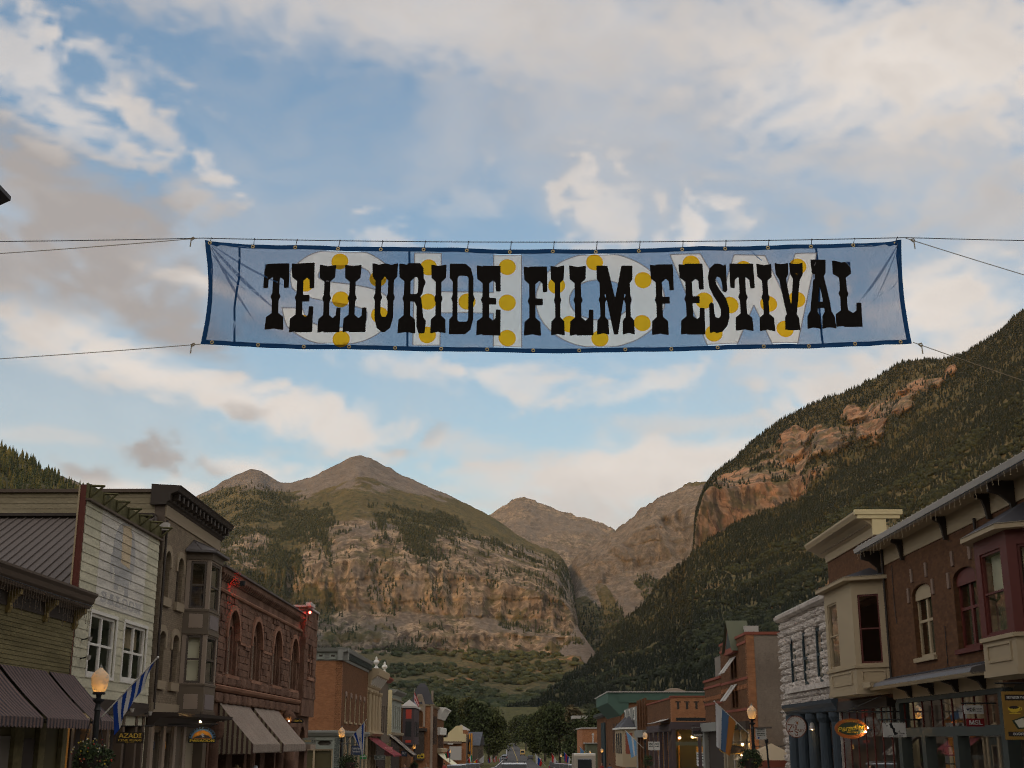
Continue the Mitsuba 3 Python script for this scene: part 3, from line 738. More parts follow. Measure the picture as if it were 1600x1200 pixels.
def window(F, host, s0, s1, z0, z1, frame='white_paint', o=-0.10, fw=0.07, rise=0.0, rail=True, mullions=0, cover=None, cover_from=0.0, label=None, pane=True, name='window'):
    """Builds frame, rails, pane and, if told, a curtain; returns the opening to cut into the wall."""
    op = arch_shape(s0, s1, z0, z1, rise)
    bars = [op.difference(op.buffer(-fw, join_style=2))]
    for k in range(mullions):
        c = s0 + (s1 - s0) * (k + 1) / (mullions + 1)
        bars.append(rect(c - fw * 0.75, z0 + fw / 2, c + fw * 0.75, z1 - fw / 2).intersection(op))
    if rail:
        zm = z0 + (z1 - z0) * 0.5
        bars.append(rect(s0 + fw / 2, zm - fw * 0.4, s1 - fw / 2, zm + fw * 0.4))
    w = put(name, F.sheet(unary_union(bars), o - 0.07, o), frame, host, label)
    if pane:
        put('pane', F.sheet(op.buffer(-fw * 0.5, join_style=2), o - 0.045, o - 0.042), 'glass', w)
    if cover:
        put('curtain', F.sheet(rect(s0 + fw, z0 + fw + (z1 - z0) * cover_from, s1 - fw, z1 - fw), o - 0.26, o - 0.24), cover, w)
    return op


def rooms(F, host, s0, s1, z0, z1, front=-0.5, depth=3.4, floors=()):
    """Real rooms behind the openings: back, side walls, floors and ceilings; whatever light there is comes in by the windows."""
    o1, o0 = front + 0.02, front - depth
    t = 0.05
    put('interior', cat_([F.box(s0, s1, o0 - t, o0, z0, z1), F.box(s0, s0 + t, o0, o1, z0, z1), F.box(s1 - t, s1, o0, o1, z0, z1), F.box(s0 + t, s1 - t, o0, o1, z0, z0 + t), F.box(s0 + t, s1 - t, o0, o1, z1 - t, z1)]
                         + [F.box(s0 + t, s1 - t, o0, o1, z, z + 0.2) for z in floors]), 'room', host)


def wall(F, host, shape, openings, mat, thick=0.5, o=0.0, name='wall', label=None):
    for op in openings:
        shape = shape.difference(op)
    return put(name, F.sheet(shape, o - thick, o), mat, host, label)


def boards(F, parent, shape, z0, h, mats, tilt=0.022, o=0.0, gap=0.006, name='board', rng=random.Random(3)):
    """Lapped siding: every board a piece of its own, proud at its lower edge."""
    minx, miny, maxx, maxy = shape.bounds
    for k in range(int(math.ceil((maxy - z0) / h))):
        a, b = z0 + k * h, z0 + (k + 1) * h - gap
        p = shape.intersection(rect(minx - 1, a, maxx + 1, b))
        if p.is_empty or p.area < 1e-4:
            continue
        for g in getattr(p, 'geoms', [p]):
            if g.geom_type == 'Polygon' and g.area > 1e-4:
                m = extrude(g, 0.02, 0.0)
                v = np.array(m.vertices)
                v[:, 2] += o + tilt * (b - v[:, 1]) / h + rng.uniform(0, 0.004)
                m.vertices = v
                put(name, F.place(m), rng.choice(mats), parent)


def on_boards(F, parent, name, shape, z0, h, mat, tilt=0.022, o=0.0, gap=0.006, label=None):
    """Paint on lapped siding: a thin layer that follows every board."""
    minx, miny, maxx, maxy = shape.bounds
    ms = []
    for k in range(int((miny - z0) // h), int(math.ceil((maxy - z0) / h))):
        a, b = z0 + k * h + 0.002, z0 + (k + 1) * h - gap - 0.001
        p = shape.intersection(rect(minx - 1, a, maxx + 1, b))
        if p.is_empty or p.area < 1e-5:
            continue
        m = extrude(p, 0.004, 0.0)
        v = np.array(m.vertices)
        v[:, 2] += o + 0.0242 + tilt * (b - v[:, 1]) / h
        m.vertices = v
        ms.append(F.place(m))
    return put(name, cat_(ms), mat, parent, label)


def glyph(ch):
    """Slab-serif western capitals of the kind on the banner, in a box one high; returns (polygon, width)."""
    def stem(x, w, z0=0.0, z1=1.0, foot=0.30, head=0.30, spur=True):
        b = w / 2
        p = [rect(x - b, z0 + 0.05, x + b, z1 - 0.05)]
        for zz, up, wide in ((z0, 1, foot), (z1, -1, head)):
            if wide:
                f = wide / 2
                p.append(Polygon([(x - f * 1.02, zz), (x - f * 0.4, zz + 0.012 * up), (x, zz + 0.022 * up), (x + f * 0.4, zz + 0.012 * up), (x + f * 1.02, zz), (x + f * 0.95, zz + 0.19 * up),
                                  (x + b, zz + 0.25 * up), (x - b, zz + 0.25 * up), (x - f * 0.95, zz + 0.19 * up)]))
        if spur:
            zm = (z0 + z1) / 2
            p.append(Polygon([(x - b, zm - 0.055), (x - b - 0.028, zm), (x - b, zm + 0.055), (x + b, zm + 0.055), (x + b + 0.028, zm), (x + b, zm - 0.055)]))
        return unary_union(p)

    def arm(x0, x1, top, drop=0.36):
        """A flag arm at the top (or foot) of E, F, L, T with a hooked beak."""
        a = [(x0, 1.0), (x1, 1.0), (x1 + 0.005, 1 - drop), (x1 - 0.065, 1 - drop - 0.005), (x1 - 0.075, 0.86 - 0.10), (x1 - 0.13, 0.80), (x0, 0.79)]
        g = Polygon(a)
        return g if top else affinity.scale(g, 1, -1, origin=(0, 0.5))
    S, B = 0.105, 0.31
    if ch == 'I':
        g, w = stem(0.15, S), 0.30
    elif ch == 'L':
        g, w = unary_union([stem(0.15, S), arm(0.12, 0.42, False, 0.35)]), 0.43
    elif ch == 'E':
        g, w = unary_union([stem(0.15, S, foot=B, head=B), arm(0.1, 0.40, True), arm(0.1, 0.40, False), rect(0.15, 0.445, 0.325, 0.53)]), 0.42
    elif ch == 'F':
        g, w = unary_union([stem(0.15, S), arm(0.1, 0.42, True), rect(0.15, 0.445, 0.34, 0.53)]), 0.43
    elif ch == 'T':
        a = arm(0.2, 0.42, True, 0.36)
        g, w = unary_union([stem(0.21, S, head=0), a, affinity.scale(a, -1, 1, origin=(0.21, 0))]), 0.43
    elif ch in 'DO':
        out = Polygon([(0.0, 0.0), (0.30, 0.0), (0.40, 0.06), (0.45, 0.2), (0.45, 0.45), (0.48, 0.5), (0.45, 0.55), (0.45, 0.8), (0.40, 0.94), (0.30, 1.0), (0.0, 1.0), (0.0, 0.80), (0.06, 0.75), (0.06, 0.55), (0.035, 0.5), (0.06, 0.45), (0.06, 0.25), (0.0, 0.2)])
        if ch == 'O':
            out = unary_union([out.intersection(rect(0.24, 0, 1, 1)), affinity.scale(out.intersection(rect(0.24, 0, 1, 1)), -1, 1, origin=(0.25, 0))])
        g, w = out.difference(rect(0.20 if ch == 'D' else 0.19, 0.22, 0.31, 0.78).buffer(0.055)), 0.47
    elif ch == 'R':
        bowl = Polygon([(0.15, 1.0), (0.37, 1.0), (0.43, 0.93), (0.44, 0.78), (0.475, 0.72), (0.44, 0.66), (0.42, 0.57), (0.36, 0.49), (0.15, 0.46)]).difference(rect(0.235, 0.60, 0.30, 0.76).buffer(0.05))
        leg = Polygon([(0.30, 0.54), (0.40, 0.50), (0.43, 0.30), (0.44, 0.22), (0.49, 0.17), (0.47, 0.0), (0.37, 0.0), (0.33, 0.10), (0.33, 0.38), (0.29, 0.45), (0.2, 0.46)])
        g, w = unary_union([stem(0.15, S), bowl, leg]), 0.48
    elif ch == 'U':
        cup = Polygon([(0.07, 0.5), (0.07, 0.2), (0.12, 0.06), (0.22, 0.0), (0.28, 0.0), (0.38, 0.06), (0.43, 0.2), (0.43, 0.5), (0.325, 0.5), (0.325, 0.27), (0.29, 0.21), (0.21, 0.21), (0.175, 0.27), (0.175, 0.5)])
        g, w = unary_union([stem(0.122, S, 0.0, 1.0, 0, 0.25).difference(rect(-1, -1, 2, 0.3)), stem(0.378, S, 0.0, 1.0, 0, 0.25).difference(rect(-1, -1, 2, 0.3)), cup]), 0.50
    elif ch == 'M':
        dia = Polygon([(0.03, 1.0), (0.22, 1.0), (0.365, 0.50), (0.51, 1.0), (0.70, 1.0), (0.60, 0.76), (0.555, 0.62), (0.40, 0.0), (0.33, 0.0), (0.175, 0.62), (0.13, 0.76)])
        g, w = unary_union([stem(0.115, 0.085, head=0.20, foot=0.22), stem(0.615, 0.085, head=0.20, foot=0.22), dia]), 0.73
    elif ch == 'S':
        g = Polygon([(0.40, 1.0), (0.36, 0.97), (0.29, 0.995), (0.18, 1.0), (0.07, 0.93), (0.03, 0.80), (0.05, 0.66), (0.12, 0.54), (0.21, 0.43), (0.265, 0.33), (0.26, 0.24), (0.21, 0.20), (0.14, 0.22), (0.115, 0.30), (0.115, 0.41),
                     (0.07, 0.43), (0.03, 0.40), (0.03, 0.0), (0.10, 0.02), (0.16, 0.0), (0.27, 0.02), (0.37, 0.10), (0.42, 0.22), (0.42, 0.36), (0.37, 0.48), (0.30, 0.56), (0.24, 0.62), (0.18, 0.70), (0.17, 0.77), (0.21, 0.82), (0.28, 0.80), (0.31, 0.72), (0.315, 0.60), (0.36, 0.58), (0.40, 0.61)])
        w = 0.45
    elif ch in 'VA':
        v = Polygon([(0.06, 0.80), (0.19, 0.80), (0.27, 0.32), (0.35, 0.80), (0.47, 0.80), (0.36, 0.22), (0.36, 0.0), (0.18, 0.0), (0.18, 0.22)])
        tops = [Polygon([(0.0, 1.0), (0.06, 0.985), (0.12, 0.98), (0.19, 0.985), (0.25, 1.0), (0.24, 0.83), (0.19, 0.76), (0.06, 0.76), (0.01, 0.83)])]
        tops.append(affinity.translate(tops[0], 0.28, 0))
        foot = Polygon([(0.13, 0.0), (0.27, 0.015), (0.41, 0.0), (0.40, 0.18), (0.35, 0.25), (0.19, 0.25), (0.14, 0.18)])
        g, w = unary_union([v, *tops, foot]), 0.53
        if ch == 'A':
            g = unary_union([affinity.scale(g, 1, -1, origin=(0, 0.5)), rect(0.16, 0.30, 0.38, 0.38)])
    elif ch == 'N':
        g, w = unary_union([stem(0.12, S, foot=0.24, head=0.22), stem(0.42, S, foot=0.12, head=0.24), Polygon([(0.03, 1.0), (0.20, 1.0), (0.47, 0.0), (0.37, 0.0)])]), 0.54
    return g.buffer(0.014).buffer(-0.022).buffer(0.014), w


def lay(words, s0, s1, z0, z1):
    """Western lettering fitted into a rectangle: [(character, polygon)]."""
    out, x = [], 0.0
    for ch in words:
        if ch == ' ':
            x += 0.2
            continue
        g, w = glyph(ch)
        out.append((ch, affinity.translate(g, x, 0)))
        x += w + 0.07
    k = (s1 - s0) / (x - 0.07)
    return [(c, affinity.affine_transform(g, [k, 0, 0, z1 - z0, s0, z0])) for c, g in out]


def icicles(F, name, pts, label, group, rng, drop=(0.15, 0.5), step=0.16, mat='zinc'):
    """A string of unlit icicle lights along pts, each strand a part."""
    key = thing(name, label, 'string lights', group)
    put('cable', tube(pts, 0.012, 5), 'black_iron', key)
    p = np.asarray(pts, float)
    L = np.r_[0, np.cumsum(np.linalg.norm(np.diff(p, axis=0), axis=1))]
    for d in np.arange(step / 2, L[-1], step):
        q = np.array([np.interp(d, L, p[:, k]) for k in range(3)])
        n = rng.uniform(*drop)
        put('strand', cat_([tube([q, q - [0, 0, n * 0.5], q - [rng.uniform(-.03, .03), rng.uniform(-.03, .03), n]], 0.006, 4)]
                           + [trimesh.creation.icosphere(0, 0.014).apply_translation(q - [0, 0, n * f]) for f in (0.3, 0.62, 0.97)]), mat, key)
    return key


def awning(F, s0, s1, zt, zb, o1, mat, label, group, valance=0.24, o0=0.04, cheek=None, rng=random.Random(4)):
    """A cloth awning: a sloping sheet with a scalloped valance on an iron frame."""
    key = thing('awning', label, 'awning', group)
    n = 8
    t = np.linspace(0, 1, n)
    m = max(9, int((s1 - s0) / 0.16))
    ss, tt = np.meshgrid(np.linspace(s0, s1, m), np.linspace(0, 1, 12), indexing='ij')
    bays = max(2, round((s1 - s0) / 1.5))
    slack = 0.045 * np.abs(np.sin(np.pi * bays * (ss - s0) / (s1 - s0))) + 0.03 * meshkit.fbm(np.stack([ss * 1.3, tt * 2.5, ss * 0 + zt], -1), 3, 7)
    zz = zt + (zb - zt) * tt - np.sin(np.pi * tt) * (0.03 + slack)
    oo = o0 + (o1 - o0) * tt
    cv = np.stack([ss, zz, oo], -1).reshape(-1, 3)
    nv, cf = len(cv), grid_faces(m, 12)
    put('canopy', F.place(trimesh.Trimesh(np.vstack([cv, cv - [0, 0.012, 0]]), np.vstack([cf, cf[:, ::-1] + nv]), process=False)), mat, key, smooth=True)
    k = int((s1 - s0) / 0.22)
    edge = [(s0, zb)] + [(s0, zb - valance * 0.8)]
    for i in range(k):
        for a in np.linspace(0, 1, 5)[1:]:
            edge.append((s0 + (s1 - s0) * (i + a) / k, zb - valance * (0.8 + 0.2 * math.sin(math.pi * a))))
    edge.append((s1, zb))
    put('valance', F.sheet(Polygon(edge), o1 - 0.012, o1), mat, key)
    put('frame', cat_([tube([F.P(s0 + 0.05, o1 - 0.03, zb - 0.03), F.P(s1 - 0.05, o1 - 0.03, zb - 0.03)], 0.025)]
                      + [tube([F.P(s, o0, zb - 0.05), F.P(s, o1 - 0.03, zb - 0.04)], 0.02) for s in (s0 + 0.06, s1 - 0.06)]), 'black_iron', key)
    if cheek:
        z2 = zb - valance
        put('cheek', F.place(axes(extrude(Polygon([(o0, zt - 0.03), (o1, zb), (o1, z2)] + [(o1 - (o1 - o0) * i / 16, z2 - 0.05 * (i % 2)) for i in range(1, 17)]), 0.012, s0), (0, 0, 1), (0, 1, 0), (1, 0, 0))), cheek, key)
    return key


# ---------------------------------------------------------------- left side of the street
rnd = random.Random(12)
L = LEFT

# the near block, of which only the end of its cornice shows
b = thing('hotel', 'dark moulded cornice end of a tall block at the upper left edge', 'building')
put('wall', bx(-26, -12.5, 2, 26.2, -0.3, 14.2), 'red_brick', b)
put('cornice', L.run([(-0.3, 14.0), (0.0, 13.9), (0.22, 14.1), (0.30, 14.2), (0.34, 14.34), (0.66, 14.52), (0.98, 14.68), (0.98, 14.78), (-0.3, 14.9)], 2, 26.9), 'slate', b)

# olive clapboard shop
b = thing('clapboard_shop', 'olive clapboard shop with a moulded brown cornice, its striped awnings out', 'shop')
put('wall', L.box(22, 36.5, -9, -0.01, -0.3, 6.6), 'olive_dark', b)
boards(L, b, rect(22, 4.55, 36.5, 6.02), 4.55, 0.112, ['olive_boards'], tilt=0.016)
put('frieze', L.box(22, 36.52, 0.0, 0.06, 6.02, 6.36), 'dark_brown', b)
put('cornice', L.run([(-0.3, 6.36), (0.10, 6.36), (0.16, 6.42), (0.40, 6.44), (0.43, 6.52), (0.50, 6.60), (0.53, 6.72), (0.60, 6.80), (0.60, 6.86), (-0.3, 6.92)], 22, 36.62), 'brown_trim', b)
for s in (26.4, 29.0, 31.55, 34.1, 36.4):
    put('console', L.place(axes(extrude(Polygon([(0.03, 5.86), (0.10, 5.86), (0.15, 5.98), (0.13, 6.08), (0.26, 6.24), (0.36, 6.30), (0.36, 6.42), (0.03, 6.42)]), 0.16, s - 0.08), (0, 0, 1), (0, 1, 0), (1, 0, 0))), 'console_gold', b)
for s0, s1 in ((30.2, 31.2), (32.7, 33.3), (34.4, 34.85), (36.15, 36.5)):
    put('pilaster', L.box(s0, s1, 0.0, 0.12, -0.3, 4.4), 'olive_boards', b)
put('door', L.box(33.45, 34.25, 0.0, 0.05, -0.2, 2.9), 'dark_brown', b)
put('display_window', L.box(31.25, 32.65, 0.0, 0.03, 0.6, 2.95), 'room', b)
put('glow_paint_strip', L.box(36.62, 36.95, -0.2, 0.02, -0.2, 3.6), 'amber', b, 'strip painted orange as a lit window beside the awning')  # lamplight put in as strong orange paint, no emission
pst = thing('poster', 'blue poster with a dark figure taped inside the shop window at lower left', 'poster')
put('sheet', L.box(30.35, 30.95, 0.125, 0.135, 1.95, 2.75), 'teal_print', pst)
put('picture', L.sheet(Point(30.65, 2.5).buffer(0.17), 0.137, 0.142), 'cream_paint', pst)
put('figure', L.sheet(Polygon([(30.52, 2.3), (30.78, 2.3), (30.72, 2.48), (30.68, 2.6), (30.62, 2.6), (30.58, 2.48)]), 0.144, 0.148), 'black_iron', pst)
put('caption', L.box(30.40, 30.90, 0.137, 0.142, 2.02, 2.10), 'paper', pst)
for k, (s0, s1) in enumerate(((22.4, 31.2), (31.45, 34.65), (34.85, 36.8))):
    awning(L, s0, s1, 4.62, 3.36, 1.32, 'plum_awning', ['plum striped awning at the left edge of the street, nearest to the viewer', 'plum striped awning in the middle of the row under olive boards', 'plum striped awning beside the pale green clapboard front'][k], 'plum awnings of the clapboard shop')
icicles(L, 'icicle_lights', sag(L.P(28.5, 0.50, 6.55), L.P(36.5, 0.50, 6.5), 0.03), 'unlit icicle lights dangling from the brown cornice of the olive shop', None, rnd, (0.25, 0.75), 0.17, 'taupe')

# pale green false front with a painted advertisement
b = thing('saloon', 'pale green clapboard false front with a faded painted elephant advertisement', 'building')
ops = []
h0, hh = 4.06, 0.268
win = [(37.86, 40.32), (41.2, 43.68)]
for k, (s0, s1) in enumerate(win):
    ops.append(window(L, b, s0, s1, 4.72, 6.47, 'white_paint', o=-0.02, fw=0.085, mullions=1, rail=True, cover='cream_paint' if k else None, cover_from=0.55))
face = rect(36.62, 4.06, 44.46, 9.62)
put('wall', L.sheet(rect(36.6, -0.3, 44.5, 9.9).difference(unary_union(ops)).difference(rect(37, -0.3, 44.1, 3.3)), -0.15, -0.005), 'mint_boards', b)
rooms(L, b, 36.62, 44.48, -0.3, 6.6, front=-0.15, floors=(4.15,))
boards(L, b, face.difference(unary_union([o.buffer(0.02) for o in ops])), h0, hh, ['mint_boards'])
for s0, s1 in win:
    put('casing', L.sheet(rect(s0 - 0.10, 4.62, s1 + 0.10, 6.57).difference(rect(s0, 4.72, s1, 6.47)), 0.02, 0.062), 'white_paint', b)
on_boards(L, b, 'painted_panel', rect(38.1, 6.72, 43.05, 9.62), h0, hh, 'mural_white', label='white painted panel behind the advertisement')
for nm, shp in (('painted_elephant', unary_union([affinity.scale(Point(40.55, 8.55).buffer(1), 1.18, 1.0), rect(39.75, 7.35, 40.15, 8.2), rect(40.85, 7.25, 41.25, 8.2), Polygon([(39.5, 8.6), (39.2, 8.3), (39.25, 7.8), (39.45, 7.6), (39.5, 8.2)]), rect(41.4, 7.7, 41.52, 8.4)])),):
    m = shp.intersection(rect(38.2, 6.8, 43, 9.6))
    on_boards(L, b, nm, m, h0, hh, 'mural_grey', o=0.004)
on_boards(L, b, 'painted_blanket', Polygon([(40.2, 9.42), (41.0, 9.5), (41.2, 9.2), (41.2, 8.15), (40.25, 8.25)]), h0, hh, 'mural_orange', o=0.008)
for c, g in lay('SALOON', 38.55, 42.8, 6.86, 7.19):
    on_boards(L, b, 'painted_letter', g, h0, hh, 'mural_grey', o=0.004, label='faded grey painted letter ' + c)
put('corner_board', bx(-12.66, -12.49, 36.54, 36.62, 3.9, 10.02), 'barn_red', b)
put('edge_trim', bx(-12.705, -12.66, 36.52, 36.62, 6.9, 10.0), 'cream_paint', b)
put('cornice', L.sheet(rect(36.55, 9.62, 44.5, 10.06), 0.0, 0.05), 'mossy_boards', b, 'mossy tilted cornice boards')
put('ledge', L.box(36.55, 44.55, -0.02, 0.16, 9.56, 9.62), 'brown_trim', b)
for s in np.linspace(36.75, 44.35, 7):
    put('bracket', cat_([tube([L.P(s, 0.06, 9.66), L.P(s, 0.42, 9.98)], 0.035, 4), tube([L.P(s, 0.0, 10.02), L.P(s, 0.48, 10.0)], 0.035, 4), tube([L.P(s, 0.07, 9.62), L.P(s, 0.07, 10.06)], 0.03, 4)]), 'mossy_boards', b)
roof = put('roof', bx(-30, -12.72, 44.55, 44.85, 9.5, 10.47), 'steel_roof', b)
for k in range(56):
    x1 = -12.74 - k * 0.30
    q = np.array([[x1 - 0.292, 36.7, 6.53], [x1, 36.7, 6.53], [x1, 44.6, 10.40], [x1 - 0.292, 44.6, 10.40]])
    flat = trimesh.Trimesh(np.vstack([q, q + [0, 0, 0.02]]), [[0, 2, 1], [0, 3, 2], [4, 5, 6], [4, 6, 7], [0, 1, 5], [0, 5, 4], [1, 2, 6], [1, 6, 5], [2, 3, 7], [2, 7, 6], [3, 0, 4], [3, 4, 7]])
    rib = flat.copy()
    rib.vertices = np.vstack([np.array([[x1 - 0.02, 36.7, 6.55], [x1 + 0.012, 36.7, 6.55], [x1 + 0.012, 44.6, 10.42], [x1 - 0.02, 44.6, 10.42]]), np.array([[x1 - 0.02, 36.7, 6.60], [x1 + 0.012, 36.7, 6.60], [x1 + 0.012, 44.6, 10.47], [x1 - 0.02, 44.6, 10.47]])])
    put('panel', cat_([flat, rib]), 'steel_roof', roof)
put('ridge_cap', bx(-30, -12.74, 44.4, 44.9, 10.45, 10.55), 'dark_brown', roof)
put('beam', L.box(36.9, 44.4, -0.3, 0.10, 3.62, 4.04), 'dark_brown', b)
for s in (37.2, 38.8, 40.4, 42.0, 43.4, 44.2):
    put('post', L.box(s - 0.11, s + 0.11, -0.25, 0.03, -0.3, 3.62), 'brown_trim', b)
put('shop_wall', L.box(36.95, 44.3, -0.5, -0.42, -0.3, 3.6), 'dark_brown', b)
put('cream_door', L.box(41.1, 41.9, -0.42, -0.36, -0.2, 3.2), 'cream_paint', b)

# tan brick block with the dark bracketed cornice and an oriel
b = thing('oriel_block', 'tan brick block with dark bracketed cornice and a two storey oriel', 'building')
K = flank(45.0)
put('side_wall', bx(-30, -12.9, 45.03, 53.4, -0.3, 11.4), 'tan_paint', b)
boards(K, b, rect(-24, 9.2, -12.85, 11.38), 9.2, 0.2, ['tan_boards'], name='side_board', tilt=0.02)
put('corner_trim', K.box(-12.86, -12.5, 0.0, 0.05, 9.0, 11.0), 'brown_trim', b)
put('coping', bx(-24, -12.9, 44.86, 45.2, 11.38, 11.50), 'brown_trim', b)
ops, sills = [], []
for s0, s1, z0, z1, r in ((45.35, 46.12, 7.74, 9.40, 0.38), (47.12, 47.95, 7.74, 9.40, 0.38), (45.35, 46.12, 4.88, 6.58, 0.22), (47.12, 47.95, 4.88, 6.58, 0.22)):
    ops.append(window(L, b, s0, s1, z0, z1, 'bronze_frame', o=-0.14, fw=0.06, rise=r, cover='curtain' if z0 > 7 else None))
    ring = arch_shape(s0 - 0.2, s1 + 0.2, z1 - 0.55, z1 + 0.22, r + 0.12).difference(arch_shape(s0, s1, z0, z1, r))
    put('arch_stone', L.sheet(ring, 0.0, 0.055), 'sill_stone', b)
    put('sill', L.box(s0 - 0.14, s1 + 0.14, -0.05, 0.12, z0 - 0.30, z0 - 0.003), 'sill_stone', b)
wall(L, b, rect(45.0, 3.7, 53.5, 10.52), ops + [rect(48.75, 4.95, 51.0, 6.65), rect(48.75, 7.68, 51.0, 9.4)], 'tan_brick', 0.45)
rooms(L, b, 45.1, 53.4, -0.3, 10.4, front=-0.45, floors=(3.4, 7.0))
put('frieze', L.box(44.98, 53.55, -0.4, 0.05, 10.52, 10.96), 'sill_stone', b)
put('cornice', L.run([(-0.50, 10.92), (0.05, 10.94), (0.09, 11.04), (0.17, 11.08), (0.19, 11.30), (0.46, 11.42), (0.50, 11.54), (0.55, 11.61), (-0.50, 11.67)], 44.8, 53.75), 'dark_brown', b)
for s in np.arange(45.15, 53.6, 0.62):
    put('modillion', L.box(s, s + 0.2, 0.18, 0.42, 11.14, 11.36), 'dark_brown', b)
put('band', L.box(45.0, 53.5, -0.1, 0.09, 3.78, 4.12), 'sill_stone', b)
oriel = put('oriel', bx(-12.47, -12.42, 48.5, 51.0, 3.85, 4.85), 'taupe', b)
foot = [(-12.48, 48.42), (-11.62, 48.66), (-11.62, 50.45), (-12.48, 51.3)]
for z0, z1, mat, grow in ((3.82, 4.82, 'taupe', 0.02), (6.84, 7.58, 'taupe', 0.02), (9.48, 9.74, 'taupe', 0.05), (3.80, 3.90, 'brown_trim', 0.06), (6.70, 6.84, 'taupe', 0.05), (4.82, 4.90, 'taupe', 0.05), (7.54, 7.62, 'taupe', 0.05)):
    put('band', extrude(Polygon(foot).buffer(grow, join_style=2), z1 - z0, z0), mat, oriel)
for (p, q), n in ((((foot[0]), (foot[1])), 0), ((foot[1], foot[2]), 1), ((foot[2], foot[3]), 2)):
    G, wlen = between(p, q)
    for z0, z1 in ((4.9, 6.72), (7.62, 9.48)):
        op = window(G, b, 0.16, wlen - 0.14, z0 + 0.02, z1 - 0.06, 'bronze_frame', o=-0.03, fw=0.085, cover='curtain' if (n == 0 and z0 < 6) else None, name='oriel_window')
        put('oriel_casing', G.sheet(rect(0, z0 - 0.005, wlen, z1 + 0.005).difference(op), -0.10, 0.0), 'panel_tan', b)
    for z0, z1 in ((3.98, 4.52), (6.93, 7.44)):
        put('oriel_panel', G.box(0.2, wlen - 0.18, 0.02, 0.04, z0, z1), 'panel_tan' if n == 0 else 'panel_mauve', b)
eave = [(-12.48, 48.1), (-11.38, 48.45), (-11.38, 50.7), (-12.48, 51.6)]
put('oriel_eave', extrude(Polygon(eave), 0.08, 9.74), 'lead_roof', b)
apex = [(-12.48, 49.2, 10.32), (-12.48, 50.3, 10.32)]
hv = np.array([[x, y, 9.82] for x, y in eave] + apex)
rf = trimesh.Trimesh(hv, [[0, 1, 4], [1, 2, 5], [1, 5, 4], [2, 3, 5], [0, 4, 5], [0, 5, 3]])
rr = put('oriel_roof', rf, 'lead_roof', b)
for a, c in ((1, 4), (2, 5)):
    put('seam', tube([hv[a], hv[c]], 0.025, 5), 'lead_roof', rr)
put('seam', tube([(hv[0] + hv[1]) / 2, hv[4]], 0.02, 5), 'lead_roof', rr)
put('shop_cornice', L.run([(-0.1, 3.36), (0.1, 3.36), (0.35, 3.62), (0.95, 3.68), (0.98, 3.79), (-0.1, 3.80)], 45.0, 53.6), 'dark_brown', b)
ops = [window(L, b, s0, s1, 0.6, 3.2, 'taupe', o=-0.05, fw=0.06, rail=True, name='shop_window') for s0, s1 in ((45.5, 46.5), (46.95, 47.95))]
wall(L, b, rect(45.02, -0.3, 53.5, 3.36), ops + [rect(50.2, -0.3, 52.9, 3.0)], 'taupe', 0.4, -0.02, name='shop_front')
for s in (45.2, 46.72, 48.2, 49.6):
    put('pilaster', L.box(s - 0.17, s + 0.17, -0.02, 0.08, -0.3, 3.36), 'panel_tan', b)
for k, s in enumerate((45.75, 47.2)):
    put('window_sticker', L.sheet(Point(s + 0.22, 2.7).buffer(0.16), -0.085, -0.08), 'navy' if k == 0 else 'amber', b)
dish = thing('floodlight', 'small white box lamp on the corner of the tan block above the mossy cornice', 'lamp')
put('housing', bx(-12.55, -12.25, 44.55, 44.85, 9.98, 10.24), 'zinc', dish)
put('arm', tube([(-12.5, 44.98, 9.85), (-12.4, 44.8, 10.0)], 0.03), 'black_iron', dish)

# red sandstone block
b = thing('sandstone_block', 'red sandstone block with four tall blind arches and corbelled cornice', 'building')
arches = [56.95 + 5.32 * k for k in range(4)]
A_out = [arch_shape(c - 1.42, c + 1.42, 5.6, 8.62, 1.42) for c in arches]
A_in = [arch_shape(c - 1.16, c + 1.16, 5.6, 8.40, 1.16) for c in arches]
shape = rect(53.62, 4.25, 74.8, 9.02).difference(unary_union(A_in))
put('wall', L.sheet(shape, -0.7, 0.0), 'sandstone', b)
rooms(L, b, 53.64, 79.3, -0.6, 9.8, front=-0.7, depth=4, floors=(4.5,))
put('lower_wall', L.sheet(rect(53.62, -0.6, 79.3, 4.25).difference(unary_union([arch_shape(s, s + 2.6, -0.6, 3.5, 1.3) for s in (54.6, 58.4, 62.2, 66.0, 69.8)] + [arch_shape(76.2, 78.2, -0.6, 3.7, 1.0)])), -0.7, 0.0), 'sandstone', b)
blk = random.Random(8)
zone = rect(53.66, 5.66, 74.6, 8.92).difference(unary_union([a.buffer(0.05) for a in A_out]))
n_stone = 0
for k in range(11):
    z, s = 5.66 + k * 0.297, 53.66 - blk.random() * 0.4
    while s < 74.6:
        w = blk.uniform(0.55, 1.25)
        p = rect(s + 0.012, z + 0.012, s + w - 0.012, z + 0.285).intersection(zone)
        s += w
        if p.is_empty or p.area < 0.03:
            continue
        m = extrude(p, 0.02 + blk.random() * 0.075, -0.01)
        v = np.array(m.vertices)
        f = v[:, 2] > 0
        v[f, 2] += np.array([blk.uniform(-0.015, 0.03) for _ in range(int(f.sum()))])
        m.vertices = v
        put('stone', L.place(m), 'sandstone', b)
        n_stone += 1
s = 53.7
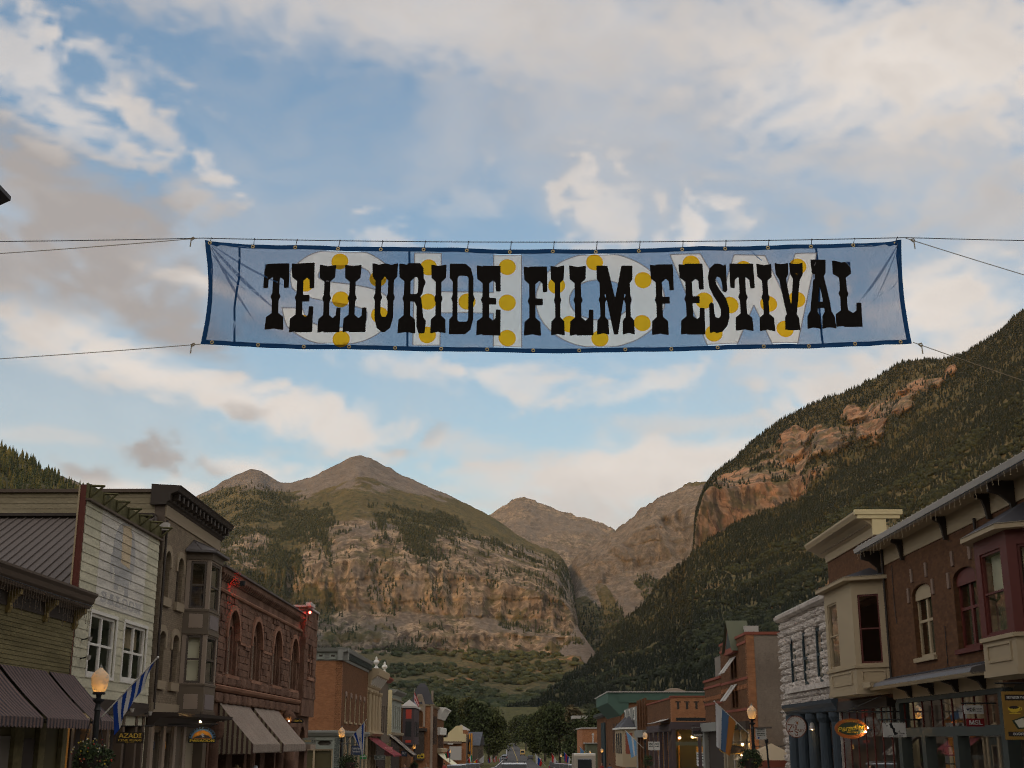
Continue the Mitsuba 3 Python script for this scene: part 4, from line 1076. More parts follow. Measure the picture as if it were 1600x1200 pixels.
while s < 74.6 and n_stone < 298:
    w = blk.uniform(1.0, 1.7)
    m = trimesh.creation.icosphere(2, 1.0)
    v = np.array(m.vertices)
    v = np.sign(v) * np.abs(v) ** 0.45
    m.vertices = v * [w / 2 - 0.02, 0.21, 0.13] * (0.93 + 0.14 * np.random.default_rng(n_stone).random((len(v), 1))) + [s + w / 2, 5.34, 0.03]
    put('stone', L.place(m), 'sandstone', b)
    m2 = m.copy()
    m2.apply_translation((0.3, -0.74, 0.02))
    put('stone', L.place(m2), 'sandstone', b)
    s, n_stone = s + w, n_stone + 2
for k, c in enumerate(arches):
    put('arch_trim', L.sheet(A_out[k].difference(A_in[k]).intersection(rect(0, 7.15, 99, 9)), -0.1, 0.13), 'sandstone_trim', b)
    rec = put('arch_recess', L.sheet(A_in[k].buffer(0.02).difference(unary_union([arch_shape(c - 0.92, c - 0.10, 5.7, 7.75, 0.41), arch_shape(c + 0.10, c + 0.92, 5.7, 7.75, 0.41)])), -0.42, -0.16), 'sandstone', b)
    for d in (-0.92, 0.10):
        window(L, b, c + d, c + d + 0.82, 5.7, 7.75, 'panel_tan', o=-0.26, fw=0.05, rise=0.41, cover='sandstone_trim')
    put('sill', L.box(c - 1.3, c + 1.3, -0.3, 0.16, 5.46, 5.6), 'sandstone_trim', b)
    if k < 3:
        put('impost', L.box(c + 1.5, c + 3.8, 0.0, 0.10, 7.02, 7.14), 'sandstone_trim', b)
put('ledge', L.run([(-0.2, 4.84), (0.10, 4.86), (0.22, 4.95), (0.26, 5.06), (0.12, 5.12), (-0.2, 5.14)], 53.62, 79.6), 'sandstone_trim', b)
put('belt', L.run([(-0.2, 8.88), (0.14, 8.92), (0.18, 9.0), (0.12, 9.06), (-0.2, 9.08)], 53.62, 79.6), 'sandstone_trim', b)
put('frieze', L.box(53.62, 74.8, -0.6, 0.03, 9.08, 9.50), 'sandstone', b)
put('parapet', L.box(53.62, 74.8, -0.6, 0.26, 9.66, 9.88), 'sandstone', b)
put('coping', L.box(53.6, 74.85, -0.6, 0.36, 9.88, 9.97), 'steel_roof', b)
for s in np.arange(53.8, 74.7, 0.42):
    put('corbel', L.run([(0.02, 9.42), (0.10, 9.42), (0.25, 9.60), (0.25, 9.665), (0.02, 9.665)], s, s + 0.22), 'sandstone', b)
tw = unary_union([arch_shape(s, s + 0.5, 6.5, 8.25, 0.0) for s in (76.3, 77.3)])
tower = put('tower', L.sheet(rect(74.8, 4.25, 79.35, 10.36).difference(tw), -0.7, 0.28), 'sandstone', b)
put('mullion', L.sheet(rect(76.2, 7.35, 77.9, 7.5), 0.1, 0.3), 'sandstone_trim', tower)
put('sill', L.box(76.0, 78.2, 0.2, 0.42, 6.28, 6.46), 'sandstone_trim', tower)
put('coping', L.box(74.7, 79.5, -0.7, 0.40, 10.36, 10.46), 'zinc', tower)
for k in range(15):
    z, s = 5.25 + k * 0.34, 74.82 - blk.random() * 0.3
    while s < 79.3 and n_stone < 300:
        w = blk.uniform(0.6, 1.2)
        p = rect(max(s, 74.82) + 0.012, z + 0.012, min(s + w, 79.33) - 0.012, z + 0.328).difference(tw.buffer(0.04))
        s += w
        if p.is_empty or p.area < 0.04 or (8.8 < z < 9.1):
            continue
        put('stone', L.sheet(p, 0.27, 0.29 + blk.random() * 0.06), 'sandstone', tower)
put('sign_board', L.box(77.2, 79.2, 0.0, 0.5, 2.4, 3.05), 'panel_tan', b)
awning(L, 55.1, 61.4, 4.40, 2.72, 1.56, 'buff_awning', 'buff striped awning with a brown and cream cheek, nearer of the pair under red sandstone', 'buff awnings on the sandstone block', valance=0.36, cheek='awning_cheek')
awning(L, 62.3, 68.8, 4.40, 2.72, 1.56, 'buff_awning', 'buff striped awning with a brown and cream cheek, farther of the pair under red sandstone', 'buff awnings on the sandstone block', valance=0.36, cheek='awning_cheek')
for s in (54.2, 61.9, 69.3, 72.6):
    put('column', lathe([(0.0, -0.6), (0.42, -0.6), (0.42, -0.2), (0.30, -0.1), (0.28, 2.9), (0.40, 3.0), (0.46, 3.3), (0.46, 3.6), (0.0, 3.6)], 16, L.P(s, 0.05, 0)), 'sandstone', b)
put('boulder', axes(trimesh.creation.icosphere(2, 0.34), (1, 0, 0), (0, 1, 0), (0, 0, 1), L.P(70.6, 0.3, 4.1)), 'sandstone', b, 'rounded stone corbel ball')


def red_lamp(s, o, z, label):
    """A small floodlight on an arm, its lens turned to the wall, so that from down the street mostly its glow on the stone is seen."""
    k = thing('red_floodlight', label, 'lamp', 'red floodlights on the sandstone cornice')
    put('housing', cat_([L.box(s - 0.10, s - 0.05, o - 0.10, o + 0.10, z - 0.10, z + 0.10), L.box(s - 0.05, s + 0.08, o + 0.06, o + 0.10, z - 0.08, z + 0.10), tube([L.P(s, 0.1, z + 0.12), L.P(s, o, z + 0.08)], 0.02)]), 'black_iron', k)
    key = put('lens', trimesh.creation.icosphere(2, 0.045).apply_translation(L.P(s, o, z)), 'red_paint', k)
    scene[key]['emitter'] = {'type': 'area', 'radiance': {'type': 'rgb', 'value': [26.0, 0.7, 0.4]}}
    return key


red_lamp(55.7, 0.62, 9.42, 'red floodlight turned to the near end of the sandstone cornice')
far_ = red_lamp(74.4, 0.55, 10.02, 'red floodlight shining on the corner tower of the sandstone block')
knob_ = put('glow_cap', trimesh.creation.icosphere(2, 0.07).apply_translation(L.P(74.25, 0.62, 9.98)), 'red_paint', far_.split('__')[0])
scene[knob_]['emitter'] = {'type': 'area', 'radiance': {'type': 'rgb', 'value': [5.0, 0.25, 0.16]}}
put('cap_stone', bx(-12.2, -11.9, 74.6, 76.2, 10.4, 10.62), 'zinc', b)

# ---------------------------------------------------------------- left side, beyond the cross street (the ground lies lower here)
def simple_windows(F, b, spots, z0, z1, w, frame, rise=0.0, o=-0.08, fw=0.06, mullions=0, cover=None):
    return [window(F, b, s - w / 2, s + w / 2, z0, z1, frame, o=o, fw=fw, rise=rise, mullions=mullions, cover=cover) for s in spots]


# corner brick store
b = thing('brick_store', 'brick corner store with a bracketed grey cornice and a row of narrow white windows', 'shop')
K = flank(93.5)
ops = simple_windows(L, b, [96.1, 99.0, 101.9, 104.8, 107.6], 4.25, 6.05, 0.75, 'cream_paint', 0.15, o=-0.02, fw=0.10)
wall(L, b, rect(93.5, 3.3, 110, 8.45), ops, 'red_brick', 0.45)
for s in (96.1, 99.0, 101.9, 104.8, 107.6):
    put('hood', L.sheet(arch_shape(s - 0.5, s + 0.5, 5.95, 6.4, 0.2).difference(arch_shape(s - 0.37, s + 0.37, 5.0, 6.06, 0.15)), 0, 0.06), 'label_stone', b)
    put('sill', L.box(s - 0.5, s + 0.5, -0.05, 0.12, 4.12, 4.245), 'cream_paint', b)
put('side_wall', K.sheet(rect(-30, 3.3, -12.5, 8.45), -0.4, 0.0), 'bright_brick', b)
put('body', bx(-29.9, -12.95, 93.95, 109.9, -1.5, 8.4), 'room', b)
prof = [(-0.3, 8.44), (0.06, 8.45), (0.10, 9.0), (0.34, 9.06), (0.40, 9.2), (0.44, 9.32), (-0.3, 9.36)]
put('cornice', L.run(prof, 93.1, 110.1), 'grey_paint', b)
put('side_cornice', K.run(prof, -30, -12.06), 'grey_paint', b)
for s in np.arange(93.7, 110, 0.62):
    put('bracket', L.box(s, s + 0.22, 0.06, 0.30, 8.62, 9.04), 'store_green', b)
for x in np.arange(-24.6, -12.6, 0.86):
    p = put('cornice_panel', K.box(x, x + 0.52, 0.06, 0.16, 8.52, 8.98), 'sage_paint', b)
    put('slot', K.box(x + 0.13, x + 0.39, 0.16, 0.17, 8.70, 8.84), 'dark_brown', p)
put('shop_cornice', L.run([(-0.1, 3.2), (0.12, 3.22), (0.30, 3.46), (0.30, 3.6), (-0.1, 3.64)], 93.2, 110), 'grey_paint', b)
put('side_shop_cornice', K.run([(-0.1, 3.2), (0.12, 3.22), (0.30, 3.46), (0.30, 3.6), (-0.1, 3.64)], -20, -12.2), 'grey_paint', b)
op1 = [window(K, b, -15.6 + 0.0, -12.95, 0.9, 2.35, 'cream_paint', o=-0.05, fw=0.09, rail=False, mullions=1, cover='olive_dark', name='shop_window'), window(K, b, -15.6, -12.95, -1.0, 0.75, 'cream_paint', o=-0.05, fw=0.09, rail=False, name='shop_window')]
tr = rect(-15.4, 2.55, -13.0, 2.95)
put('side_shop_front', K.sheet(rect(-20, -1.5, -12.5, 3.2).difference(unary_union(op1 + [tr])), -0.35, 0.0), 'sage_paint', b)
put('transom', K.sheet(tr.difference(unary_union([Polygon([(x + 0.1, 2.75), (x + 0.3, 2.9), (x + 0.95, 2.9), (x + 1.12, 2.75), (x + 0.95, 2.6), (x + 0.3, 2.6)]) for x in (-15.38, -14.2)])), -0.2, -0.12), 'sage_paint', b)
ops = [window(L, b, s, s + 1.6, -0.6, 2.6, 'cream_paint', o=-0.05, fw=0.1, rail=False, name='shop_window') for s in (96.5, 99.4, 104.6, 107.4)]
put('shop_front', L.sheet(rect(93.5, -1.5, 110, 3.2).difference(unary_union(ops)), -0.35, 0.0), 'store_green', b)
for s in (94.0, 96.0, 98.8, 102, 104, 107, 109.5):
    put('pilaster', L.box(s - 0.18, s + 0.18, 0.0, 0.1, -1.5, 3.2), 'cream_paint', b)

# white Italianate front
b = thing('italianate_house', 'cream bracketed false front with two white urn finials on its roof', 'building')
ops = simple_windows(L, b, [112.0, 114.2, 116.4], 4.2, 6.7, 0.8, 'cream_paint', 0.35, fw=0.12)
wall(L, b, rect(110.05, 3.4, 119, 8.1), ops, 'cream_paint', 0.4)
put('body', L.box(110.1, 118.9, -15, -0.45, -1.5, 8.0), 'room', b)
put('end_wall', flank(110.02).box(-13.4, -12.5, -0.1, 0.0, 7.0, 8.75), 'cream_paint', b)
for s in (110.5, 113.1, 115.3, 117.5, 118.7):
    put('column', lathe([(0, 3.55), (0.26, 3.55), (0.20, 3.8), (0.17, 6.7), (0.28, 6.9), (0.28, 7.05), (0, 7.05)], 12, L.P(s, 0.12, 0)), 'cream_paint', b)
put('cornice', L.run([(-0.4, 7.3), (0.1, 7.3), (0.2, 7.45), (0.3, 7.9), (0.85, 8.25), (0.95, 8.7), (0.95, 8.8), (-0.4, 8.85)], 110.05, 119.2), 'cream_paint', b)
for s in np.arange(110.6, 119, 1.5):
    put('bracket', L.run([(0.1, 7.4), (0.3, 7.5), (0.75, 8.1), (0.75, 8.22), (0.1, 8.22)], s, s + 0.3), 'white_paint', b)
for s in (110.6, 117.6):
    put('finial', lathe([(0, 8.8), (0.24, 8.8), (0.10, 9.0), (0.08, 9.1), (0.26, 9.3), (0.22, 9.45), (0.07, 9.55), (0.1, 9.65), (0, 9.85)], 12, L.P(s, 0.6, 0)), 'white_paint', b)
put('ledge', L.run([(-0.1, 3.3), (0.2, 3.3), (0.5, 3.5), (0.5, 3.6), (-0.1, 3.65)], 110.05, 119.3), 'cream_paint', b)
put('shop_front', L.box(110.1, 119, -0.4, -0.2, -1.5, 3.3), 'dark_brown', b)
for s in (110.6, 113, 115.2, 117.4):
    put('post', L.box(s - 0.2, s + 0.2, -0.2, 0.05, -1.5, 3.3), 'cream_paint', b)
awning(L, 111.0, 118.6, 3.2, 1.75, 2.2, 'maroon_cloth', 'plain maroon awning on the cream false front with finials', None, valance=0.12)

# narrow brown front, yellow side wall, shingle awning
b = thing('brown_block', 'plain brown block with narrow tall windows beside the cream false front', 'building')
ops = simple_windows(L, b, [120.3, 122.2, 124.1, 126.2], 3.7, 6.1, 0.8, 'taupe', 0, fw=0.08)
wall(L, b, rect(119.3, 3.3, 127.6, 8.3), ops, 'taupe', 0.4)
put('body', L.box(119.4, 127.5, -14, -0.45, -1.5, 8.2), 'room', b)
put('cornice', L.run([(-0.4, 8.3), (0.2, 8.3), (0.5, 8.6), (0.5, 8.75), (-0.4, 8.8)], 119.3, 127.8), 'rust_red', b)
put('shop_front', L.box(119.3, 127.5, -0.4, -0.1, -1.8, 3.3), 'dark_brown', b)
put('shop_band', L.box(119.3, 127.5, -0.1, 0.25, 2.7, 3.4), 'taupe', b)
b = thing('false_front', 'grey green false front with a pale yellow side wall', 'building')
K = flank(131.5)
put('side_wall', K.sheet(rect(-24, -1.5, -12.5, 7.85), -0.3, 0.0), 'pale_yellow', b)  # one even pale yellow paint
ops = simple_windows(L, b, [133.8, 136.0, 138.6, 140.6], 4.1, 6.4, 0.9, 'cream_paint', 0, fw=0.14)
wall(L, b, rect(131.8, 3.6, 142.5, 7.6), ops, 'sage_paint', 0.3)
put('body', L.box(131.9, 142.4, -11, -0.4, -1.8, 7.5), 'room', b)
put('cornice', L.run([(-0.3, 7.5), (0.1, 7.5), (0.5, 7.75), (0.55, 7.9), (-0.3, 8.0)], 131.7, 142.8), 'grey_paint', b)
put('cornice_band', L.run([(-0.3, 6.9), (0.25, 6.92), (0.3, 7.02), (-0.3, 7.08)], 131.7, 142.8), 'tan_paint', b)
put('ledge', L.run([(-0.1, 3.4), (0.3, 3.5), (0.35, 3.75), (-0.1, 3.8)], 131.7, 142.8), 'tan_paint', b)
put('shop_front', L.box(131.8, 142.5, -0.35, -0.1, -1.8, 3.4), 'dark_brown', b)
sh = thing('shingle_canopy', 'brown shingled canopy sloping out over the pavement between cream front and yellow wall', 'canopy')
rg = random.Random(5)
for k in range(9):
    o0, z0 = 0.05 + k * 0.27, 3.55 - k * 0.215
    for j in range(9):
        s0 = 127.7 + j * 0.52 + rg.uniform(-0.03, 0.03)
        put('shingle', L.run([(o0, z0), (o0 + 0.32, z0 - 0.25), (o0 + 0.32, z0 - 0.20), (o0, z0 + 0.03)], s0, s0 + 0.49), rg.choice(['taupe', 'brown_trim', 'tan_paint']), sh)
put('frame', L.run([(0.0, 3.45), (2.4, 1.55), (2.4, 1.45), (0.0, 3.3)], 127.7, 132.3), 'dark_brown', sh)

# grey oriel house with red panels
b = thing('oriel_house', 'grey oriel house with red panels below the slate tower', 'building')
put('wall', L.box(144.2, 156.5, -12, 0.0, -2, 6.4), 'red_brick', b)
fp = [(-12.5, 144.6), (-11.3, 145.3), (-11.3, 152.5), (-12.5, 153.5)]
put('oriel', extrude(Polygon(fp), 3.9, 2.55), 'plum', b)
put('oriel_roof', extrude(Polygon(fp).buffer(0.15), 0.2, 6.45), 'zinc', b)
put('dome', lathe([(0, 6.65), (0.9, 6.65), (0.6, 6.95), (0.25, 7.2), (0, 7.4)], 12, (-12.0, 147, 0)), 'zinc', b)
G, wl = between(fp[0], fp[1])
for z0, z1, m in ((5.3, 6.3, 'red_paint'), (3.4, 5.0, 'black_iron'), (2.75, 3.05, 'red_paint')):
    put('panel', G.box(0.35, 1.05, 0.0, 0.03, z0, z1), m, b)
G, wl = between(fp[1], fp[2])
for s in (0.8, 3.0, 5.2):
    put('window', G.box(s, s + 1.2, 0.0, 0.03, 3.4, 5.0), 'black_iron', b)  # flat black panels paint the unlit depth of the windows
put('shop_cornice', L.run([(0, 2.2), (0.4, 2.3), (0.5, 2.5), (0, 2.55)], 144.2, 156.5), 'dark_brown', b)

# brick block with the slate tower
b = thing('slate_tower_block', 'brick block with a steep slate tower roof and a pointed cream gable', 'building')
K = flank(195.0)
ops = [window(K, b, -14.85, -13.95, 5.0, 7.3, 'cream_paint', o=-0.1, fw=0.1, rise=0.45)]
wall(K, b, rect(-17.0, -2.5, -12.5, 8.05), ops, 'bright_brick', 0.5)
put('side', L.box(195.05, 208, -10, 0.0, -2.5, 8.0), 'red_brick', b)
put('cornice', K.run([(-0.2, 7.95), (0.2, 8.0), (0.3, 8.2), (-0.2, 8.25)], -17.1, -12.2), 'cream_paint', b)
put('front_cornice', L.run([(-0.2, 7.7), (0.2, 7.8), (0.4, 8.0), (-0.2, 8.05)], 195, 208.2), 'cream_paint', b)
put('gable', K.sheet(Polygon([(-15.25, 5.0), (-13.55, 5.0), (-13.55, 8.2), (-14.1, 9.7), (-14.7, 9.7), (-15.25, 8.2)]).difference(arch_shape(-14.95, -13.85, 4.9, 7.4, 0.55)).difference(Polygon([(-14.95, 7.75), (-13.85, 7.75), (-14.2, 9.25), (-14.6, 9.25)])), 0.0, 0.3), 'panel_tan', b)
put('gable_panel', K.sheet(Polygon([(-14.95, 7.75), (-13.85, 7.75), (-14.2, 9.25), (-14.6, 9.25)]), 0.0, 0.15), 'tan_paint', b)
base = [(-15.9, 194.7), (-12.4, 194.7), (-12.4, 198.2), (-15.9, 198.2)]
cx, cy = -14.15, 196.45
rings = [(1.0, 8.22), (0.80, 9.0), (0.62, 9.9), (0.42, 10.8), (0.22, 11.25), (0.18, 11.3)]
V = np.array([[cx + (x - cx) * k, cy + (y - cy) * k, z] for k, z in rings for x, y in base])
Fq = [[4 * r + i, 4 * r + (i + 1) % 4, 4 * r + 4 + (i + 1) % 4, 4 * r + 4 + i] for r in range(5) for i in range(4)] + [[20, 21, 22, 23]]
put('tower_roof', (V, np.array(Fq)), 'slate', b)
put('flue', bx(-12.75, -12.45, 195.6, 195.9, 8.0, 10.2), 'panel_tan', b)
put('pilaster', bx(-12.75, -12.4, 194.85, 195.2, -2.5, 8.0), 'panel_tan', b)
for s in (197, 199, 201, 203, 205):
    put('window', L.box(s, s + 0.7, 0.0, 0.04, 2.5, 6.6), 'black_iron', b)  # black panels painted for the dark behind tall windows
fe = put('fire_stair', bx(-15.0, -13.6, 193.6, 194.9, 0.3, 4.4), 'dark_brown', b, 'dark covered balcony stair')
put('canopy', bx(-15.3, -13.2, 193.2, 195.0, 4.4, 4.8), 'dark_brown', b)
# brick block with white cornices
b = thing('white_cornice_block', 'brick block with two white cornices just before the gold gabled hall', 'building')
put('wall', L.box(208.2, 226, -12, 0.0, -2.5, 7.4), 'red_brick', b)
put('cornice', L.run([(-0.3, 6.3), (0.2, 6.4), (0.9, 7.6), (1.2, 7.9), (1.2, 8.1), (-0.3, 8.15)], 208.0, 226.4), 'white_paint', b)
put('middle_cornice', L.run([(-0.1, 3.9), (0.4, 4.0), (0.5, 5.0), (0.4, 5.1), (-0.1, 5.1)], 208.0, 226.2), 'white_paint', b)
for s in (210, 213, 216, 219, 222):
    put('window', L.box(s, s + 1.0, 0.0, 0.05, 1.9, 3.8), 'black_iron', b)  # window darkness painted as flat black panels
put('shop_cornice', L.run([(0, 1.2), (0.6, 1.3), (0.7, 1.8), (0, 1.9)], 208.2, 226), 'cream_paint', b)
awning(L, 209, 225, 1.1, -0.7, 2.4, 'curtain', 'cream awning drooping below the brick block with white cornices', None, valance=0.2)
# gold hall with a stepped gable
b = thing('gold_hall', 'gold hall with a sloping gable on a low brick base', 'building')
K = flank(250)
put('gable', K.sheet(Polygon([(-17, 3.2), (-17, 3.7), (-13.1, 3.7), (-13.0, 4.5), (-11.5, 5.8), (-10.3, 5.9), (-10.2, 4.4), (-9.6, 4.3), (-9.6, 2.9), (-17, 2.9)]), -0.4, 0.0), 'pale_yellow', b)
put('body', bx(-20, -9.7, 250.4, 285, -3, 3.6), 'taupe', b)
put('roof', K.run([(0.05, 2.7), (0.7, 2.5), (0.7, 2.6), (0.05, 3.0)], -17, -10.4), 'brown_trim', b)
put('wall', K.sheet(rect(-17, -3, -9.6, 2.7), -0.4, 0.05), 'bright_brick', b)
put('white_sign', K.box(-13.0, -12.0, 0.75, 0.85, 2.45, 2.62), 'white_paint', b)  # plain white painted board, no emission
bs = thing('hanging_banner', 'large pale blue banner on the brick base of the gold hall', 'banner')
put('cloth', flank(249).box(-12.7, -10.4, 0, 0.03, -0.4, 2.1), 'zinc', bs)
b = thing('orange_post_house', 'narrow house with orange columns and dark balconies past the gold hall', 'building')
put('wall', bx(-14, -9.5, 262, 285, -3, 4.3), 'taupe', b)
for x in (-9.35, -8.95):
    put('column', bx(x - 0.12, x + 0.12, 261.4, 262.0, -3, 4.5), 'amber', b)  # plain orange paint
for z in (2.9, 0.6):
    put('balcony', bx(-10.2, -9.2, 260.9, 262, z, z + 0.5), 'dark_brown', b)
b = thing('blue_roof_house', 'low house with a blue metal roof cap behind the gold gable', 'building')
put('wall', bx(-14, -11, 290, 300, -3, 5.4), 'bright_brick', b)
put('roof', lathe([(0, 6.6), (0.3, 6.4), (1.9, 5.5), (2.0, 5.3), (0, 5.3)], 4, (-12.3, 291.5, 0)), 'zinc', b)
b = thing('dark_roof_house', 'dark slate roofed houses in a row before the trees', 'building')
put('wall', bx(-13, -8.6, 292, 340, -3.2, 2.2), 'taupe', b)
put('roof', flank(292).run([(0.3, 2.1), (-24, 5.2), (-48, 2.1)], -13.2, -8.2), 'slate', b)
for s in (295, 301, 308, 316, 325):  # unlit windows painted as black slabs
    put('window', bx(-8.62, -8.55, s, s + 2, -0.6, 1.3), 'black_iron', b)

# ---------------------------------------------------------------- right side of the street
R = RIGHT
b = thing('brick_block', 'long dark red brick block with a cream frieze and white edged roof gutter', 'building')
rooms(R, b, 22, 53.4, -0.3, 9.3, front=-0.45, depth=4.2, floors=(4.3,))
ops = []
for s0, s1, fr in ((40.55, 42.5, 'cream_paint'), (36.48, 38.42, 'oxblood')):
    ops.append(window(R, b, s0, s1, 5.42, 7.72, fr, o=-0.16, fw=0.11, rise=0.30, mullions=1, label='%s twin sash window with an arched head' % ('cream' if fr[0] == 'c' else 'dark red')))
    put('window_head', R.sheet(arch_shape(s0 + 0.03, s1 - 0.03, 7.25, 7.70, 0.30), -0.15, -0.10), fr, b)
    put('sill', R.box(s0 - 0.1, s1 + 0.1, -0.1, 0.10, 5.28, 5.415), fr, b)
    for a, z0, z1 in ((s0 - 0.42, 7.25, 7.72), (s0 + 0.12, 7.86, 8.30), (s1 - 0.30, 7.86, 8.30), (s1 + 0.2, 7.25, 7.72)):
        put('label_stone', R.box(a, a + 0.2, 0.0, 0.05, z0, z1), 'label_stone', b)
wall(R, b, rect(22, 4.3, 46.0, 9.0), ops + [rect(31.2, 5.4, 34.4, 7.4)], 'red_brick', 0.45)
put('frieze', R.box(22, 46.0, -0.4, 0.04, 8.82, 9.40), 'cream_paint', b)
put('soffit', R.box(22, 46.1, -0.3, 0.74, 9.38, 9.44), 'cream_paint', b)
put('gutter', R.run([(0.70, 9.32), (0.82, 9.36), (0.86, 9.50), (0.78, 9.50), (0.70, 9.47)], 22, 46.2), 'zinc', b)
put('roof_edge', R.run([(0.80, 9.50), (0.82, 9.53), (-0.3, 9.72), (-0.3, 9.6)], 22, 46.1), 'zinc', b)
for s, big in ((45.7, 1), (42.9, 0), (38.4, 0), (34.7, 0), (32.9, 1), (30.0, 0), (26, 0)):
    z0 = 8.68 if not big else 8.50
    o1 = 0.72 if big else 0.42
    put('bracket', R.place(axes(extrude(Polygon([(0.04, z0), (0.14, z0), (0.18, z0 + 0.3), (o1 * 0.6, z0 + 0.52), (o1, z0 + 0.60), (o1, 9.38), (0.04, 9.38)]), 0.12, s), (0, 0, 1), (0, 1, 0), (1, 0, 0))), 'dark_brown', b)
put('vent', R.box(31.9, 32.15, 0.04, 0.06, 8.95, 9.2), 'dark_brown', b)
icicles(R, 'icicle_lights', sag(R.P(27, 0.84, 9.34), R.P(46, 0.84, 9.34), 0.01, 30), 'unlit icicle lights along the gutter of the dark red brick block', None, rnd, (0.12, 0.34), 0.42, 'cream_paint')
clip_ = thing('bulb_string', 'string of white bulbs clipped along the roof edge of the brick block', 'string lights')
put('cable', tube(sag(R.P(24, 0.80, 9.545), R.P(46, 0.80, 9.545), 0.0), 0.01, 4), 'zinc', clip_)
for s in np.arange(24.2, 46, 0.5):
    put('bulb', trimesh.creation.icosphere(1, 0.014).apply_translation(R.P(s, 0.80, 9.57)), 'white_paint', clip_)
# taller far bay of the same block
put('tall_wall', R.sheet(rect(46.0, 4.3, 53.4, 10.15).difference(rect(46.1, 5.45, 50.9, 7.85)), -0.45, 0.06), 'red_brick', b)
put('tall_frieze', R.box(45.9, 53.5, -0.4, 0.12, 10.0, 10.35), 'cream_paint', b)
put('tall_cornice', R.run([(-0.3, 10.3), (0.12, 10.3), (0.5, 10.55), (0.72, 10.62), (0.80, 10.78), (0.80, 10.86), (-0.3, 10.92)], 45.9, 54.2), 'cream_paint', b)
put('cornice_end', cat_([R.box(45.72, 45.9, -0.9, 0.82, 10.72, 10.90), R.box(45.76, 45.9, -0.8, 0.72, 10.58, 10.72), R.box(45.8, 45.9, -0.3, 0.2, 10.0, 10.58)]), 'pale_yellow', b)
for s in np.arange(46.2, 53.6, 0.36):
    put('dentil', R.box(s, s + 0.16, 0.12, 0.3, 10.38, 10.5), 'panel_tan', b)


def oriel_bay(host, x_wall, foot, z0, zb, z1, z2, frame, base, roof, apex_z, slots, covers=(None, None, None)):
    """A bay on a street front: panelled base, sashes between posts, cornice and hipped roof. foot: plan points from the near end to the far one."""
    for a, c, m, g in ((z0, zb, base, 0.0), (z0 - 0.02, z0 + 0.14, base, 0.04), (zb - 0.10, zb, base, 0.07), (z1, z2, base if frame == base else frame, 0.0), (z2 - 0.02, z2 + 0.12, 'cream_paint', 0.30)):
        put('bay_band', extrude(Polygon(foot).buffer(g, join_style=2), c - a, a), m, host)
    for k in range(len(foot) - 1):
        G, wl = between(foot[k + 1], foot[k])
        op = window(G, host, slots[k][0] * wl, slots[k][1] * wl, zb + 0.06, z1 - 0.05, frame if k else ('oxblood'), o=-0.04, fw=0.06, name='bay_window', cover=covers[k], cover_from=0.5)
        put('bay_casing', G.sheet(rect(0, zb - 0.003, wl, z1 + 0.003).difference(op), -0.14, 0.0), frame, host)
        if wl > 0.8:
            pz = zb - z0
            fr = rect(wl * 0.14, z0 + pz * 0.34, wl * 0.86, z0 + pz * 0.82)
            put('bay_panel', G.sheet(fr.difference(fr.buffer(-0.06)), 0.0, 0.035), base, host)
    ev = Polygon(foot).buffer(0.32, join_style=2).intersection(rect(0, 0, x_wall, 999))
    xs = np.array(ev.exterior.coords)[:-1]
    pts = np.vstack([np.c_[xs, np.full(len(xs), z2 + 0.10)], [[x_wall + 0.02, foot[0][1] + 1.6, apex_z], [x_wall + 0.02, foot[-1][1] - 1.6, apex_z]]])
    put('bay_roof', trimesh.Trimesh(pts).convex_hull, roof, host)


oriel_bay(b, 12.98, [(12.98, 45.55), (11.95, 46.15), (11.95, 50.3), (12.98, 51.3)], 4.45, 5.42, 7.92, 8.38, 'cream_paint', 'cream_paint', 'slate', 9.0, [(0.17, 0.80), (0.1, 0.46), (0.2, 0.8)])
oriel_bay(b, 12.98, [(12.98, 30.7), (12.0, 31.35), (12.0, 33.6), (12.98, 34.8)], 4.40, 5.36, 7.52, 7.86, 'oxblood', 'cream_paint', 'slate', 8.75, [(0.2, 0.8), (0.16, 0.8), (0.2, 0.8)], ('curtain', 'curtain', None))
# shop fronts below
put('shop_roof', R.run([(-0.1, 4.75), (0.02, 4.95), (0.80, 4.74), (0.86, 4.62), (0.78, 4.56), (-0.1, 4.70)], 35.2, 45.4), 'lead_roof', b)
for k in range(14):
    s = 35.3 + k * 0.72
    put('slate', R.run([(0.03, 4.955), (0.34, 4.872), (0.34, 4.890), (0.03, 4.975)], s, s + 0.69), 'slate', b)
put('shop_fascia', R.box(35.2, 45.4, -0.3, 0.05, 4.22, 4.72), 'cream_paint', b)
put('shop_eave', R.run([(0.0, 4.60), (0.80, 4.52), (0.86, 4.62), (0.0, 4.66)], 35.2, 45.4), 'cream_paint', b)
for s in (36.3, 38.6, 40.9, 43.2):
    put('eave_bracket', R.place(axes(extrude(Polygon([(0.05, 4.22), (0.14, 4.24), (0.25, 4.42), (0.52, 4.52), (0.52, 4.60), (0.05, 4.60)]), 0.14, s), (0, 0, 1), (0, 1, 0), (1, 0, 0))), 'dark_brown', b)
put('end_bracket', R.box(44.9, 45.9, 0.2, 0.95, 4.62, 4.80), 'cream_paint', b)
put('shop_beam', cat_([R.box(35.2, 45.2, -0.25, 0.02, 4.08, 4.22), R.box(35.2, 45.2, -0.25, 0.02, 2.98, 3.26)]), 'store_green', b)
for s in (35.35, 45.0, 39.3, 42.4):
    put('shop_post', R.box(s - 0.2, s + 0.2, -0.3, 0.05, -0.2, 4.1 if s in (35.35, 45.0) else 3.0), 'store_green', b)
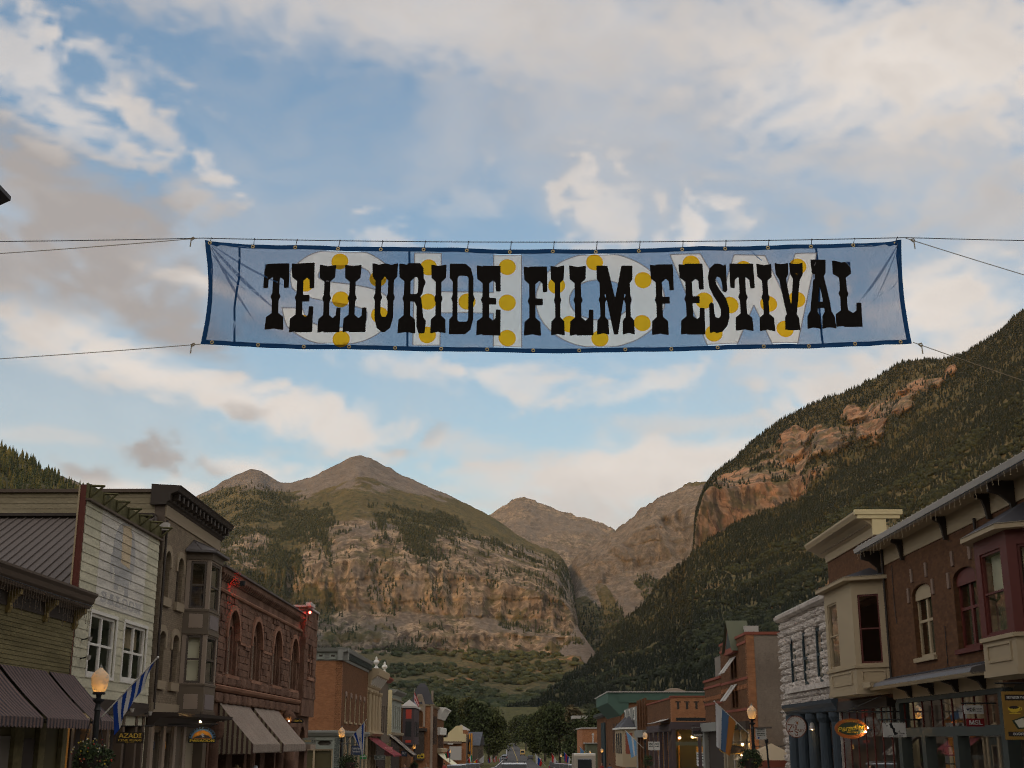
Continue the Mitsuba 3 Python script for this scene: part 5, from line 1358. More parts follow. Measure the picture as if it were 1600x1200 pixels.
for k in range(10):
    s = 35.9 + k * 0.98
    put('transom_bar', R.box(s, s + 0.05, -0.145, -0.10, 3.26, 4.08), 'oxblood', b)
    if k < 9:
        put('transom_pane', R.box(s + 0.07, s + 0.98, -0.13, -0.126, 3.26, 4.08), 'glass', b)
for s0, s1 in ((35.6, 39.1), (39.5, 42.2), (42.6, 44.8)):
    put('shop_pane', R.box(s0, s1, -0.13, -0.126, 0.3, 2.98), 'glass', b)
quilt = thing('quilt', 'quilt of orange, yellow and grey squares hanging in the shop window', 'quilt')
qr = random.Random(21)
for i in range(5):
    for j in range(6):
        put('square', R.box(39.75 + i * 0.42, 39.75 + i * 0.42 + 0.36, -0.42, -0.40, 1.4 + j * 0.26, 1.4 + j * 0.26 + 0.22), qr.choice(['amber', 'pale_yellow', 'red_paint', 'grey_paint', 'rust_red', 'amber']), quilt)
# entry of the far bay under the oriel
put('entry_fascia', R.box(46.0, 53.4, -0.2, 0.12, 4.0, 4.36), 'dark_brown', b)
for s in np.arange(46.3, 53.2, 1.15):
    put('entry_mullion', R.box(s, s + 0.06, -0.10, -0.06, 0.2, 4.0), 'oxblood', b)
put('entry_pane', R.box(46.1, 53.3, -0.09, -0.086, 0.2, 4.0), 'glass', b)

# rough white stone building
b = thing('rough_stone_building', 'pale rough stone building with narrow dark windows and a blue shop front', 'building')
cs = [61.55, 58.85, 56.15, 53.9]
ops = []
for c in cs:
    ops.append(window(R, b, c - 0.58, c + 0.58, 5.3, 7.6, 'teal_frame', o=0.0, fw=0.16, rail=True))
ops.append(rect(53.5, -0.3, 62.9, 4.4))
put('wall', R.sheet(rect(53.45, -0.5, 64.3, 8.6).difference(unary_union(ops)), -0.5, -0.02), 'pale_stone', b)
rooms(R, b, 53.5, 64.2, -0.4, 8.3, front=-0.5, depth=4, floors=(4.4,))
put('end_wall', bx(13.02, 24.9, 64.2, 64.32, -0.4, 8.4), 'concrete', b)
rs = random.Random(31)
rg2 = np.random.default_rng(31)
holes = unary_union([o.buffer(0.03) for o in ops])
count_stone = 0
z = -0.2
while z < 8.45:
    h = rs.uniform(0.30, 0.46)
    s = 53.45 - rs.random() * 0.5
    while s < 64.3:
        w = rs.uniform(0.45, 0.95)
        p = rect(max(s, 53.46), z, min(s + w, 64.32), min(z + h, 8.5)).buffer(-0.018).difference(holes)
        s += w
        if p.is_empty or p.area < 0.05 or count_stone > 298:
            continue
        for g in getattr(p, 'geoms', [p]):
            x0, y0, x1, y1 = g.bounds
            n = 7
            uu, vv = np.meshgrid(np.linspace(0, 1, n), np.linspace(0, 1, n), indexing='ij')
            edge = np.minimum(np.minimum(uu, 1 - uu), np.minimum(vv, 1 - vv)) * 6
            oo = -0.03 + np.clip(edge, 0, 1) * (0.04 + 0.15 * rg2.random((n, n)) ** 1.5) + 0.015 * rg2.random((n, n)) + rs.uniform(0, 0.035)
            P = np.stack([x0 + (x1 - x0) * uu + 0.03 * (rg2.random((n, n)) - 0.5) * (edge > 0), y0 + (y1 - y0) * vv + 0.03 * (rg2.random((n, n)) - 0.5) * (edge > 0), oo], -1).reshape(-1, 3)
            put('stone', R.place(trimesh.Trimesh(P, grid_faces(n, n), process=False)), 'pale_stone', b)
            count_stone += 1
    z += h
put('sill_course', R.sheet(rect(53.4, 5.02, 62.8, 5.24), 0.0, 0.2), 'pale_stone', b)
put('cornice', R.run([(-0.3, 8.48), (0.1, 8.5), (0.24, 8.60), (0.26, 8.74), (-0.3, 8.78)], 53.4, 64.5), 'pale_stone', b)
rf = put('roof', R.run([(0.2, 8.76), (-4, 10.0), (-8, 8.7)], 53.5, 64.4), 'zinc', b)
for s in np.arange(53.7, 64.3, 0.55):
    put('seam', tube([R.P(s, 0.22, 8.78), R.P(s, -3.9, 10.0)], 0.035, 4), 'zinc', rf)
put('shop_cornice', R.run([(-0.1, 4.02), (0.12, 4.04), (0.2, 4.2), (0.32, 4.34), (0.36, 4.5), (-0.1, 4.54)], 53.2, 63.2), 'store_blue', b)
for s in (54.0, 56.2, 58.4, 60.6, 62.6):
    put('pillar', lathe([(0, -0.3), (0.30, -0.3), (0.26, 0.4), (0.24, 3.6), (0.34, 3.8), (0.34, 4.03), (0, 4.03)], 12, R.P(s, -0.05, 0)), 'store_blue', b)
put('shop_transom', R.box(53.6, 62.8, -0.35, -0.25, 2.55, 2.7), 'store_blue', b)
put('shop_pane', R.box(53.6, 62.8, -0.31, -0.306, 0.2, 4.0), 'glass', b)
fl = thing('fairy_lights', 'strand of warm fairy lights hanging in the blue shop front', 'string lights')
fpts = [R.P(57.3 + 0.08 * math.sin(k * 1.7), -0.42, 3.0 - k * 0.17) for k in range(14)]
put('cable', tube(fpts, 0.008, 4), 'black_iron', fl)
for k in range(13):
    key = put('bulb', trimesh.creation.icosphere(1, 0.028).apply_translation(fpts[k]), 'cream_paint', fl)
    if k % 2 == 0:
        scene[key]['emitter'] = {'type': 'area', 'radiance': {'type': 'rgb', 'value': [3.0, 1.7, 0.55]}}
sp = thing('spot_lamp', 'pair of chrome spot lamps lit warm under the blue cornice', 'lamp')
for k in range(2):
    q = R.P(58.2 - k * 0.5, 0.05 + 0.12 * k, 3.55 - 0.12 * k)
    put('shade', lathe([(0.02, 0.1), (0.07, 0.08), (0.12, -0.1), (0.11, -0.1), (0.06, 0.06), (0.02, 0.08)], 12, q), 'zinc', sp)
    key = put('bulb', trimesh.creation.icosphere(1, 0.05).apply_translation(q - [0, 0, 0.07]), 'cream_paint', sp)
    scene[key]['emitter'] = {'type': 'area', 'radiance': {'type': 'rgb', 'value': [5.0, 2.9, 1.0]}}

# gabled brick building with a block side wall
b = thing('gabled_brick_building', 'tall brick building with a small gable, tilted window shades and a plain block side wall', 'building')
K = flank(74.0)
gops = []
for z0, z1 in ((6.5, 7.7), (4.8, 6.1)):
    for s in (77.6, 78.8):
        gops.append(window(R, b, s, s + 0.8, z0, z1, 'dark_brown', o=-0.15, fw=0.06, rail=False))
wall(R, b, rect(74.0, 3.9, 83.6, 8.7), gops, 'red_brick', 0.45)
put('body', bx(13.6, 28, 74.6, 90, -1.5, 8.4), 'room', b)
put('corner_pier', K.sheet(rect(13.0, -1.2, 13.45, 8.7), -0.45, 0.03), 'bright_brick', b)
put('coping', cat_([K.box(12.97, 28, -0.5, 0.08, 8.7, 8.86), R.box(74.0, 83.7, -0.5, 0.06, 8.7, 8.84)]), 'rust_red', b)
put('side_wall', K.sheet(rect(13.45, -1.2, 28, 8.7), -0.4, -0.02), 'concrete', b)
cb = random.Random(17)
for r in range(37):
    for c in range(8):
        x = 13.47 + (c - 0.5 * (r % 2)) * 0.42
        x0, x1 = max(x, 13.46), x + 0.41
        if x1 - x0 > 0.1:
            put('block', K.box(x0, x1, -0.02, cb.uniform(0.0, 0.012), 1.25 + r * 0.2, 1.25 + r * 0.2 + 0.193), 'concrete', b)
gb = put('gable', R.sheet(Polygon([(76.9, 8.05), (80.2, 8.05), (78.55, 9.75)]), 0.0, 0.25), 'rust_red', b)
put('gable_glass', R.sheet(Polygon([(77.35, 8.25), (79.75, 8.25), (78.55, 9.45)]), 0.25, 0.27), 'store_green', gb)
put('gable_roof', R.place(trimesh.Trimesh(np.array([[76.7, 8.0, 0.4], [78.55, 9.9, 0.4], [80.4, 8.0, 0.4], [76.7, 8.0, -0.9], [78.55, 9.9, -0.9], [80.4, 8.0, -0.9]]), [[0, 1, 4], [0, 4, 3], [1, 2, 5], [1, 5, 4]])), 'moss_green', gb)
put('sill', R.box(76.8, 80.3, 0.0, 0.3, 7.92, 8.04), 'rust_red', gb)
put('skylight', bx(13.6, 14.4, 77.5, 79.0, 9.0, 9.5), 'zinc', b)
for z1 in (7.7, 6.1):
    for s in (77.55, 78.75):
        put('awning_pane', R.place(trimesh.Trimesh(np.array([[s, z1, 0.02], [s + 0.9, z1, 0.02], [s + 0.9, z1 - 0.95, 0.75], [s, z1 - 0.95, 0.75], [s, z1 + 0.03, 0.03], [s + 0.9, z1 + 0.03, 0.03], [s + 0.9, z1 - 0.92, 0.77], [s, z1 - 0.92, 0.77]]), [[0, 1, 2], [0, 2, 3], [4, 6, 5], [4, 7, 6], [0, 4, 5], [0, 5, 1], [1, 5, 6], [1, 6, 2], [2, 6, 7], [2, 7, 3], [3, 7, 4], [3, 4, 0]])), 'zinc', b, 'tilted white window shade')
for z in (8.25, 6.25, 4.55):
    put('string_course', R.box(74.0, 83.6, 0.0, 0.05, z, z + 0.14), 'rust_red', b)
for s in np.arange(74.3, 83.4, 0.5):
    put('lattice_brick', R.box(s, s + 0.24, 0.0, 0.05, 5.75, 6.0), 'bright_brick', b)
put('shop_fascia', R.box(74.0, 83.6, -0.3, 0.25, 3.5, 3.95), 'dark_brown', b)
put('shop_front', R.box(74.0, 83.6, -0.5, -0.35, -1.2, 3.5), 'olive_dark', b)
for s in (74.3, 77, 79.6, 82.2, 83.4):
    put('shop_post', R.box(s - 0.18, s + 0.18, -0.35, 0.05, -1.2, 3.5), 'tan_paint', b)
# lower brick wing
b = thing('brick_wing', 'low brick wing with corbelled bands between the gabled building and the cross street', 'building')
put('wall', R.box(83.7, 91.2, -12, 0.0, -1.5, 6.75), 'red_brick', b)
put('coping', R.box(83.7, 91.3, -0.4, 0.1, 6.75, 6.9), 'rust_red', b)
for z in (5.2, 6.3):
    put('string_course', R.box(83.7, 91.2, 0.0, 0.06, z, z + 0.14), 'rust_red', b)
for s in np.arange(83.9, 91, 0.5):
    put('lattice_brick', R.box(s, s + 0.24, 0.0, 0.05, 5.5, 5.75), 'bright_brick', b)
put('shop_lintel', R.box(83.7, 91.3, 0.0, 0.4, 3.5, 4.05), 'grey_paint', b)
put('corner_pillar', R.box(90.2, 91.1, 0.0, 0.3, -1.5, 3.5), 'grey_paint', b)
put('shop_front', R.box(83.8, 90.1, 0.0, 0.02, -1.5, 3.5), 'dark_brown', b)
tr_ = thing('roof_frame', 'grey timber roof frame rising behind the low brick wing', 'canopy')
put('beam', tube([(13.8, 96, 6.3), (17.5, 104, 7.4)], 0.12, 4), 'grey_paint', tr_)
put('beam', tube([(14.6, 100, 6.0), (18.2, 104, 6.9)], 0.12, 4), 'grey_paint', tr_)
put('roof', (np.array([[13.6, 94, 6.9], [16.0, 94, 7.1], [19, 106, 7.8], [15, 106, 7.4], [13.6, 94, 7.05], [16.0, 94, 7.25], [19, 106, 7.95], [15, 106, 7.55]]), np.array([[0, 1, 2], [0, 2, 3], [4, 5, 6], [4, 6, 7], [0, 1, 5], [0, 5, 4]])), 'grey_paint', tr_)

# corner store with lit windows beyond the cross street
b = thing('corner_store', 'corner store with a brick parapet toned as if sunlit, dark fascia and lit windows', 'shop')
K = flank(111.5)
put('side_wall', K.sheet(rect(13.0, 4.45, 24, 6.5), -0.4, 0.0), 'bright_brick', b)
put('front_wall', R.box(111.9, 132, -0.4, 0.0, 4.3, 6.35), 'red_brick', b)
for x in (13.37, 14.13, 14.92, 15.7, 16.5, 17.3):
    put('notch', cat_([K.box(x, x + 0.45, 0.0, 0.03, 6.05, 6.15), K.box(x + 0.14, x + 0.32, 0.0, 0.03, 5.5, 6.05)]), 'dark_brown', b)
put('parapet_cap', cat_([K.box(12.94, 24, -0.5, 0.08, 6.5, 6.6), R.box(111.5, 132.2, -0.5, 0.08, 6.35, 6.48)]), 'rust_red', b)
put('slot', K.box(13.4, 16.9, 0.0, 0.02, 4.55, 4.8), 'black_iron', b)
put('fascia', cat_([K.box(12.9, 24, -0.3, 0.12, 3.85, 4.45), R.box(111.5, 132, -0.3, 0.12, 3.7, 4.3)]), 'plum', b)
for x in (13.15, 15.3, 16.4, 18.5):
    put('pier', K.box(x - 0.14, x + 0.14, -0.2, 0.06, -1.6, 3.85), 'plum', b)
put('transom', K.box(13.3, 20, -0.12, 0.02, 2.55, 2.85), 'moss_green', b)
put('pane', K.box(13.3, 20, -0.08, -0.075, -1.0, 3.85), 'glass', b)
put('room', K.box(13.2, 24, -3.0, -2.9, -1.6, 3.85), 'olive_dark', b)
put('ceiling', K.box(13.2, 24, -3.0, -0.3, 3.86, 3.95), 'cream_paint', b)
for x, z in ((13.75, 3.3), (14.85, 3.35), (15.1, 3.4)):
    lamp = put('pendant', lathe([(0.02, 0.2), (0.12, 0.05), (0.14, -0.08), (0.02, -0.08)], 10, (x, 112.3, z)), 'cream_paint', b)
    key = put('bulb', trimesh.creation.icosphere(1, 0.10).apply_translation((x, 112.3, z - 0.1)), 'cream_paint', lamp)
    scene[key]['emitter'] = {'type': 'area', 'radiance': {'type': 'rgb', 'value': [8.0, 5.0, 2.0]}}
for s in (113.5, 117, 121, 125.5, 130):
    put('front_pier', R.box(s - 0.3, s + 0.3, -0.2, 0.08, -1.8, 3.7), 'plum', b)
put('front_pane', R.box(111.8, 131.6, -0.1, -0.09, -1.2, 3.7), 'glass', b)
put('front_room', R.box(114.0, 131.6, -0.9, -0.8, -1.8, 3.7), 'amber', b, 'room wall painted orange for a lamplit look')  # orange paint stands in for lamplight inside the front room
aw = awning(R, 112.6, 120, 4.75, 4.45, 1.2, 'zinc', 'rolled pale awning above the dark fascia of the corner store', None, valance=0.06)
pst = thing('window_poster', 'orange and white notice in the window of the corner store', 'poster')
put('sheet', K.box(15.0, 15.75, 0.03, 0.04, 0.9, 2.2), 'paper', pst)
put('heading', K.box(15.0, 15.75, 0.04, 0.045, 2.0, 2.45), 'amber', pst)
for z in (1.1, 1.35, 1.6, 1.8):
    put('line', K.box(15.06, 15.68, 0.041, 0.046, z, z + 0.1), 'store_green', pst)

# farther buildings on the right
b = thing('brick_pilaster_house', 'narrow dark brick house with pilasters past the corner store', 'building')
put('wall', R.box(132.3, 141.5, -10, 0.0, -2, 6.9), 'red_brick', b)
for s in (132.6, 135, 138, 141):
    put('pilaster', R.box(s - 0.3, s + 0.3, 0.0, 0.2, -2, 7.1), 'red_brick', b)
put('ledge', R.box(132.3, 141.5, 0.0, 0.5, 3.3, 4.0), 'grey_paint', b)
put('window', R.box(133.6, 136.4, 0.0, 0.04, 0.6, 3.1), 'black_iron', b)  # black panel painted for the unlit room behind
b = thing('beige_bay_house', 'beige house with a white trimmed corner bay and slate caps', 'building')
put('wall', R.box(142, 160, -9, 0.0, -2, 6.6), 'grey_paint', b)
K2 = flank(142)
for x in (13.05, 13.7):
    w_ = put('window', K2.box(x, x + 0.45, 0.0, 0.06, 5.5, 6.4), 'white_paint', b)
    put('pane', K2.box(x + 0.1, x + 0.35, 0.06, 0.07, 5.62, 6.28), 'store_green', w_)
for s in (146, 152, 158):
    w_ = put('window', R.box(s, s + 1.4, 0.0, 0.08, 5.2, 6.5), 'white_paint', b)
    put('pane', R.box(s + 0.25, s + 1.15, 0.08, 0.09, 5.4, 6.3), 'store_green', w_)
bay = put('bay', extrude(Polygon([(13, 145), (11.6, 146.5), (11.6, 157), (13, 159)]), 4.0, 0.2), 'cream_paint', b)
put('bay_cap', extrude(Polygon([(13, 144.6), (11.3, 146.2), (11.3, 157.2), (13, 159.4)]), 0.2, 4.2), 'white_paint', bay)
for y0 in (146.0, 151.5):
    put('slate_cap', trimesh.Trimesh(np.array([[11.4, y0, 4.4], [13, y0 - 0.6, 4.4], [13, y0 + 5.4, 4.4], [11.4, y0 + 4.8, 4.4], [12.6, y0 + 2.4, 5.7]]), [[0, 1, 4], [1, 2, 4], [2, 3, 4], [3, 0, 4]]), 'slate', bay)
for s in (147.5, 150.5, 153.5):
    put('bay_window', flank(0).box(0, 0, 0, 0, 0, 0) if False else bx(11.55, 11.62, s, s + 1.6, 1.6, 3.8), 'black_iron', bay)  # bay windows painted black for their unlit depth
G, wl = between((11.6, 146.5), (13, 145))
put('bay_window', G.box(0.5, 1.5, 0.0, 0.05, 1.6, 3.8), 'rust_red', bay)
b = thing('green_fascia_block', 'brick block under a deep green overhanging roof fascia', 'building')
K = flank(166)
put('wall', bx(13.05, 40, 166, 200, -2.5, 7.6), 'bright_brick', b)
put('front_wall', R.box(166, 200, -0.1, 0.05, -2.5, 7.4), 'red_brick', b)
put('fascia', bx(12.75, 40, 165.5, 166.05, 7.62, 8.85), 'green_fascia', b)
put('front_fascia', R.run([(-1, 7.0), (0.05, 6.0), (1.6, 7.6), (1.6, 8.85), (-1, 8.9)], 165.6, 190), 'green_fascia', b)
put('roof_edge', bx(11.3, 40, 165.3, 192, 8.86, 8.98), 'zinc', b)
gm = put('gablet', flank(175).sheet(Polygon([(19.2, 8.9), (22.6, 8.9), (22.6, 9.3), (21.4, 9.75), (20.4, 9.75), (19.2, 9.2)]), -2, 0), 'panel_tan', b)
for s in (169, 172, 175, 178):
    put('window', R.box(s, s + 1.0, 0.05, 0.08, 1.5, 5.2), 'dark_brown', b)
b = thing('dark_green_house', 'dark green panelled shop beside the brick block with green fascia', 'building')
put('wall', R.box(191, 214, -8, 0.1, -2.5, 6.9), 'red_brick', b)
put('cornice', R.run([(0.1, 6.4), (0.7, 6.6), (0.7, 7.0), (0.1, 7.1)], 191, 214.3), 'store_green', b)
put('panel', R.box(193, 201, 0.1, 0.3, -2.5, 5.6), 'teal_frame', b)
b = thing('far_brick_building', 'plain orange brick side wall with vent pipes beyond the green shop', 'building')
put('wall', bx(11.8, 30, 240, 262, -3, 5.2), 'bright_brick', b)
put('coping', bx(11.6, 30, 239.7, 262, 5.2, 5.4), 'zinc', b)
put('lean_to', bx(12.2, 30, 234, 239.9, -3, 2.6), 'moss_green', b)
put('lean_to_roof', bx(11.9, 30, 233.6, 239.9, 2.6, 2.75), 'zinc', b)
for x in (13.6, 14.7):
    put('vent_pipe', lathe([(0, 2.7), (0.12, 2.7), (0.12, 4.0), (0.22, 4.05), (0.22, 4.3), (0, 4.35)], 10, (x, 238, 0)), 'zinc', b)
b = thing('roof_house', 'two low houses with pale roofs showing above the trees on the right', 'building')
put('wall', bx(22, 27.5, 330, 345, -3, 8.2), 'bright_brick', b)
put('eave', bx(20.5, 29, 329, 345, 8.2, 9.2), 'moss_green', b)
put('wing', bx(15.2, 19.0, 350, 360, -3, 8.8), 'panel_tan', b)
put('wing_roof', bx(14.6, 19.6, 349.5, 360, 8.8, 9.6), 'zinc', b)

# gutters, pipes and wiring on the nearer fronts
for key_, F_, s_, z0_, z1_ in (('brick_block', R, 45.3, 4.9, 9.4), ('brick_block', R, 35.9, 4.9, 8.9), ('oriel_block', L, 45.05, 3.9, 10.4), ('sandstone_block', L, 53.8, 5.2, 9.6)):
    put('downpipe', tube([F_.P(s_, 0.09, z0_), F_.P(s_, 0.09, z1_)], 0.045, 8), 'dark_brown', key_)
for key_, F_, s_, z_ in (('brick_block', R, 44.4, 8.7), ('brick_block', R, 39.4, 6.2), ('clapboard_shop', L, 36.42, 5.4)):
    put('wiring', tube([F_.P(s_, 0.03, z_), F_.P(s_ + 0.05, 0.03, z_ - 1.3), F_.P(s_ - 0.03, 0.03, z_ - 2.0)], 0.012, 4), 'black_iron', key_)
for i_, (s_, z_) in enumerate(((37.2, 5.62), (37.25, 5.1), (41.9, 3.75), (44.0, 3.7))):
    k_ = thing('wall_spotlight', ['upper small spotlight left of the saloon windows', 'lower small spotlight left of the saloon windows', 'small spotlight under the saloon siding nearer the red post', 'small spotlight under the saloon siding nearer the tan block'][i_], 'lamp', 'small spotlights on the saloon')
    put('arm', tube([L.P(s_, 0.03, z_), L.P(s_, 0.22, z_ + 0.05)], 0.018, 5), 'black_iron', k_)
    put('head', lathe([(0, -0.06), (0.045, -0.05), (0.075, 0.07), (0.06, 0.07), (0, 0.0)], 12, L.P(s_, 0.27, z_ + 0.02)), 'zinc', k_)

# ---------------------------------------------------------------- the street itself
ys = np.concatenate([np.arange(-60, 260, 8.0), np.arange(260, 1010, 15.0)])
half = np.interp(ys, [0, 250, 300, 1000], [8.4, 8.4, 5.2, 4.2])


def strip(x0, x1, lift, yy=None):
    yy = ys if yy is None else yy
    c, z = street_x(yy), street_z(yy) + lift
    x0, x1 = (np.interp(yy, ys, v) if np.ndim(v) else np.full(len(yy), float(v)) for v in (x0, x1))
    V = np.stack([np.stack([c + x0, yy, z], -1), np.stack([c + x1, yy, z], -1)], 1).reshape(-1, 3)
    i = np.arange(len(yy) - 1) * 2
    return V, np.vstack([np.stack([i, i + 1, i + 3], 1), np.stack([i, i + 3, i + 2], 1)])


put('road', strip(-half, half, 0.012), 'asphalt', kind='structure')
mark = put('road_marking', strip(-0.08, 0.08, 0.018, np.arange(40, 1000, 12.0)), 'road_yellow', kind='structure')
put('road_edge_line', strip(-half + 0.25, -half + 0.4, 0.018), 'paper', kind='structure')
py_ = np.arange(-60, 262, 8.0)
for x0, x1 in ((-12.6, -8.6), (8.6, 13.1)):
    V, F = strip(x0, x1, 0.15, py_)
    put('pavement', (V, F), 'kerb_stone', kind='structure')
for x in (-8.5, 8.5):
    put('kerb', tube(np.stack([np.full(len(py_), x), py_, street_z(py_) + 0.07], -1), 0.11, 4), 'kerb_stone', kind='structure')

scene['lamp_glass'] = {'type': 'principledthin', 'base_color': {'type': 'rgb', 'value': [0.62, 0.57, 0.48]}, 'roughness': 0.4, 'diff_trans': 0.7, 'spec_trans': 0.0}
globe_profile = [(0.115, 0.0), (0.150, 0.06), (0.180, 0.16), (0.192, 0.27), (0.188, 0.34), (0.165, 0.40), (0.115, 0.45), (0.065, 0.50), (0.035, 0.54)]


def street_lamp(x, y, z, label, lit=True):
    """An acorn lamp; z is the height of the globe's foot."""
    k = thing('street_lamp', label, 'street lamp', 'acorn street lamps along the street')
    g = float(street_z(y)) + 0.15
    put('post', lathe([(0, g), (0.2, g), (0.2, g + 0.25), (0.12, g + 0.5), (0.075, g + 0.7), (0.062, z - 0.42), (0.085, z - 0.40), (0.06, z - 0.34), (0.055, z - 0.26), (0.12, z - 0.20), (0.13, z - 0.17), (0.05, z - 0.14), (0.06, z - 0.06), (0, z - 0.06)], 14, (x, y, 0)), 'black_iron', k)
    put('collar', lathe([(0, z - 0.06), (0.135, z - 0.06), (0.14, z - 0.01), (0.12, z + 0.0), (0, z + 0.0)], 16, (x, y, 0)), 'black_iron', k)
    put('globe', lathe([(r, z + h) for r, h in globe_profile], 24, (x, y, 0)), 'lamp_glass', k, smooth=True)
    put('finial', lathe([(0, z + 0.53), (0.04, z + 0.535), (0.03, z + 0.57), (0.012, z + 0.60), (0, z + 0.66)], 10, (x, y, 0)), 'grey_paint', k)
    key = put('bulb', trimesh.creation.icosphere(2, 0.04).apply_translation((x, y, z + 0.095)), 'cream_paint', k)
    scene[key]['emitter'] = {'type': 'area', 'radiance': {'type': 'rgb', 'value': [3.4, 1.65, 0.36]}}
    return k


LAMPS = [(-9.47, 29.77, 3.9, 'lit acorn street lamp before the pale green saloon, nearest on the left'), (-9.87, 74.65, 3.08, 'lit acorn street lamp before the brick corner store on the left'),
         (-11.6, 150.0, 2.10, 'lit acorn street lamp on the left below the grey oriel house'), (-10.8, 214.0, 1.2, 'lit acorn street lamp on the left beside the cream awning'),
         (9.69, 54.61, 3.74, 'lit acorn street lamp on the right beside the white, blue and orange flag'), (10.2, 105.9, 3.05, 'lit acorn street lamp on the right before the corner store'),
         (11.4, 179.0, 1.5, 'lit acorn street lamp on the right before the dark green shop'), (11.0, 201.0, 1.05, 'lit acorn street lamp on the right beside the blue and yellow flag'),
         (9.0, 275.0, -0.1, 'farthest lit acorn street lamp on the right below the orange brick side wall'), (-9.6, 262.0, 0.1, 'farthest lit acorn street lamp on the left by the orange columns')]
for a in LAMPS:
    street_lamp(*a)

# flower baskets on the lamp posts
paint('flower_red', (0.50, 0.03, 0.025), 0.7)
paint('flower_yellow', (0.60, 0.42, 0.04), 0.7)
paint('flower_white', (0.55, 0.52, 0.42), 0.7)
for nm, c in (('leaf_dark', (0.030, 0.048, 0.018)), ('leaf_mid', (0.062, 0.085, 0.028)), ('leaf_rust', (0.09, 0.05, 0.03))):
    paint(nm, c, 0.7)


def leaf_cloud(centres, n, size, rng):
    """n small leaves spread over the clumps (x, y, z, radius)."""
    c = np.asarray(centres, float)
    i = rng.integers(0, len(c), n)
    d = rng.normal(size=(n, 3))
    d /= np.linalg.norm(d, axis=1, keepdims=True)
    p = c[i, :3] + d * (c[i, 3:4] * rng.random((n, 1)) ** 0.4)
    a = rng.normal(size=(n, 3))
    a /= np.linalg.norm(a, axis=1, keepdims=True)
    b = np.cross(a, rng.normal(size=(n, 3)))
    b /= np.linalg.norm(b, axis=1, keepdims=True)
    s = size * (0.6 + 0.8 * rng.random((n, 1)))
    V = np.stack([p + a * s, p - a * s, p + b * s * 0.6, p - b * s * 0.6], 1).reshape(-1, 3)
    k = np.arange(n)[:, None] * 4
    return V, np.vstack([k + [0, 2, 1], k + [0, 1, 3]])


def basket(x, y, z, r, label, flowers, seed):
    rng = np.random.default_rng(seed)
    k = thing('flower_basket', label, 'flower basket', 'hanging flower baskets on the lamp posts')
    put('bowl', lathe([(0, z - r * 0.8), (r * 0.4, z - r * 0.75), (r * 0.6, z - r * 0.2), (r * 0.62, z), (0, z)], 14, (x, y, 0)), 'dark_brown', k)
    cl = [(x + rng.uniform(-.6, .6) * r, y + rng.uniform(-.6, .6) * r, z + rng.uniform(-0.7, 0.45) * r, r * rng.uniform(0.3, 0.55)) for _ in range(14)]
    put('leaves', leaf_cloud(cl, 1500, 0.04, rng), 'leaf_dark', k)
    put('leaves', leaf_cloud(cl, 900, 0.034, rng), 'leaf_mid', k)
    for m, n in flowers:
        d = rng.normal(size=(n, 3))
        d /= np.linalg.norm(d, axis=1, keepdims=True)
        for q in d:
            put('flower', trimesh.creation.icosphere(1, rng.uniform(0.009, 0.019)).apply_translation([x + q[0] * r * 0.9, y - abs(q[1]) * r * 0.9, z + q[2] * r * 0.75]), m, k)
    for s in (-1, 1):
        put('chain', tube([(x + s * r * 0.5, y, z), (x + s * 0.1, y, z + r * 1.6)], 0.01, 4), 'black_iron', k)


basket(-9.25, 29.0, 2.52, 0.50, 'flower basket with red and yellow blooms on the nearest left lamp post', [('flower_red', 16), ('flower_yellow', 26), ('flower_white', 14)], 1)
basket(-9.35, 73.9, 1.75, 0.62, 'bushy flower basket on the lamp post before the brick corner store', [('flower_red', 12), ('flower_white', 6)], 2)
basket(9.45, 53.9, 2.18, 0.56, 'dark flower basket on the right lamp post beside the block side wall', [('flower_red', 10), ('flower_yellow', 8)], 3)
basket(10.25, 105.3, 1.45, 0.5, 'round flower basket on the lamp post before the corner store', [('flower_red', 8)], 4)
basket(-11.5, 149.4, 0.35, 0.6, 'round flower basket on the lamp post below the grey oriel house', [('flower_red', 6)], 5)

# flags on poles from the lamp posts
for nm, c in (('flag_blue', (0.02, 0.055, 0.26)), ('flag_white', (0.55, 0.54, 0.53)), ('flag_sky', (0.17, 0.33, 0.52)), ('flag_steel', (0.09, 0.15, 0.25)), ('flag_orange', (0.40, 0.16, 0.045)), ('flag_red', (0.42, 0.03, 0.03)), ('flag_green', (0.02, 0.17, 0.07)), ('flag_yellow', (0.58, 0.38, 0.03))):
    scene[nm] = {'type': 'principledthin', 'base_color': {'type': 'rgb', 'value': list(c)}, 'roughness': 0.8, 'diff_trans': 0.7, 'spec_trans': 0.0}


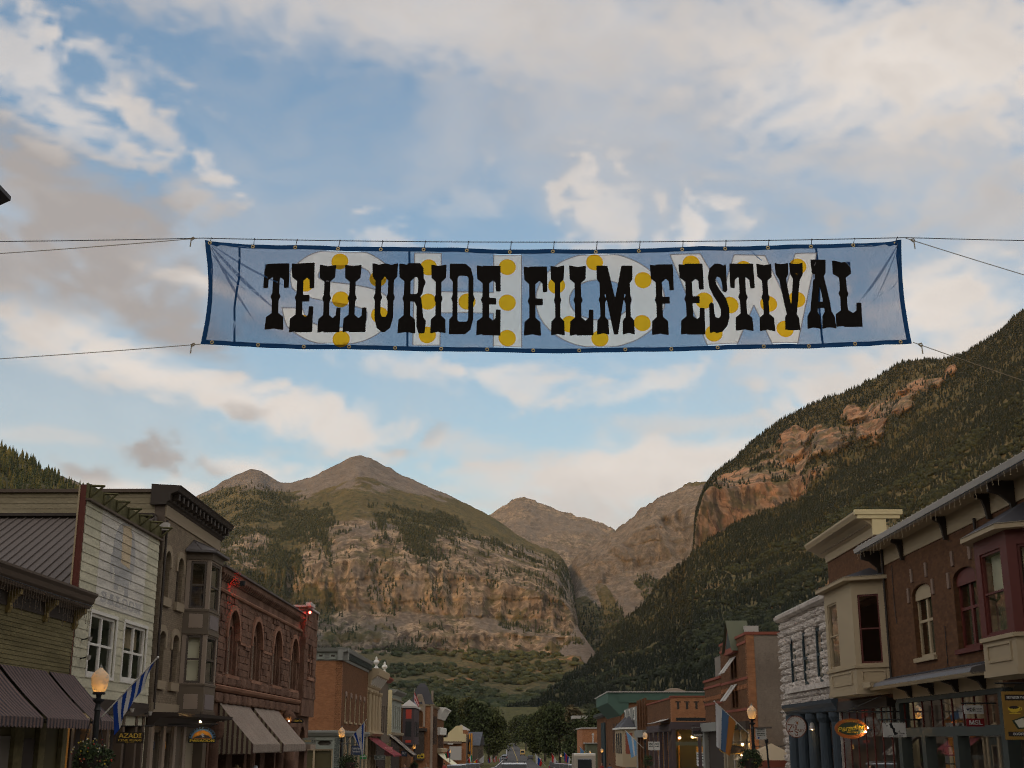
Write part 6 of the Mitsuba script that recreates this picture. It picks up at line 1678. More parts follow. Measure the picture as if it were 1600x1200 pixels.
def flag(tip, base, bands, drops, label, group, span=(0.03, 0.72), drift=(0.0, 0.0), star=None, seed=0, pinch=0.35):
    """A flag drooping from a slanting pole. bands: (material, from, to) along the hoist; drops: length of the fall at the tip end and at the lower end."""
    tip, base = np.array(tip, float), np.array(base, float)
    k = thing('flag', label, 'flag', group)
    put('pole', tube([base, tip], 0.017, 6), 'white_paint', k)
    put('pole_knob', trimesh.creation.icosphere(1, 0.03).apply_translation(tip), 'white_paint', k)
    rng = np.random.default_rng(seed)
    ph = rng.random(4) * 6

    def at(u, v):
        u, v = np.asarray(u, float)[..., None], np.asarray(v, float)[..., None]
        p = tip + (base - tip) * (span[0] + (span[1] - span[0]) * u)
        d = drops[0] + (drops[1] - drops[0]) * u
        fall = np.array([drift[0], drift[1], -1.0])
        ripple = 0.05 * np.sin(u * 9 + v * 3 + ph[0]) * v + 0.03 * np.sin(u * 17 + ph[1]) * v
        along = (base - tip) / np.linalg.norm(base - tip)
        close = -(u - 0.45) * pinch * v * np.linalg.norm(base - tip) * (span[1] - span[0])
        return p + fall * d * v + np.array([0.3, 1.0, 0]) * ripple + along * close
    for m, u0, u1 in bands:
        uu, vv = np.meshgrid(np.linspace(u0, u1, max(2, int((u1 - u0) * 16) + 2)), np.linspace(0, 1, 14), indexing='ij')
        put('stripe', (at(uu, vv).reshape(-1, 3), grid_faces(*uu.shape)), m, k, smooth=True)
    if star:
        m, u, v, r = star
        tri = [np.array([[math.cos(a + o), math.sin(a + o)] for a in (0, 2.094, 4.189)]) for o in (0.0, 1.047)]
        for t in tri:
            ring = Polygon(t).difference(Polygon(t * 0.6))
            g = extrude(ring, 0.001)
            V = np.array(g.vertices)
            W = at(u + V[:, 0] * r, v + V[:, 1] * r * 0.9) + np.array([0, -0.012, 0])
            put('star', trimesh.Trimesh(W, g.faces, process=False), m, k)


stripes9 = [('flag_blue' if i % 2 == 0 else 'flag_white', i / 9, (i + 1) / 9) for i in range(9)]
flag((-7.98, 29.0, 4.62), (-9.3, 29.6, 3.36), stripes9, (0.30, 0.85), 'blue and white striped flag on the nearest left lamp post', 'flags on the lamp posts', span=(0.04, 0.80), drift=(-0.12, 0.0), seed=1)
flag((-8.26, 72.5, 4.0), (-9.7, 74.4, 2.62), [('flag_white', 0, 0.1), ('flag_blue', 0.1, 0.26), ('flag_white', 0.26, 0.74), ('flag_blue', 0.74, 0.90), ('flag_white', 0.90, 1.0)], (1.75, 1.05), 'white flag with two blue bars and a star by the brick corner store', 'flags on the lamp posts', span=(0.06, 0.6), drift=(0.12, 0), star=('flag_blue', 0.5, 0.42, 0.12), seed=2, pinch=0.9)
flag((8.0, 53.5, 4.4), (9.5, 54.4, 3.14), [('flag_white', 0, 0.33), ('flag_steel', 0.33, 0.66), ('flag_orange', 0.66, 1.0)], (1.60, 1.50), 'large flag of white, blue and orange bands on the right lamp post', 'flags on the lamp posts', span=(0.03, 0.62), drift=(-0.10, 0), seed=3)
flag((8.46, 103.5, 3.68), (10.0, 105.4, 2.36), [('flag_sky', 0, 0.34), ('flag_sky', 0.34, 0.5), ('flag_white', 0.5, 0.7), ('flag_sky', 0.7, 1.0)], (1.9, 1.2), 'light blue and white flag before the beige bay house', 'flags on the lamp posts', span=(0.03, 0.6), drift=(0.12, 0), seed=4)
far_flags = [
    (11.4 - 2.0, 200, 2.2, 11.1, 0.4, ['flag_sky', 'flag_yellow'], 'blue over yellow flag on the right before the far brick wall'),
    (7.5, 215, 1.4, 9.1, -0.3, ['flag_blue', 'flag_red', 'flag_blue', 'flag_white'], 'dark blue and red flag beside the blue and yellow one on the right'),
    (2.6 + 0.3, 215, 1.1, 4.6, -0.9, ['flag_white', 'flag_blue', 'flag_red'], 'white, blue and red banded flag left of the white camper'),
    (6.2, 240, 1.0, 7.4, -0.8, ['flag_red', 'flag_white'], 'red and white flag behind the white camper'),
    (-10.5, 208, 2.0, -11.6, 0.7, ['flag_steel', 'flag_red', 'flag_green'], 'blue, red and green flag before the pale hanging banner'),
    (-8.3, 246, 0.75, -9.3, -0.5, ['flag_green', 'flag_white', 'flag_red'], 'green, white and red flag by the orange columns'),
    (-7.3, 246, -0.1, -8.3, -0.9, ['flag_red', 'flag_yellow'], 'red and yellow flag under the green, white and red one'),
    (-7.0, 285, 0.2, -8.6, -1.3, ['flag_white', 'flag_white'], 'plain white flag on the left pavement near the trees'),
    (-5.7, 300, 0.0, -7.0, -1.4, ['flag_white', 'flag_red', 'flag_blue'], 'white flag with red and blue ends near the trees'),
    (-4.9, 320, -0.2, -6.2, -1.6, ['flag_red', 'flag_white', 'flag_red'], 'red, white and red flag last but one in the left row'),
    (-3.9, 340, -0.4, -5.2, -1.8, ['flag_white', 'flag_steel', 'flag_white', 'flag_red'], 'white and grey blue flag last in the left row'),
    (4.8, 300, -0.2, 6.2, -1.5, ['flag_green', 'flag_white', 'flag_red', 'flag_green'], 'green, white and red flag last on the right under the trees'),
]
for k, (tx, y, tz, bx_, bz, cols, lab) in enumerate(far_flags):
    n = len(cols)
    flag((tx, y, tz), (bx_, y + 0.5, bz), [(c, i / n, (i + 1) / n) for i, c in enumerate(cols)], (1.3, 0.9), lab, 'flags on the lamp posts', drift=(0.10 if tx < 0 else -0.08, 0), seed=20 + k)
flag((-12.2, 156, 8.9), (-12.2, 157, 6.4), [('flag_red', 0, 0.2), ('flag_white', 0.2, 0.4), ('flag_red', 0.4, 0.6), ('flag_white', 0.6, 0.8), ('flag_blue', 0.8, 1.0)], (1.2, 1.2), 'red, white and blue flag on the roof of the grey oriel house', None, span=(0.1, 0.7), drift=(0.5, 0), seed=51)

# hanging signs
paint('sign_dark', (0.030, 0.022, 0.016), 0.5)
paint('sign_orange', (0.33, 0.095, 0.022), 0.5)
paint('sign_bottle', (0.035, 0.050, 0.028), 0.5)
paint('sign_white', (0.46, 0.45, 0.42), 0.6)
paint('sign_gold_frame', (0.26, 0.15, 0.035), 0.45)
paint('sign_maroon', (0.17, 0.012, 0.016), 0.5)
paint('letter_rust', (0.20, 0.055, 0.025), 0.6)


def hanging(name, y, x0, x1, z0, z1, board, label, shape=None, arm=None, group=None, edge=None):
    """A sign board square to the street, hung from an iron arm."""
    G = flank(y)
    k = thing(name, label, 'sign', group)
    sh = rect(x0, z0, x1, z1) if shape is None else shape
    put('board', G.sheet(sh, -0.03, 0.0), board, k)
    if edge:
        put('rim', G.sheet(sh.difference(sh.buffer(-edge[1])), 0.0, 0.015), edge[0], k)
    if arm:
        ax0, ax1, az = arm
        put('arm', cat_([tube([(ax0, y - 0.015, az), (ax1, y - 0.015, az)], 0.022)] + [tube([(x, y - 0.015, az), (x, y - 0.015, z1 - 0.02)], 0.008) for x in (x0 + 0.1 * (x1 - x0), x1 - 0.1 * (x1 - x0))]), 'black_iron', k)
    return k, G


k, G = hanging('shop_sign', 40.4, -12.21, -11.37, 2.77, 3.10, 'sign_dark', 'dark board with gilt capitals reading AZADI hanging before the saloon', arm=(-12.5, -11.1, 3.28))
put('letters', G.text('AZADI', 0.125, -11.79, 0.001, 2.935, width=0.70, bold=True), 'gilt', k)
put('letters', G.text('FINE RUGS', 0.06, -11.79, 0.001, 2.835, width=0.72), 'gilt', k)
put('letters', G.text('TEL. CO.', 0.035, -11.79, 0.001, 2.785, width=0.3), 'gilt', k)

# half round shop sign with mountains
arc = Polygon([(-11.135 + 0.49 * math.cos(a), 2.93 + 0.40 * math.sin(a)) for a in np.linspace(0, np.pi, 25)])
k, G = hanging('shop_sign', 46.9, -11.62, -10.65, 2.93, 3.33, 'black_iron', 'half round sign with snowy mountains and yellow capitals reading PARAGON', shape=unary_union([arc, rect(-11.62, 2.78, -10.65, 2.94)]), arm=(-12.4, -10.6, 3.42))
half_ = lambda r, rz: Polygon([(-11.135 + r * math.cos(a), 2.935 + rz * math.sin(a)) for a in np.linspace(0, np.pi, 25)])
put('blue_band', G.sheet(half_(0.40, 0.325).difference(half_(0.345, 0.27)), 0.001, 0.006), 'flag_sky', k)
put('sunset', G.sheet(half_(0.345, 0.27), 0.001, 0.004), 'amber', k)
put('mountain', G.sheet(Polygon([(-11.46, 2.95), (-11.30, 3.02), (-11.20, 3.05), (-11.12, 3.12), (-11.05, 3.06), (-10.92, 3.03), (-10.80, 2.95)]), 0.005, 0.009), 'slate', k)
put('snow', G.sheet(Polygon([(-11.20, 3.05), (-11.12, 3.12), (-11.05, 3.06), (-11.10, 3.03), (-11.05, 2.99), (-11.14, 2.97), (-11.14, 3.03)]), 0.010, 0.013), 'sign_white', k)
put('letters', G.text('PARAGON', 0.085, -11.135, 0.001, 2.815, width=0.88, bold=True), 'flower_yellow', k)
for i, ch in enumerate('OUTDOOR STORE'):
    if ch != ' ':
        a = math.pi * (1 - (i + 0.7) / 13.4)
        m = meshkit.text_mesh(ch, 0.055, 0.004, True)
        m.apply_translation((-m.centroid[0], -m.centroid[1], 0))
        m.apply_transform(trimesh.transformations.rotation_matrix(a - math.pi / 2, (0, 0, 1)))
        m.apply_translation((-11.135 + 0.445 * math.cos(a), 2.935 + 0.362 * math.sin(a), 0.002))
        put('letters', G.place(m), 'flag_sky', k)

k, G = hanging('shop_sign', 71.2, -12.25, -11.5, 3.80, 4.05, 'black_iron', 'small black sign with yellow script on the sandstone corner', shape=unary_union([rect(-12.25, 3.80, -11.5, 3.93), affinity.scale(Point(-11.87, 3.93).buffer(1), 0.37, 0.12)]))
put('letters', G.text("Nolan's", 0.12, -11.87, 0.001, 3.87, width=0.55, bold=True), 'gilt', k)
k, G = hanging('shop_sign', 76.0, -12.21, -11.53, 2.69, 3.05, 'sage_paint', 'sage green sign board with gold script and the number 18')
put('letters', G.text('Nuvola', 0.10, -11.98, 0.001, 2.83, width=0.34), 'gilt', k)
put('letters', G.text('18', 0.13, -11.64, 0.001, 2.80), 'black_iron', k)
for y, x0, x1, z0, z1, lab in ((93.1, -11.61, -10.92, 1.94, 2.58, 'navy blue sign with two lines of white lettering before the brick corner store'), (136.8, -11.91, -11.30, 1.41, 1.98, 'smaller navy blue sign with white lettering by the shingle canopy')):
    k, G = hanging('shop_sign', y, x0, x1, z0, z1, 'navy', lab, arm=(-12.5, x1, z1 + 0.15))
    put('letters', G.text('Telluride', 0.13, (x0 + x1) / 2, 0.001, z1 - 0.25, width=0.8 * (x1 - x0)), 'sign_white', k)
    put('letters', G.text("Sotheby's", 0.11, (x0 + x1) / 2, 0.001, z0 + 0.20, width=0.8 * (x1 - x0)), 'sign_white', k)
k, G = hanging('shop_sign', 98.2, -11.61, -11.08, 1.62, 1.94, 'sign_green', 'small green sign with a white mountain below the navy sign', shape=unary_union([rect(-11.61, 1.62, -11.08, 1.86), Polygon([(-11.5, 1.86), (-11.3, 1.97), (-11.15, 1.86)])]))
put('peak', G.sheet(Polygon([(-11.55, 1.76), (-11.4, 1.84), (-11.3, 1.80), (-11.22, 1.90), (-11.12, 1.76)]), 0.0, 0.008), 'sign_white', k)
k, G = hanging('shop_sign', 108.3, -11.61, -10.71, 1.45, 1.80, 'store_green', 'long grey green sign under the maroon awning', edge=('grey_paint', 0.03))
put('letters', G.text('GALLERY', 0.12, -11.1, 0.001, 1.56, width=0.55), 'sign_white', k)
k, G = hanging('shop_sign', 113.6, -11.31, -10.63, 1.69, 2.43, 'rose', 'square pink cloth sign beside the maroon awning')
k, G = hanging('shop_sign', 158.8, -11.91, -11.06, 0.96, 1.48, 'flower_yellow', 'yellow sign with dark shapes under the slate tower block', shape=unary_union([rect(-11.91, 0.96, -11.06, 1.38), rect(-11.45, 1.3, -11.1, 1.52)]))
put('picture', G.sheet(unary_union([rect(-11.8, 1.08, -11.6, 1.28), rect(-11.5, 1.08, -11.2, 1.28)]), 0.0, 0.01), 'sign_dark', k)

# right side signs
k, G = hanging('shop_sign', 35.7, 12.07, 12.59, 3.54, 3.77, 'sign_white', 'white plate with the slanted letters HDE in the dark shop window', arm=(12.0, 12.95, 3.82))
for ch, x, m in (('H', 12.17, 'navy'), ('D', 12.255, 'plum'), ('E', 12.335, 'moss_green')):
    put('letter', G.text(ch, 0.09, x, 0.002, 3.61, bold=True, width=0.075), m, k)
for z in (3.60, 3.64, 3.68):
    put('line', G.box(12.41, 12.55, 0.0, 0.006, z, z + 0.012), 'plum', k)
k, G = hanging('shop_sign', 35.72, 12.11, 12.59, 3.21, 3.42, 'sign_maroon', 'red plate with white capitals reading MSL below the white plate', arm=None)
put('letters', G.text('MSL', 0.115, 12.35, 0.001, 3.26, width=0.36, bold=True), 'sign_white', k)
put('hanger', tube([(12.35, 35.71, 3.42), (12.35, 35.71, 3.54)], 0.008), 'black_iron', k)

k, G = hanging('book_sign', 31.4, 11.53, 12.45, 2.86, 3.97, 'sign_dark', 'gold framed brown sign with a painted cup and open book at the right edge', arm=(11.4, 13.0, 4.16), edge=('sign_gold_frame', 0.075))
put('ground', G.box(11.61, 12.37, 0.0, 0.004, 3.04, 3.76), 'sign_gold_frame', k)
put('letters', G.text('BETWEEN THE COVERS', 0.06, 12.0, 0.001, 3.80, width=0.70, bold=True), 'sign_white', k)
put('letters', G.text('BOOKS - CAFE', 0.055, 12.0, 0.001, 2.965, width=0.56, bold=True), 'sign_white', k)
put('cup', G.sheet(unary_union([affinity.scale(Point(11.80, 3.58).buffer(1), 0.14, 0.10).intersection(rect(11, 3.4, 13, 3.6)), affinity.scale(Point(11.93, 3.57).buffer(1), 0.06, 0.05).difference(affinity.scale(Point(11.93, 3.57).buffer(1), 0.04, 0.03)), rect(11.68, 3.45, 11.94, 3.47)]), 0.004, 0.009), 'flower_yellow', k)
put('coffee', G.sheet(affinity.scale(Point(11.80, 3.60).buffer(1), 0.115, 0.035), 0.010, 0.013), 'sign_dark', k)
put('book', G.sheet(Polygon([(11.72, 3.30), (12.02, 3.40), (12.12, 3.12), (11.84, 3.10)]), 0.004, 0.009), 'sign_bottle', k)
put('page', G.sheet(Polygon([(11.78, 3.29), (12.00, 3.36), (12.07, 3.16), (11.88, 3.13)]), 0.009, 0.012), 'flower_white', k)

ov = affinity.scale(Point(11.23, 3.245).buffer(1, 24), 0.55, 0.33)
k, G = hanging('shop_sign', 44.6, 10.68, 11.78, 2.92, 3.57, 'sign_orange', 'oval orange wooden sign reading Paradise under the cream bay', shape=ov, arm=(10.4, 12.9, 3.80))
put('field', G.sheet(affinity.scale(Point(11.23, 3.245).buffer(1, 24), 0.44, 0.21), 0.0, 0.006), 'sign_bottle', k)
m = meshkit.text_mesh('Paradise', 0.15, 0.01, True)
sh_ = np.eye(4)
sh_[0, 1], sh_[1, 0] = 0.28, 0.12
m.apply_transform(sh_)
m.apply_scale((0.92 / m.extents[0], 1, 1))
m.apply_translation((11.23 - m.bounds.mean(0)[0], 3.255 - m.bounds.mean(0)[1], 0.007))
put('letters', G.place(m), 'flower_yellow', k)
put('letters', G.text('BOOKWORM', 0.05, 11.25, 0.007, 3.105, width=0.36, bold=True), 'gilt', k)
put('letters', G.text('TELLURIDE, COLORADO', 0.04, 11.23, 0.001, 3.475, width=0.5), 'gilt', k)
put('brace', tube([(12.4, 44.58, 4.35), (11.1, 44.58, 3.80)], 0.014), 'black_iron', k)
lk = thing('sign_spotlight', 'small lit spotlight at the right end of the oval orange sign', 'lamp')
put('housing', tube([(11.9, 44.45, 3.22), (11.70, 44.45, 3.15)], 0.03), 'black_iron', lk)
key = put('bulb', trimesh.creation.icosphere(1, 0.032).apply_translation((11.66, 44.42, 3.14)), 'cream_paint', lk)
scene[key]['emitter'] = {'type': 'area', 'radiance': {'type': 'rgb', 'value': [14.0, 9.0, 3.6]}}

k, G = hanging('shop_sign', 42.6, 11.74, 12.48, 2.96, 3.41, 'sign_white', 'white plate with a black ink figure beside the oval orange sign', arm=(11.6, 12.95, 3.5))
put('figure', G.sheet(unary_union([Polygon([(11.95, 3.38), (12.05, 3.36), (12.08, 3.27), (12.14, 3.22), (12.12, 3.13), (12.25, 3.08), (12.24, 3.15), (12.30, 3.17), (12.18, 3.04), (12.10, 3.03), (12.06, 3.12), (12.06, 3.20), (11.99, 3.26)]).buffer(0), Point(12.02, 3.38).buffer(0.03), rect(11.86, 3.30, 11.90, 3.33), rect(11.82, 3.36, 11.85, 3.38)]), 0.0, 0.006), 'black_iron', k)
put('letters', G.text('ETHOS', 0.035, 12.33, 0.001, 3.06, width=0.16), 'black_iron', k)
put('letters', G.text('ART GALLERY', 0.03, 12.11, 0.001, 2.985, width=0.5), 'black_iron', k)

disc = affinity.scale(Point(11.55, 3.425).buffer(1, 24), 0.43, 0.44)
k, G = hanging('shop_sign', 54.9, 11.13, 11.97, 2.98, 3.87, 'sign_white', 'round white sign with rust letters reading Zia Sun before pale stone', shape=disc, arm=(10.9, 12.9, 3.98), edge=('letter_rust', 0.03))
for tx, h, x, z, w in (('Z', 0.30, 11.30, 3.22, 0.22), ('ia', 0.17, 11.50, 3.36, 0.16), ('S', 0.26, 11.54, 3.08, 0.16), ('un', 0.14, 11.74, 3.22, 0.24)):
    put('letter', G.text(tx, h, x, 0.002, z, width=w), 'letter_rust', k)
put('sun', G.sheet(unary_union([Point(11.60, 3.58).buffer(0.04)] + [affinity.rotate(rect(11.60 - 0.005, 3.63, 11.60 + 0.005, 3.70), a, origin=(11.60, 3.58)) for a in range(0, 360, 45)]), 0.0, 0.006), 'sign_orange', k)
ring_ = affinity.scale(disc, 0.82, 0.82)
put('ring', G.sheet(ring_.difference(ring_.buffer(-0.008)), 0.0, 0.005), 'letter_rust', k)

k, G = hanging('shop_sign', 90.8, 11.96, 12.99, 3.14, 3.81, 'sign_dark', 'dark sign with a purple mountain skyline and white lower case lettering before lit windows', edge=('grey_paint', 0.03), arm=(11.9, 13.2, 3.95))
put('sky_panel', G.box(12.0, 12.95, 0.0, 0.004, 3.45, 3.77), 'plum', k)
put('skyline', G.sheet(Polygon([(12.0, 3.44), (12.0, 3.52), (12.2, 3.56), (12.35, 3.53), (12.48, 3.64), (12.56, 3.55), (12.75, 3.58), (12.95, 3.52), (12.95, 3.44)]), 0.005, 0.009), 'black_iron', k)
put('letters', G.text('patagonia', 0.13, 12.475, 0.005, 3.24, width=0.80, bold=True), 'sign_white', k)

ov = affinity.scale(Point(11.86, 2.43).buffer(1, 20), 0.73, 0.27)
k, G = hanging('shop_sign', 73.3, 11.13, 12.59, 2.16, 2.70, 'sign_dark', 'oval dark wooden sign by the gabled brick building', shape=ov, edge=('sign_gold_frame', 0.05), arm=(11.2, 13.0, 2.82))
at_ = put('letters', G.text('ATM', 0.16, 12.30, 0.02, 1.98, width=0.55, bold=False), 'sign_white', k)
disc = Point(12.54, 3.77).buffer(0.28, 20)
k, G = hanging('shop_sign', 76.8, 12.29, 12.79, 3.48, 4.05, 'sign_bottle', 'round green and white picture sign behind the orange banded flag', shape=disc, edge=('sign_dark', 0.03))
put('sky_half', G.sheet(disc.buffer(-0.04).intersection(rect(12, 3.8, 13, 4.1)), 0.0, 0.006), 'zinc', k)
k, G = hanging('parking_sign', 54.9, 9.86, 10.30, 2.92, 3.40, 'sign_white', 'white parking notice on the right lamp post', arm=(9.7, 10.55, 3.38))
for z in (3.30, 3.23, 3.14, 3.07):
    put('line', G.box(9.92, 10.24, 0.0, 0.005, z, z + 0.035), 'store_green', k)
put('emblem', G.sheet(Point(9.98, 2.98).buffer(0.04), 0.0, 0.005), 'flag_blue', k)
for i, x in enumerate((10.45, 10.95)):
    k, G = hanging('parking_sign', 106.2, x, x + 0.44, 2.2, 2.85, 'sign_white', ['left hand white parking notice beside the lamp before the corner store', 'right hand white parking notice beside the lamp before the corner store'][i])
    for z in (2.7, 2.58, 2.46):
        put('line', G.box(x + 0.06, x + 0.38, 0.0, 0.005, z, z + 0.06), 'store_green', k)
pk = thing('notice_board', 'white paper notice taped on the block side wall', 'poster')
put('sheet', flank(73.9).sheet(Polygon([(13.42, 2.05), (13.98, 2.2), (14.02, 1.72), (13.7, 1.55), (13.45, 1.7)]), 0.0, 0.02), 'paper', pk)
pl = thing('pole', 'thin leaning dark post before the block side wall', 'post')
put('shaft', tube([(11.75, 62.0, -0.3), (11.62, 62.0, 2.85)], 0.045), 'black_iron', pl)
put('cap', bx(11.56, 11.70, 61.95, 62.05, 2.75, 2.95), 'black_iron', pl)
tn = thing('market_tent', 'cream and rust market tent beside the pale stone building', 'tent')
put('roof', trimesh.Trimesh(np.array([[11.2, 66, 1.95], [14.2, 66, 1.95], [14.2, 69, 1.95], [11.2, 69, 1.95], [12.9, 67.5, 2.75]]), [[0, 1, 4], [1, 2, 4], [2, 3, 4], [3, 0, 4]]), 'cream_paint', tn)
put('valance', bx(11.2, 14.2, 65.98, 66.0, 1.60, 1.95), 'rust_red', tn)
for x, y in ((11.25, 66.05), (14.15, 66.05), (11.25, 68.95), (14.15, 68.95)):
    put('leg', tube([(x, y, -0.3), (x, y, 1.95)], 0.03), 'zinc', tn)
for i, (x, y, z) in enumerate(((11.85, 78.0, 2.62), (12.45, 73.6, 2.55), (12.7, 75.0, 2.70), (12.35, 73.2, 2.10))):
    wl_ = thing('wall_lamp', ['warm porch lamp left of the oval dark sign', 'warm porch lamp above the oval dark sign', 'warm porch lamp by the tan post of the gabled building', 'bright porch lamp at the end of the oval dark sign'][i], 'lamp', 'porch lamps of the gabled building')
    put('bracket', tube([(x, y + 0.3, z + 0.2), (x, y, z + 0.1)], 0.02), 'black_iron', wl_)
    key = put('bulb', trimesh.creation.icosphere(1, 0.065).apply_translation((x, y, z)), 'cream_paint', wl_)
    scene[key]['emitter'] = {'type': 'area', 'radiance': {'type': 'rgb', 'value': [9.0, 5.2, 1.7]}}
for i, (p, lab) in enumerate((((-12.3, 38.4, 3.25), 'small warm bulb in the dark entry of the saloon'), ((-11.2, 46.75, 3.5), 'small lamp shining on the half round mountain sign'), ((-12.1, 70.2, 3.9), 'small warm bulb under the sandstone arch beside the yellow script sign'), ((12.5, 47.3, 3.3), 'warm bulb over the entry beside the white ink figure plate'))):
    wl_ = thing('entry_bulb', lab, 'lamp', 'small bulbs over the shop entries')
    p = np.array(p)
    put('cord', tube([p + [0, 0, 0.35], p + [0, 0, 0.04]], 0.008, 4), 'black_iron', wl_)
    key = put('bulb', trimesh.creation.icosphere(1, 0.035).apply_translation(p), 'cream_paint', wl_)
    scene[key]['emitter'] = {'type': 'area', 'radiance': {'type': 'rgb', 'value': [7.0, 4.0, 1.3]}}
ut = thing('utility_cable', 'black cables and a small box hung on the block side wall', 'cable')
put('cable', tube(sag((13.2, 73.8, 2.6), (15.2, 73.8, 2.7), 0.1), 0.015, 4), 'black_iron', ut)

# vehicles
for nm, c in (('car_white', (0.52, 0.53, 0.54)), ('car_silver', (0.32, 0.33, 0.35)), ('car_dark', (0.03, 0.032, 0.036)), ('car_blue', (0.06, 0.11, 0.2)), ('car_red', (0.22, 0.03, 0.025)), ('bus_cream', (0.50, 0.33, 0.12)), ('camper_cream', (0.36, 0.32, 0.26))):
    scene[nm] = {'type': 'twosided', 'bsdf': {'type': 'principled', 'base_color': {'type': 'rgb', 'value': list(c)}, 'roughness': 0.3, 'clearcoat': 0.6, 'specular': 0.5}}
paint('car_glass', (0.02, 0.024, 0.028), 0.08)
paint('tail_lamp', (0.35, 0.01, 0.01), 0.3)


def vehicle(name, label, cat, x, y, W, Lg, H, body, hood=0.42, boxy=False, group=None, rack=False):
    """A vehicle seen from behind, its length along the street."""
    k = thing(name, label, cat, group)
    z = float(street_z(y + Lg / 2)) + 0.02
    S = Front((x - W / 2, y), (0, 1), (1, 0))
    if boxy:
        prof = [(0.0, 0.35), (0.0, H - 0.22), (0.12, H - 0.05), (0.4, H), (Lg - 1.4, H), (Lg - 0.9, H - 0.5), (Lg - 0.3, 1.25), (Lg, 1.1), (Lg, 0.35)]
        cab = None
        put('body', S.place(extrude(Polygon([(a, b + z) for a, b in prof]).buffer(-0.06).buffer(0.06), W, 0)), body, k)
        put('rear_window', bx(x - W * 0.32, x + W * 0.32, y - 0.03, y + 0.02, z + H * 0.50, z + H * 0.80), 'car_glass', k)
        put('window_frame', cat_([bx(x - W * 0.35, x + W * 0.35, y - 0.04, y + 0.01, z + H * (0.47 if q == 0 else 0.80), z + H * (0.50 if q == 0 else 0.83)) for q in (0, 1)]), 'car_silver', k)
        put('bumper', bx(x - W / 2, x + W / 2, y - 0.12, y, z + 0.35, z + 0.6), 'car_dark', k)
    else:
        h = H * hood + 0.25
        low = [(0.05, 0.3), (0.0, 0.5), (0.03, h - 0.1), (0.12, h), (Lg - 0.5, h - 0.02), (Lg - 0.08, h - 0.2), (Lg, 0.55), (Lg - 0.05, 0.3)]
        put('body', S.place(extrude(Polygon([(a, b + z) for a, b in low]).buffer(-0.05).buffer(0.05), W, 0)), body, k)
        c = [(0.16, h - 0.02), (0.42, H - 0.07), (0.7, H), (Lg * 0.55, H), (Lg * 0.74, h - 0.02)]
        S2 = Front((x - W * 0.42, y), (0, 1), (1, 0))
        put('cabin', S2.place(extrude(Polygon([(a, b + z) for a, b in c]).buffer(-0.05).buffer(0.05), W * 0.84, 0)), 'car_glass', k)
        put('roof', S2.place(extrude(Polygon([(0.40, H - 0.09 + z), (0.7, H + 0.012 + z), (Lg * 0.55, H + 0.012 + z), (Lg * 0.60, H - 0.09 + z)]), W * 0.846, -W * 0.003)), body, k)
        put('bumper', bx(x - W * 0.48, x + W * 0.48, y - 0.08, y + 0.02, z + 0.35, z + 0.55), 'car_dark', k)
    for s in (-1, 1):
        put('tail_lamp', bx(x + s * W * 0.44 - 0.09, x + s * W * 0.44 + 0.09, y - 0.02, y + 0.03, z + 0.7, z + 0.95), 'tail_lamp', k)
        for d in (0.85, Lg - 0.95):
            w_ = put('wheel', trimesh.creation.cylinder(0.33, 0.24, sections=18).apply_transform(trimesh.transformations.rotation_matrix(math.pi / 2, (0, 1, 0))).apply_translation((x + s * (W / 2 - 0.12), y + d, z + 0.33)), 'rubber', k)
            put('rim', trimesh.creation.cylinder(0.19, 0.25, sections=14).apply_transform(trimesh.transformations.rotation_matrix(math.pi / 2, (0, 1, 0))).apply_translation((x + s * (W / 2 - 0.118), y + d, z + 0.33)), 'car_silver', w_)
    if rack:
        put('roof_rack', cat_([tube([(x + s * W * 0.36, y + 0.7, z + H + 0.12), (x + s * W * 0.36, y + Lg * 0.52, z + H + 0.12)], 0.025) for s in (-1, 1)] + [tube([(x - W * 0.38, y + d, z + H + 0.12), (x + W * 0.38, y + d, z + H + 0.12)], 0.02) for d in (0.9, Lg * 0.5)]
                              + [tube([(x + s * W * 0.36, y + d, z + H), (x + s * W * 0.36, y + d, z + H + 0.12)], 0.02) for s in (-1, 1) for d in (0.9, Lg * 0.5)]), 'car_dark', k)
        for s in (-1, 1):
            put('mirror', bx(x + s * W * 0.62 - 0.1, x + s * W * 0.62 + 0.1, y + Lg * 0.7, y + Lg * 0.7 + 0.1, z + H * 0.62, z + H * 0.72), body, k)
    return k


vehicle('off_road_car', 'silver white tall off road car with a roof rack in the middle of the road', 'car', -0.22, 95, 2.1, 4.9, 2.12, 'car_white', rack=True)
vehicle('camper', 'white camper van seen from behind on the right side of the road', 'camper van', 7.05, 139, 2.25, 6.5, 3.0, 'camper_cream', boxy=True)
vehicle('bus', 'small cream and yellow bus driving away far up the road', 'bus', 2.6, 640, 2.4, 6.5, 2.75, 'bus_cream', boxy=True)
vehicle('parked_car', 'dark parked car far up the road at the right kerb', 'car', 4.4, 440, 1.9, 4.4, 1.6, 'car_dark', group='cars parked far up the road')
for i, (x, y, c, lab) in enumerate(((-4.3, 430, 'car_silver', 'silver parked car, nearest in the row at the left kerb by the trees'), (-4.25, 447, 'car_white', 'white parked car, second in the row at the left kerb by the trees'), (-4.3, 466, 'car_blue', 'blue parked car, third in the row at the left kerb by the trees'), (-4.3, 490, 'car_silver', 'silver parked car, last in the row at the left kerb by the trees'))):
    vehicle('parked_car', lab, 'car', x, y, 1.85, 4.3, 1.55, c, group='cars parked far up the road')
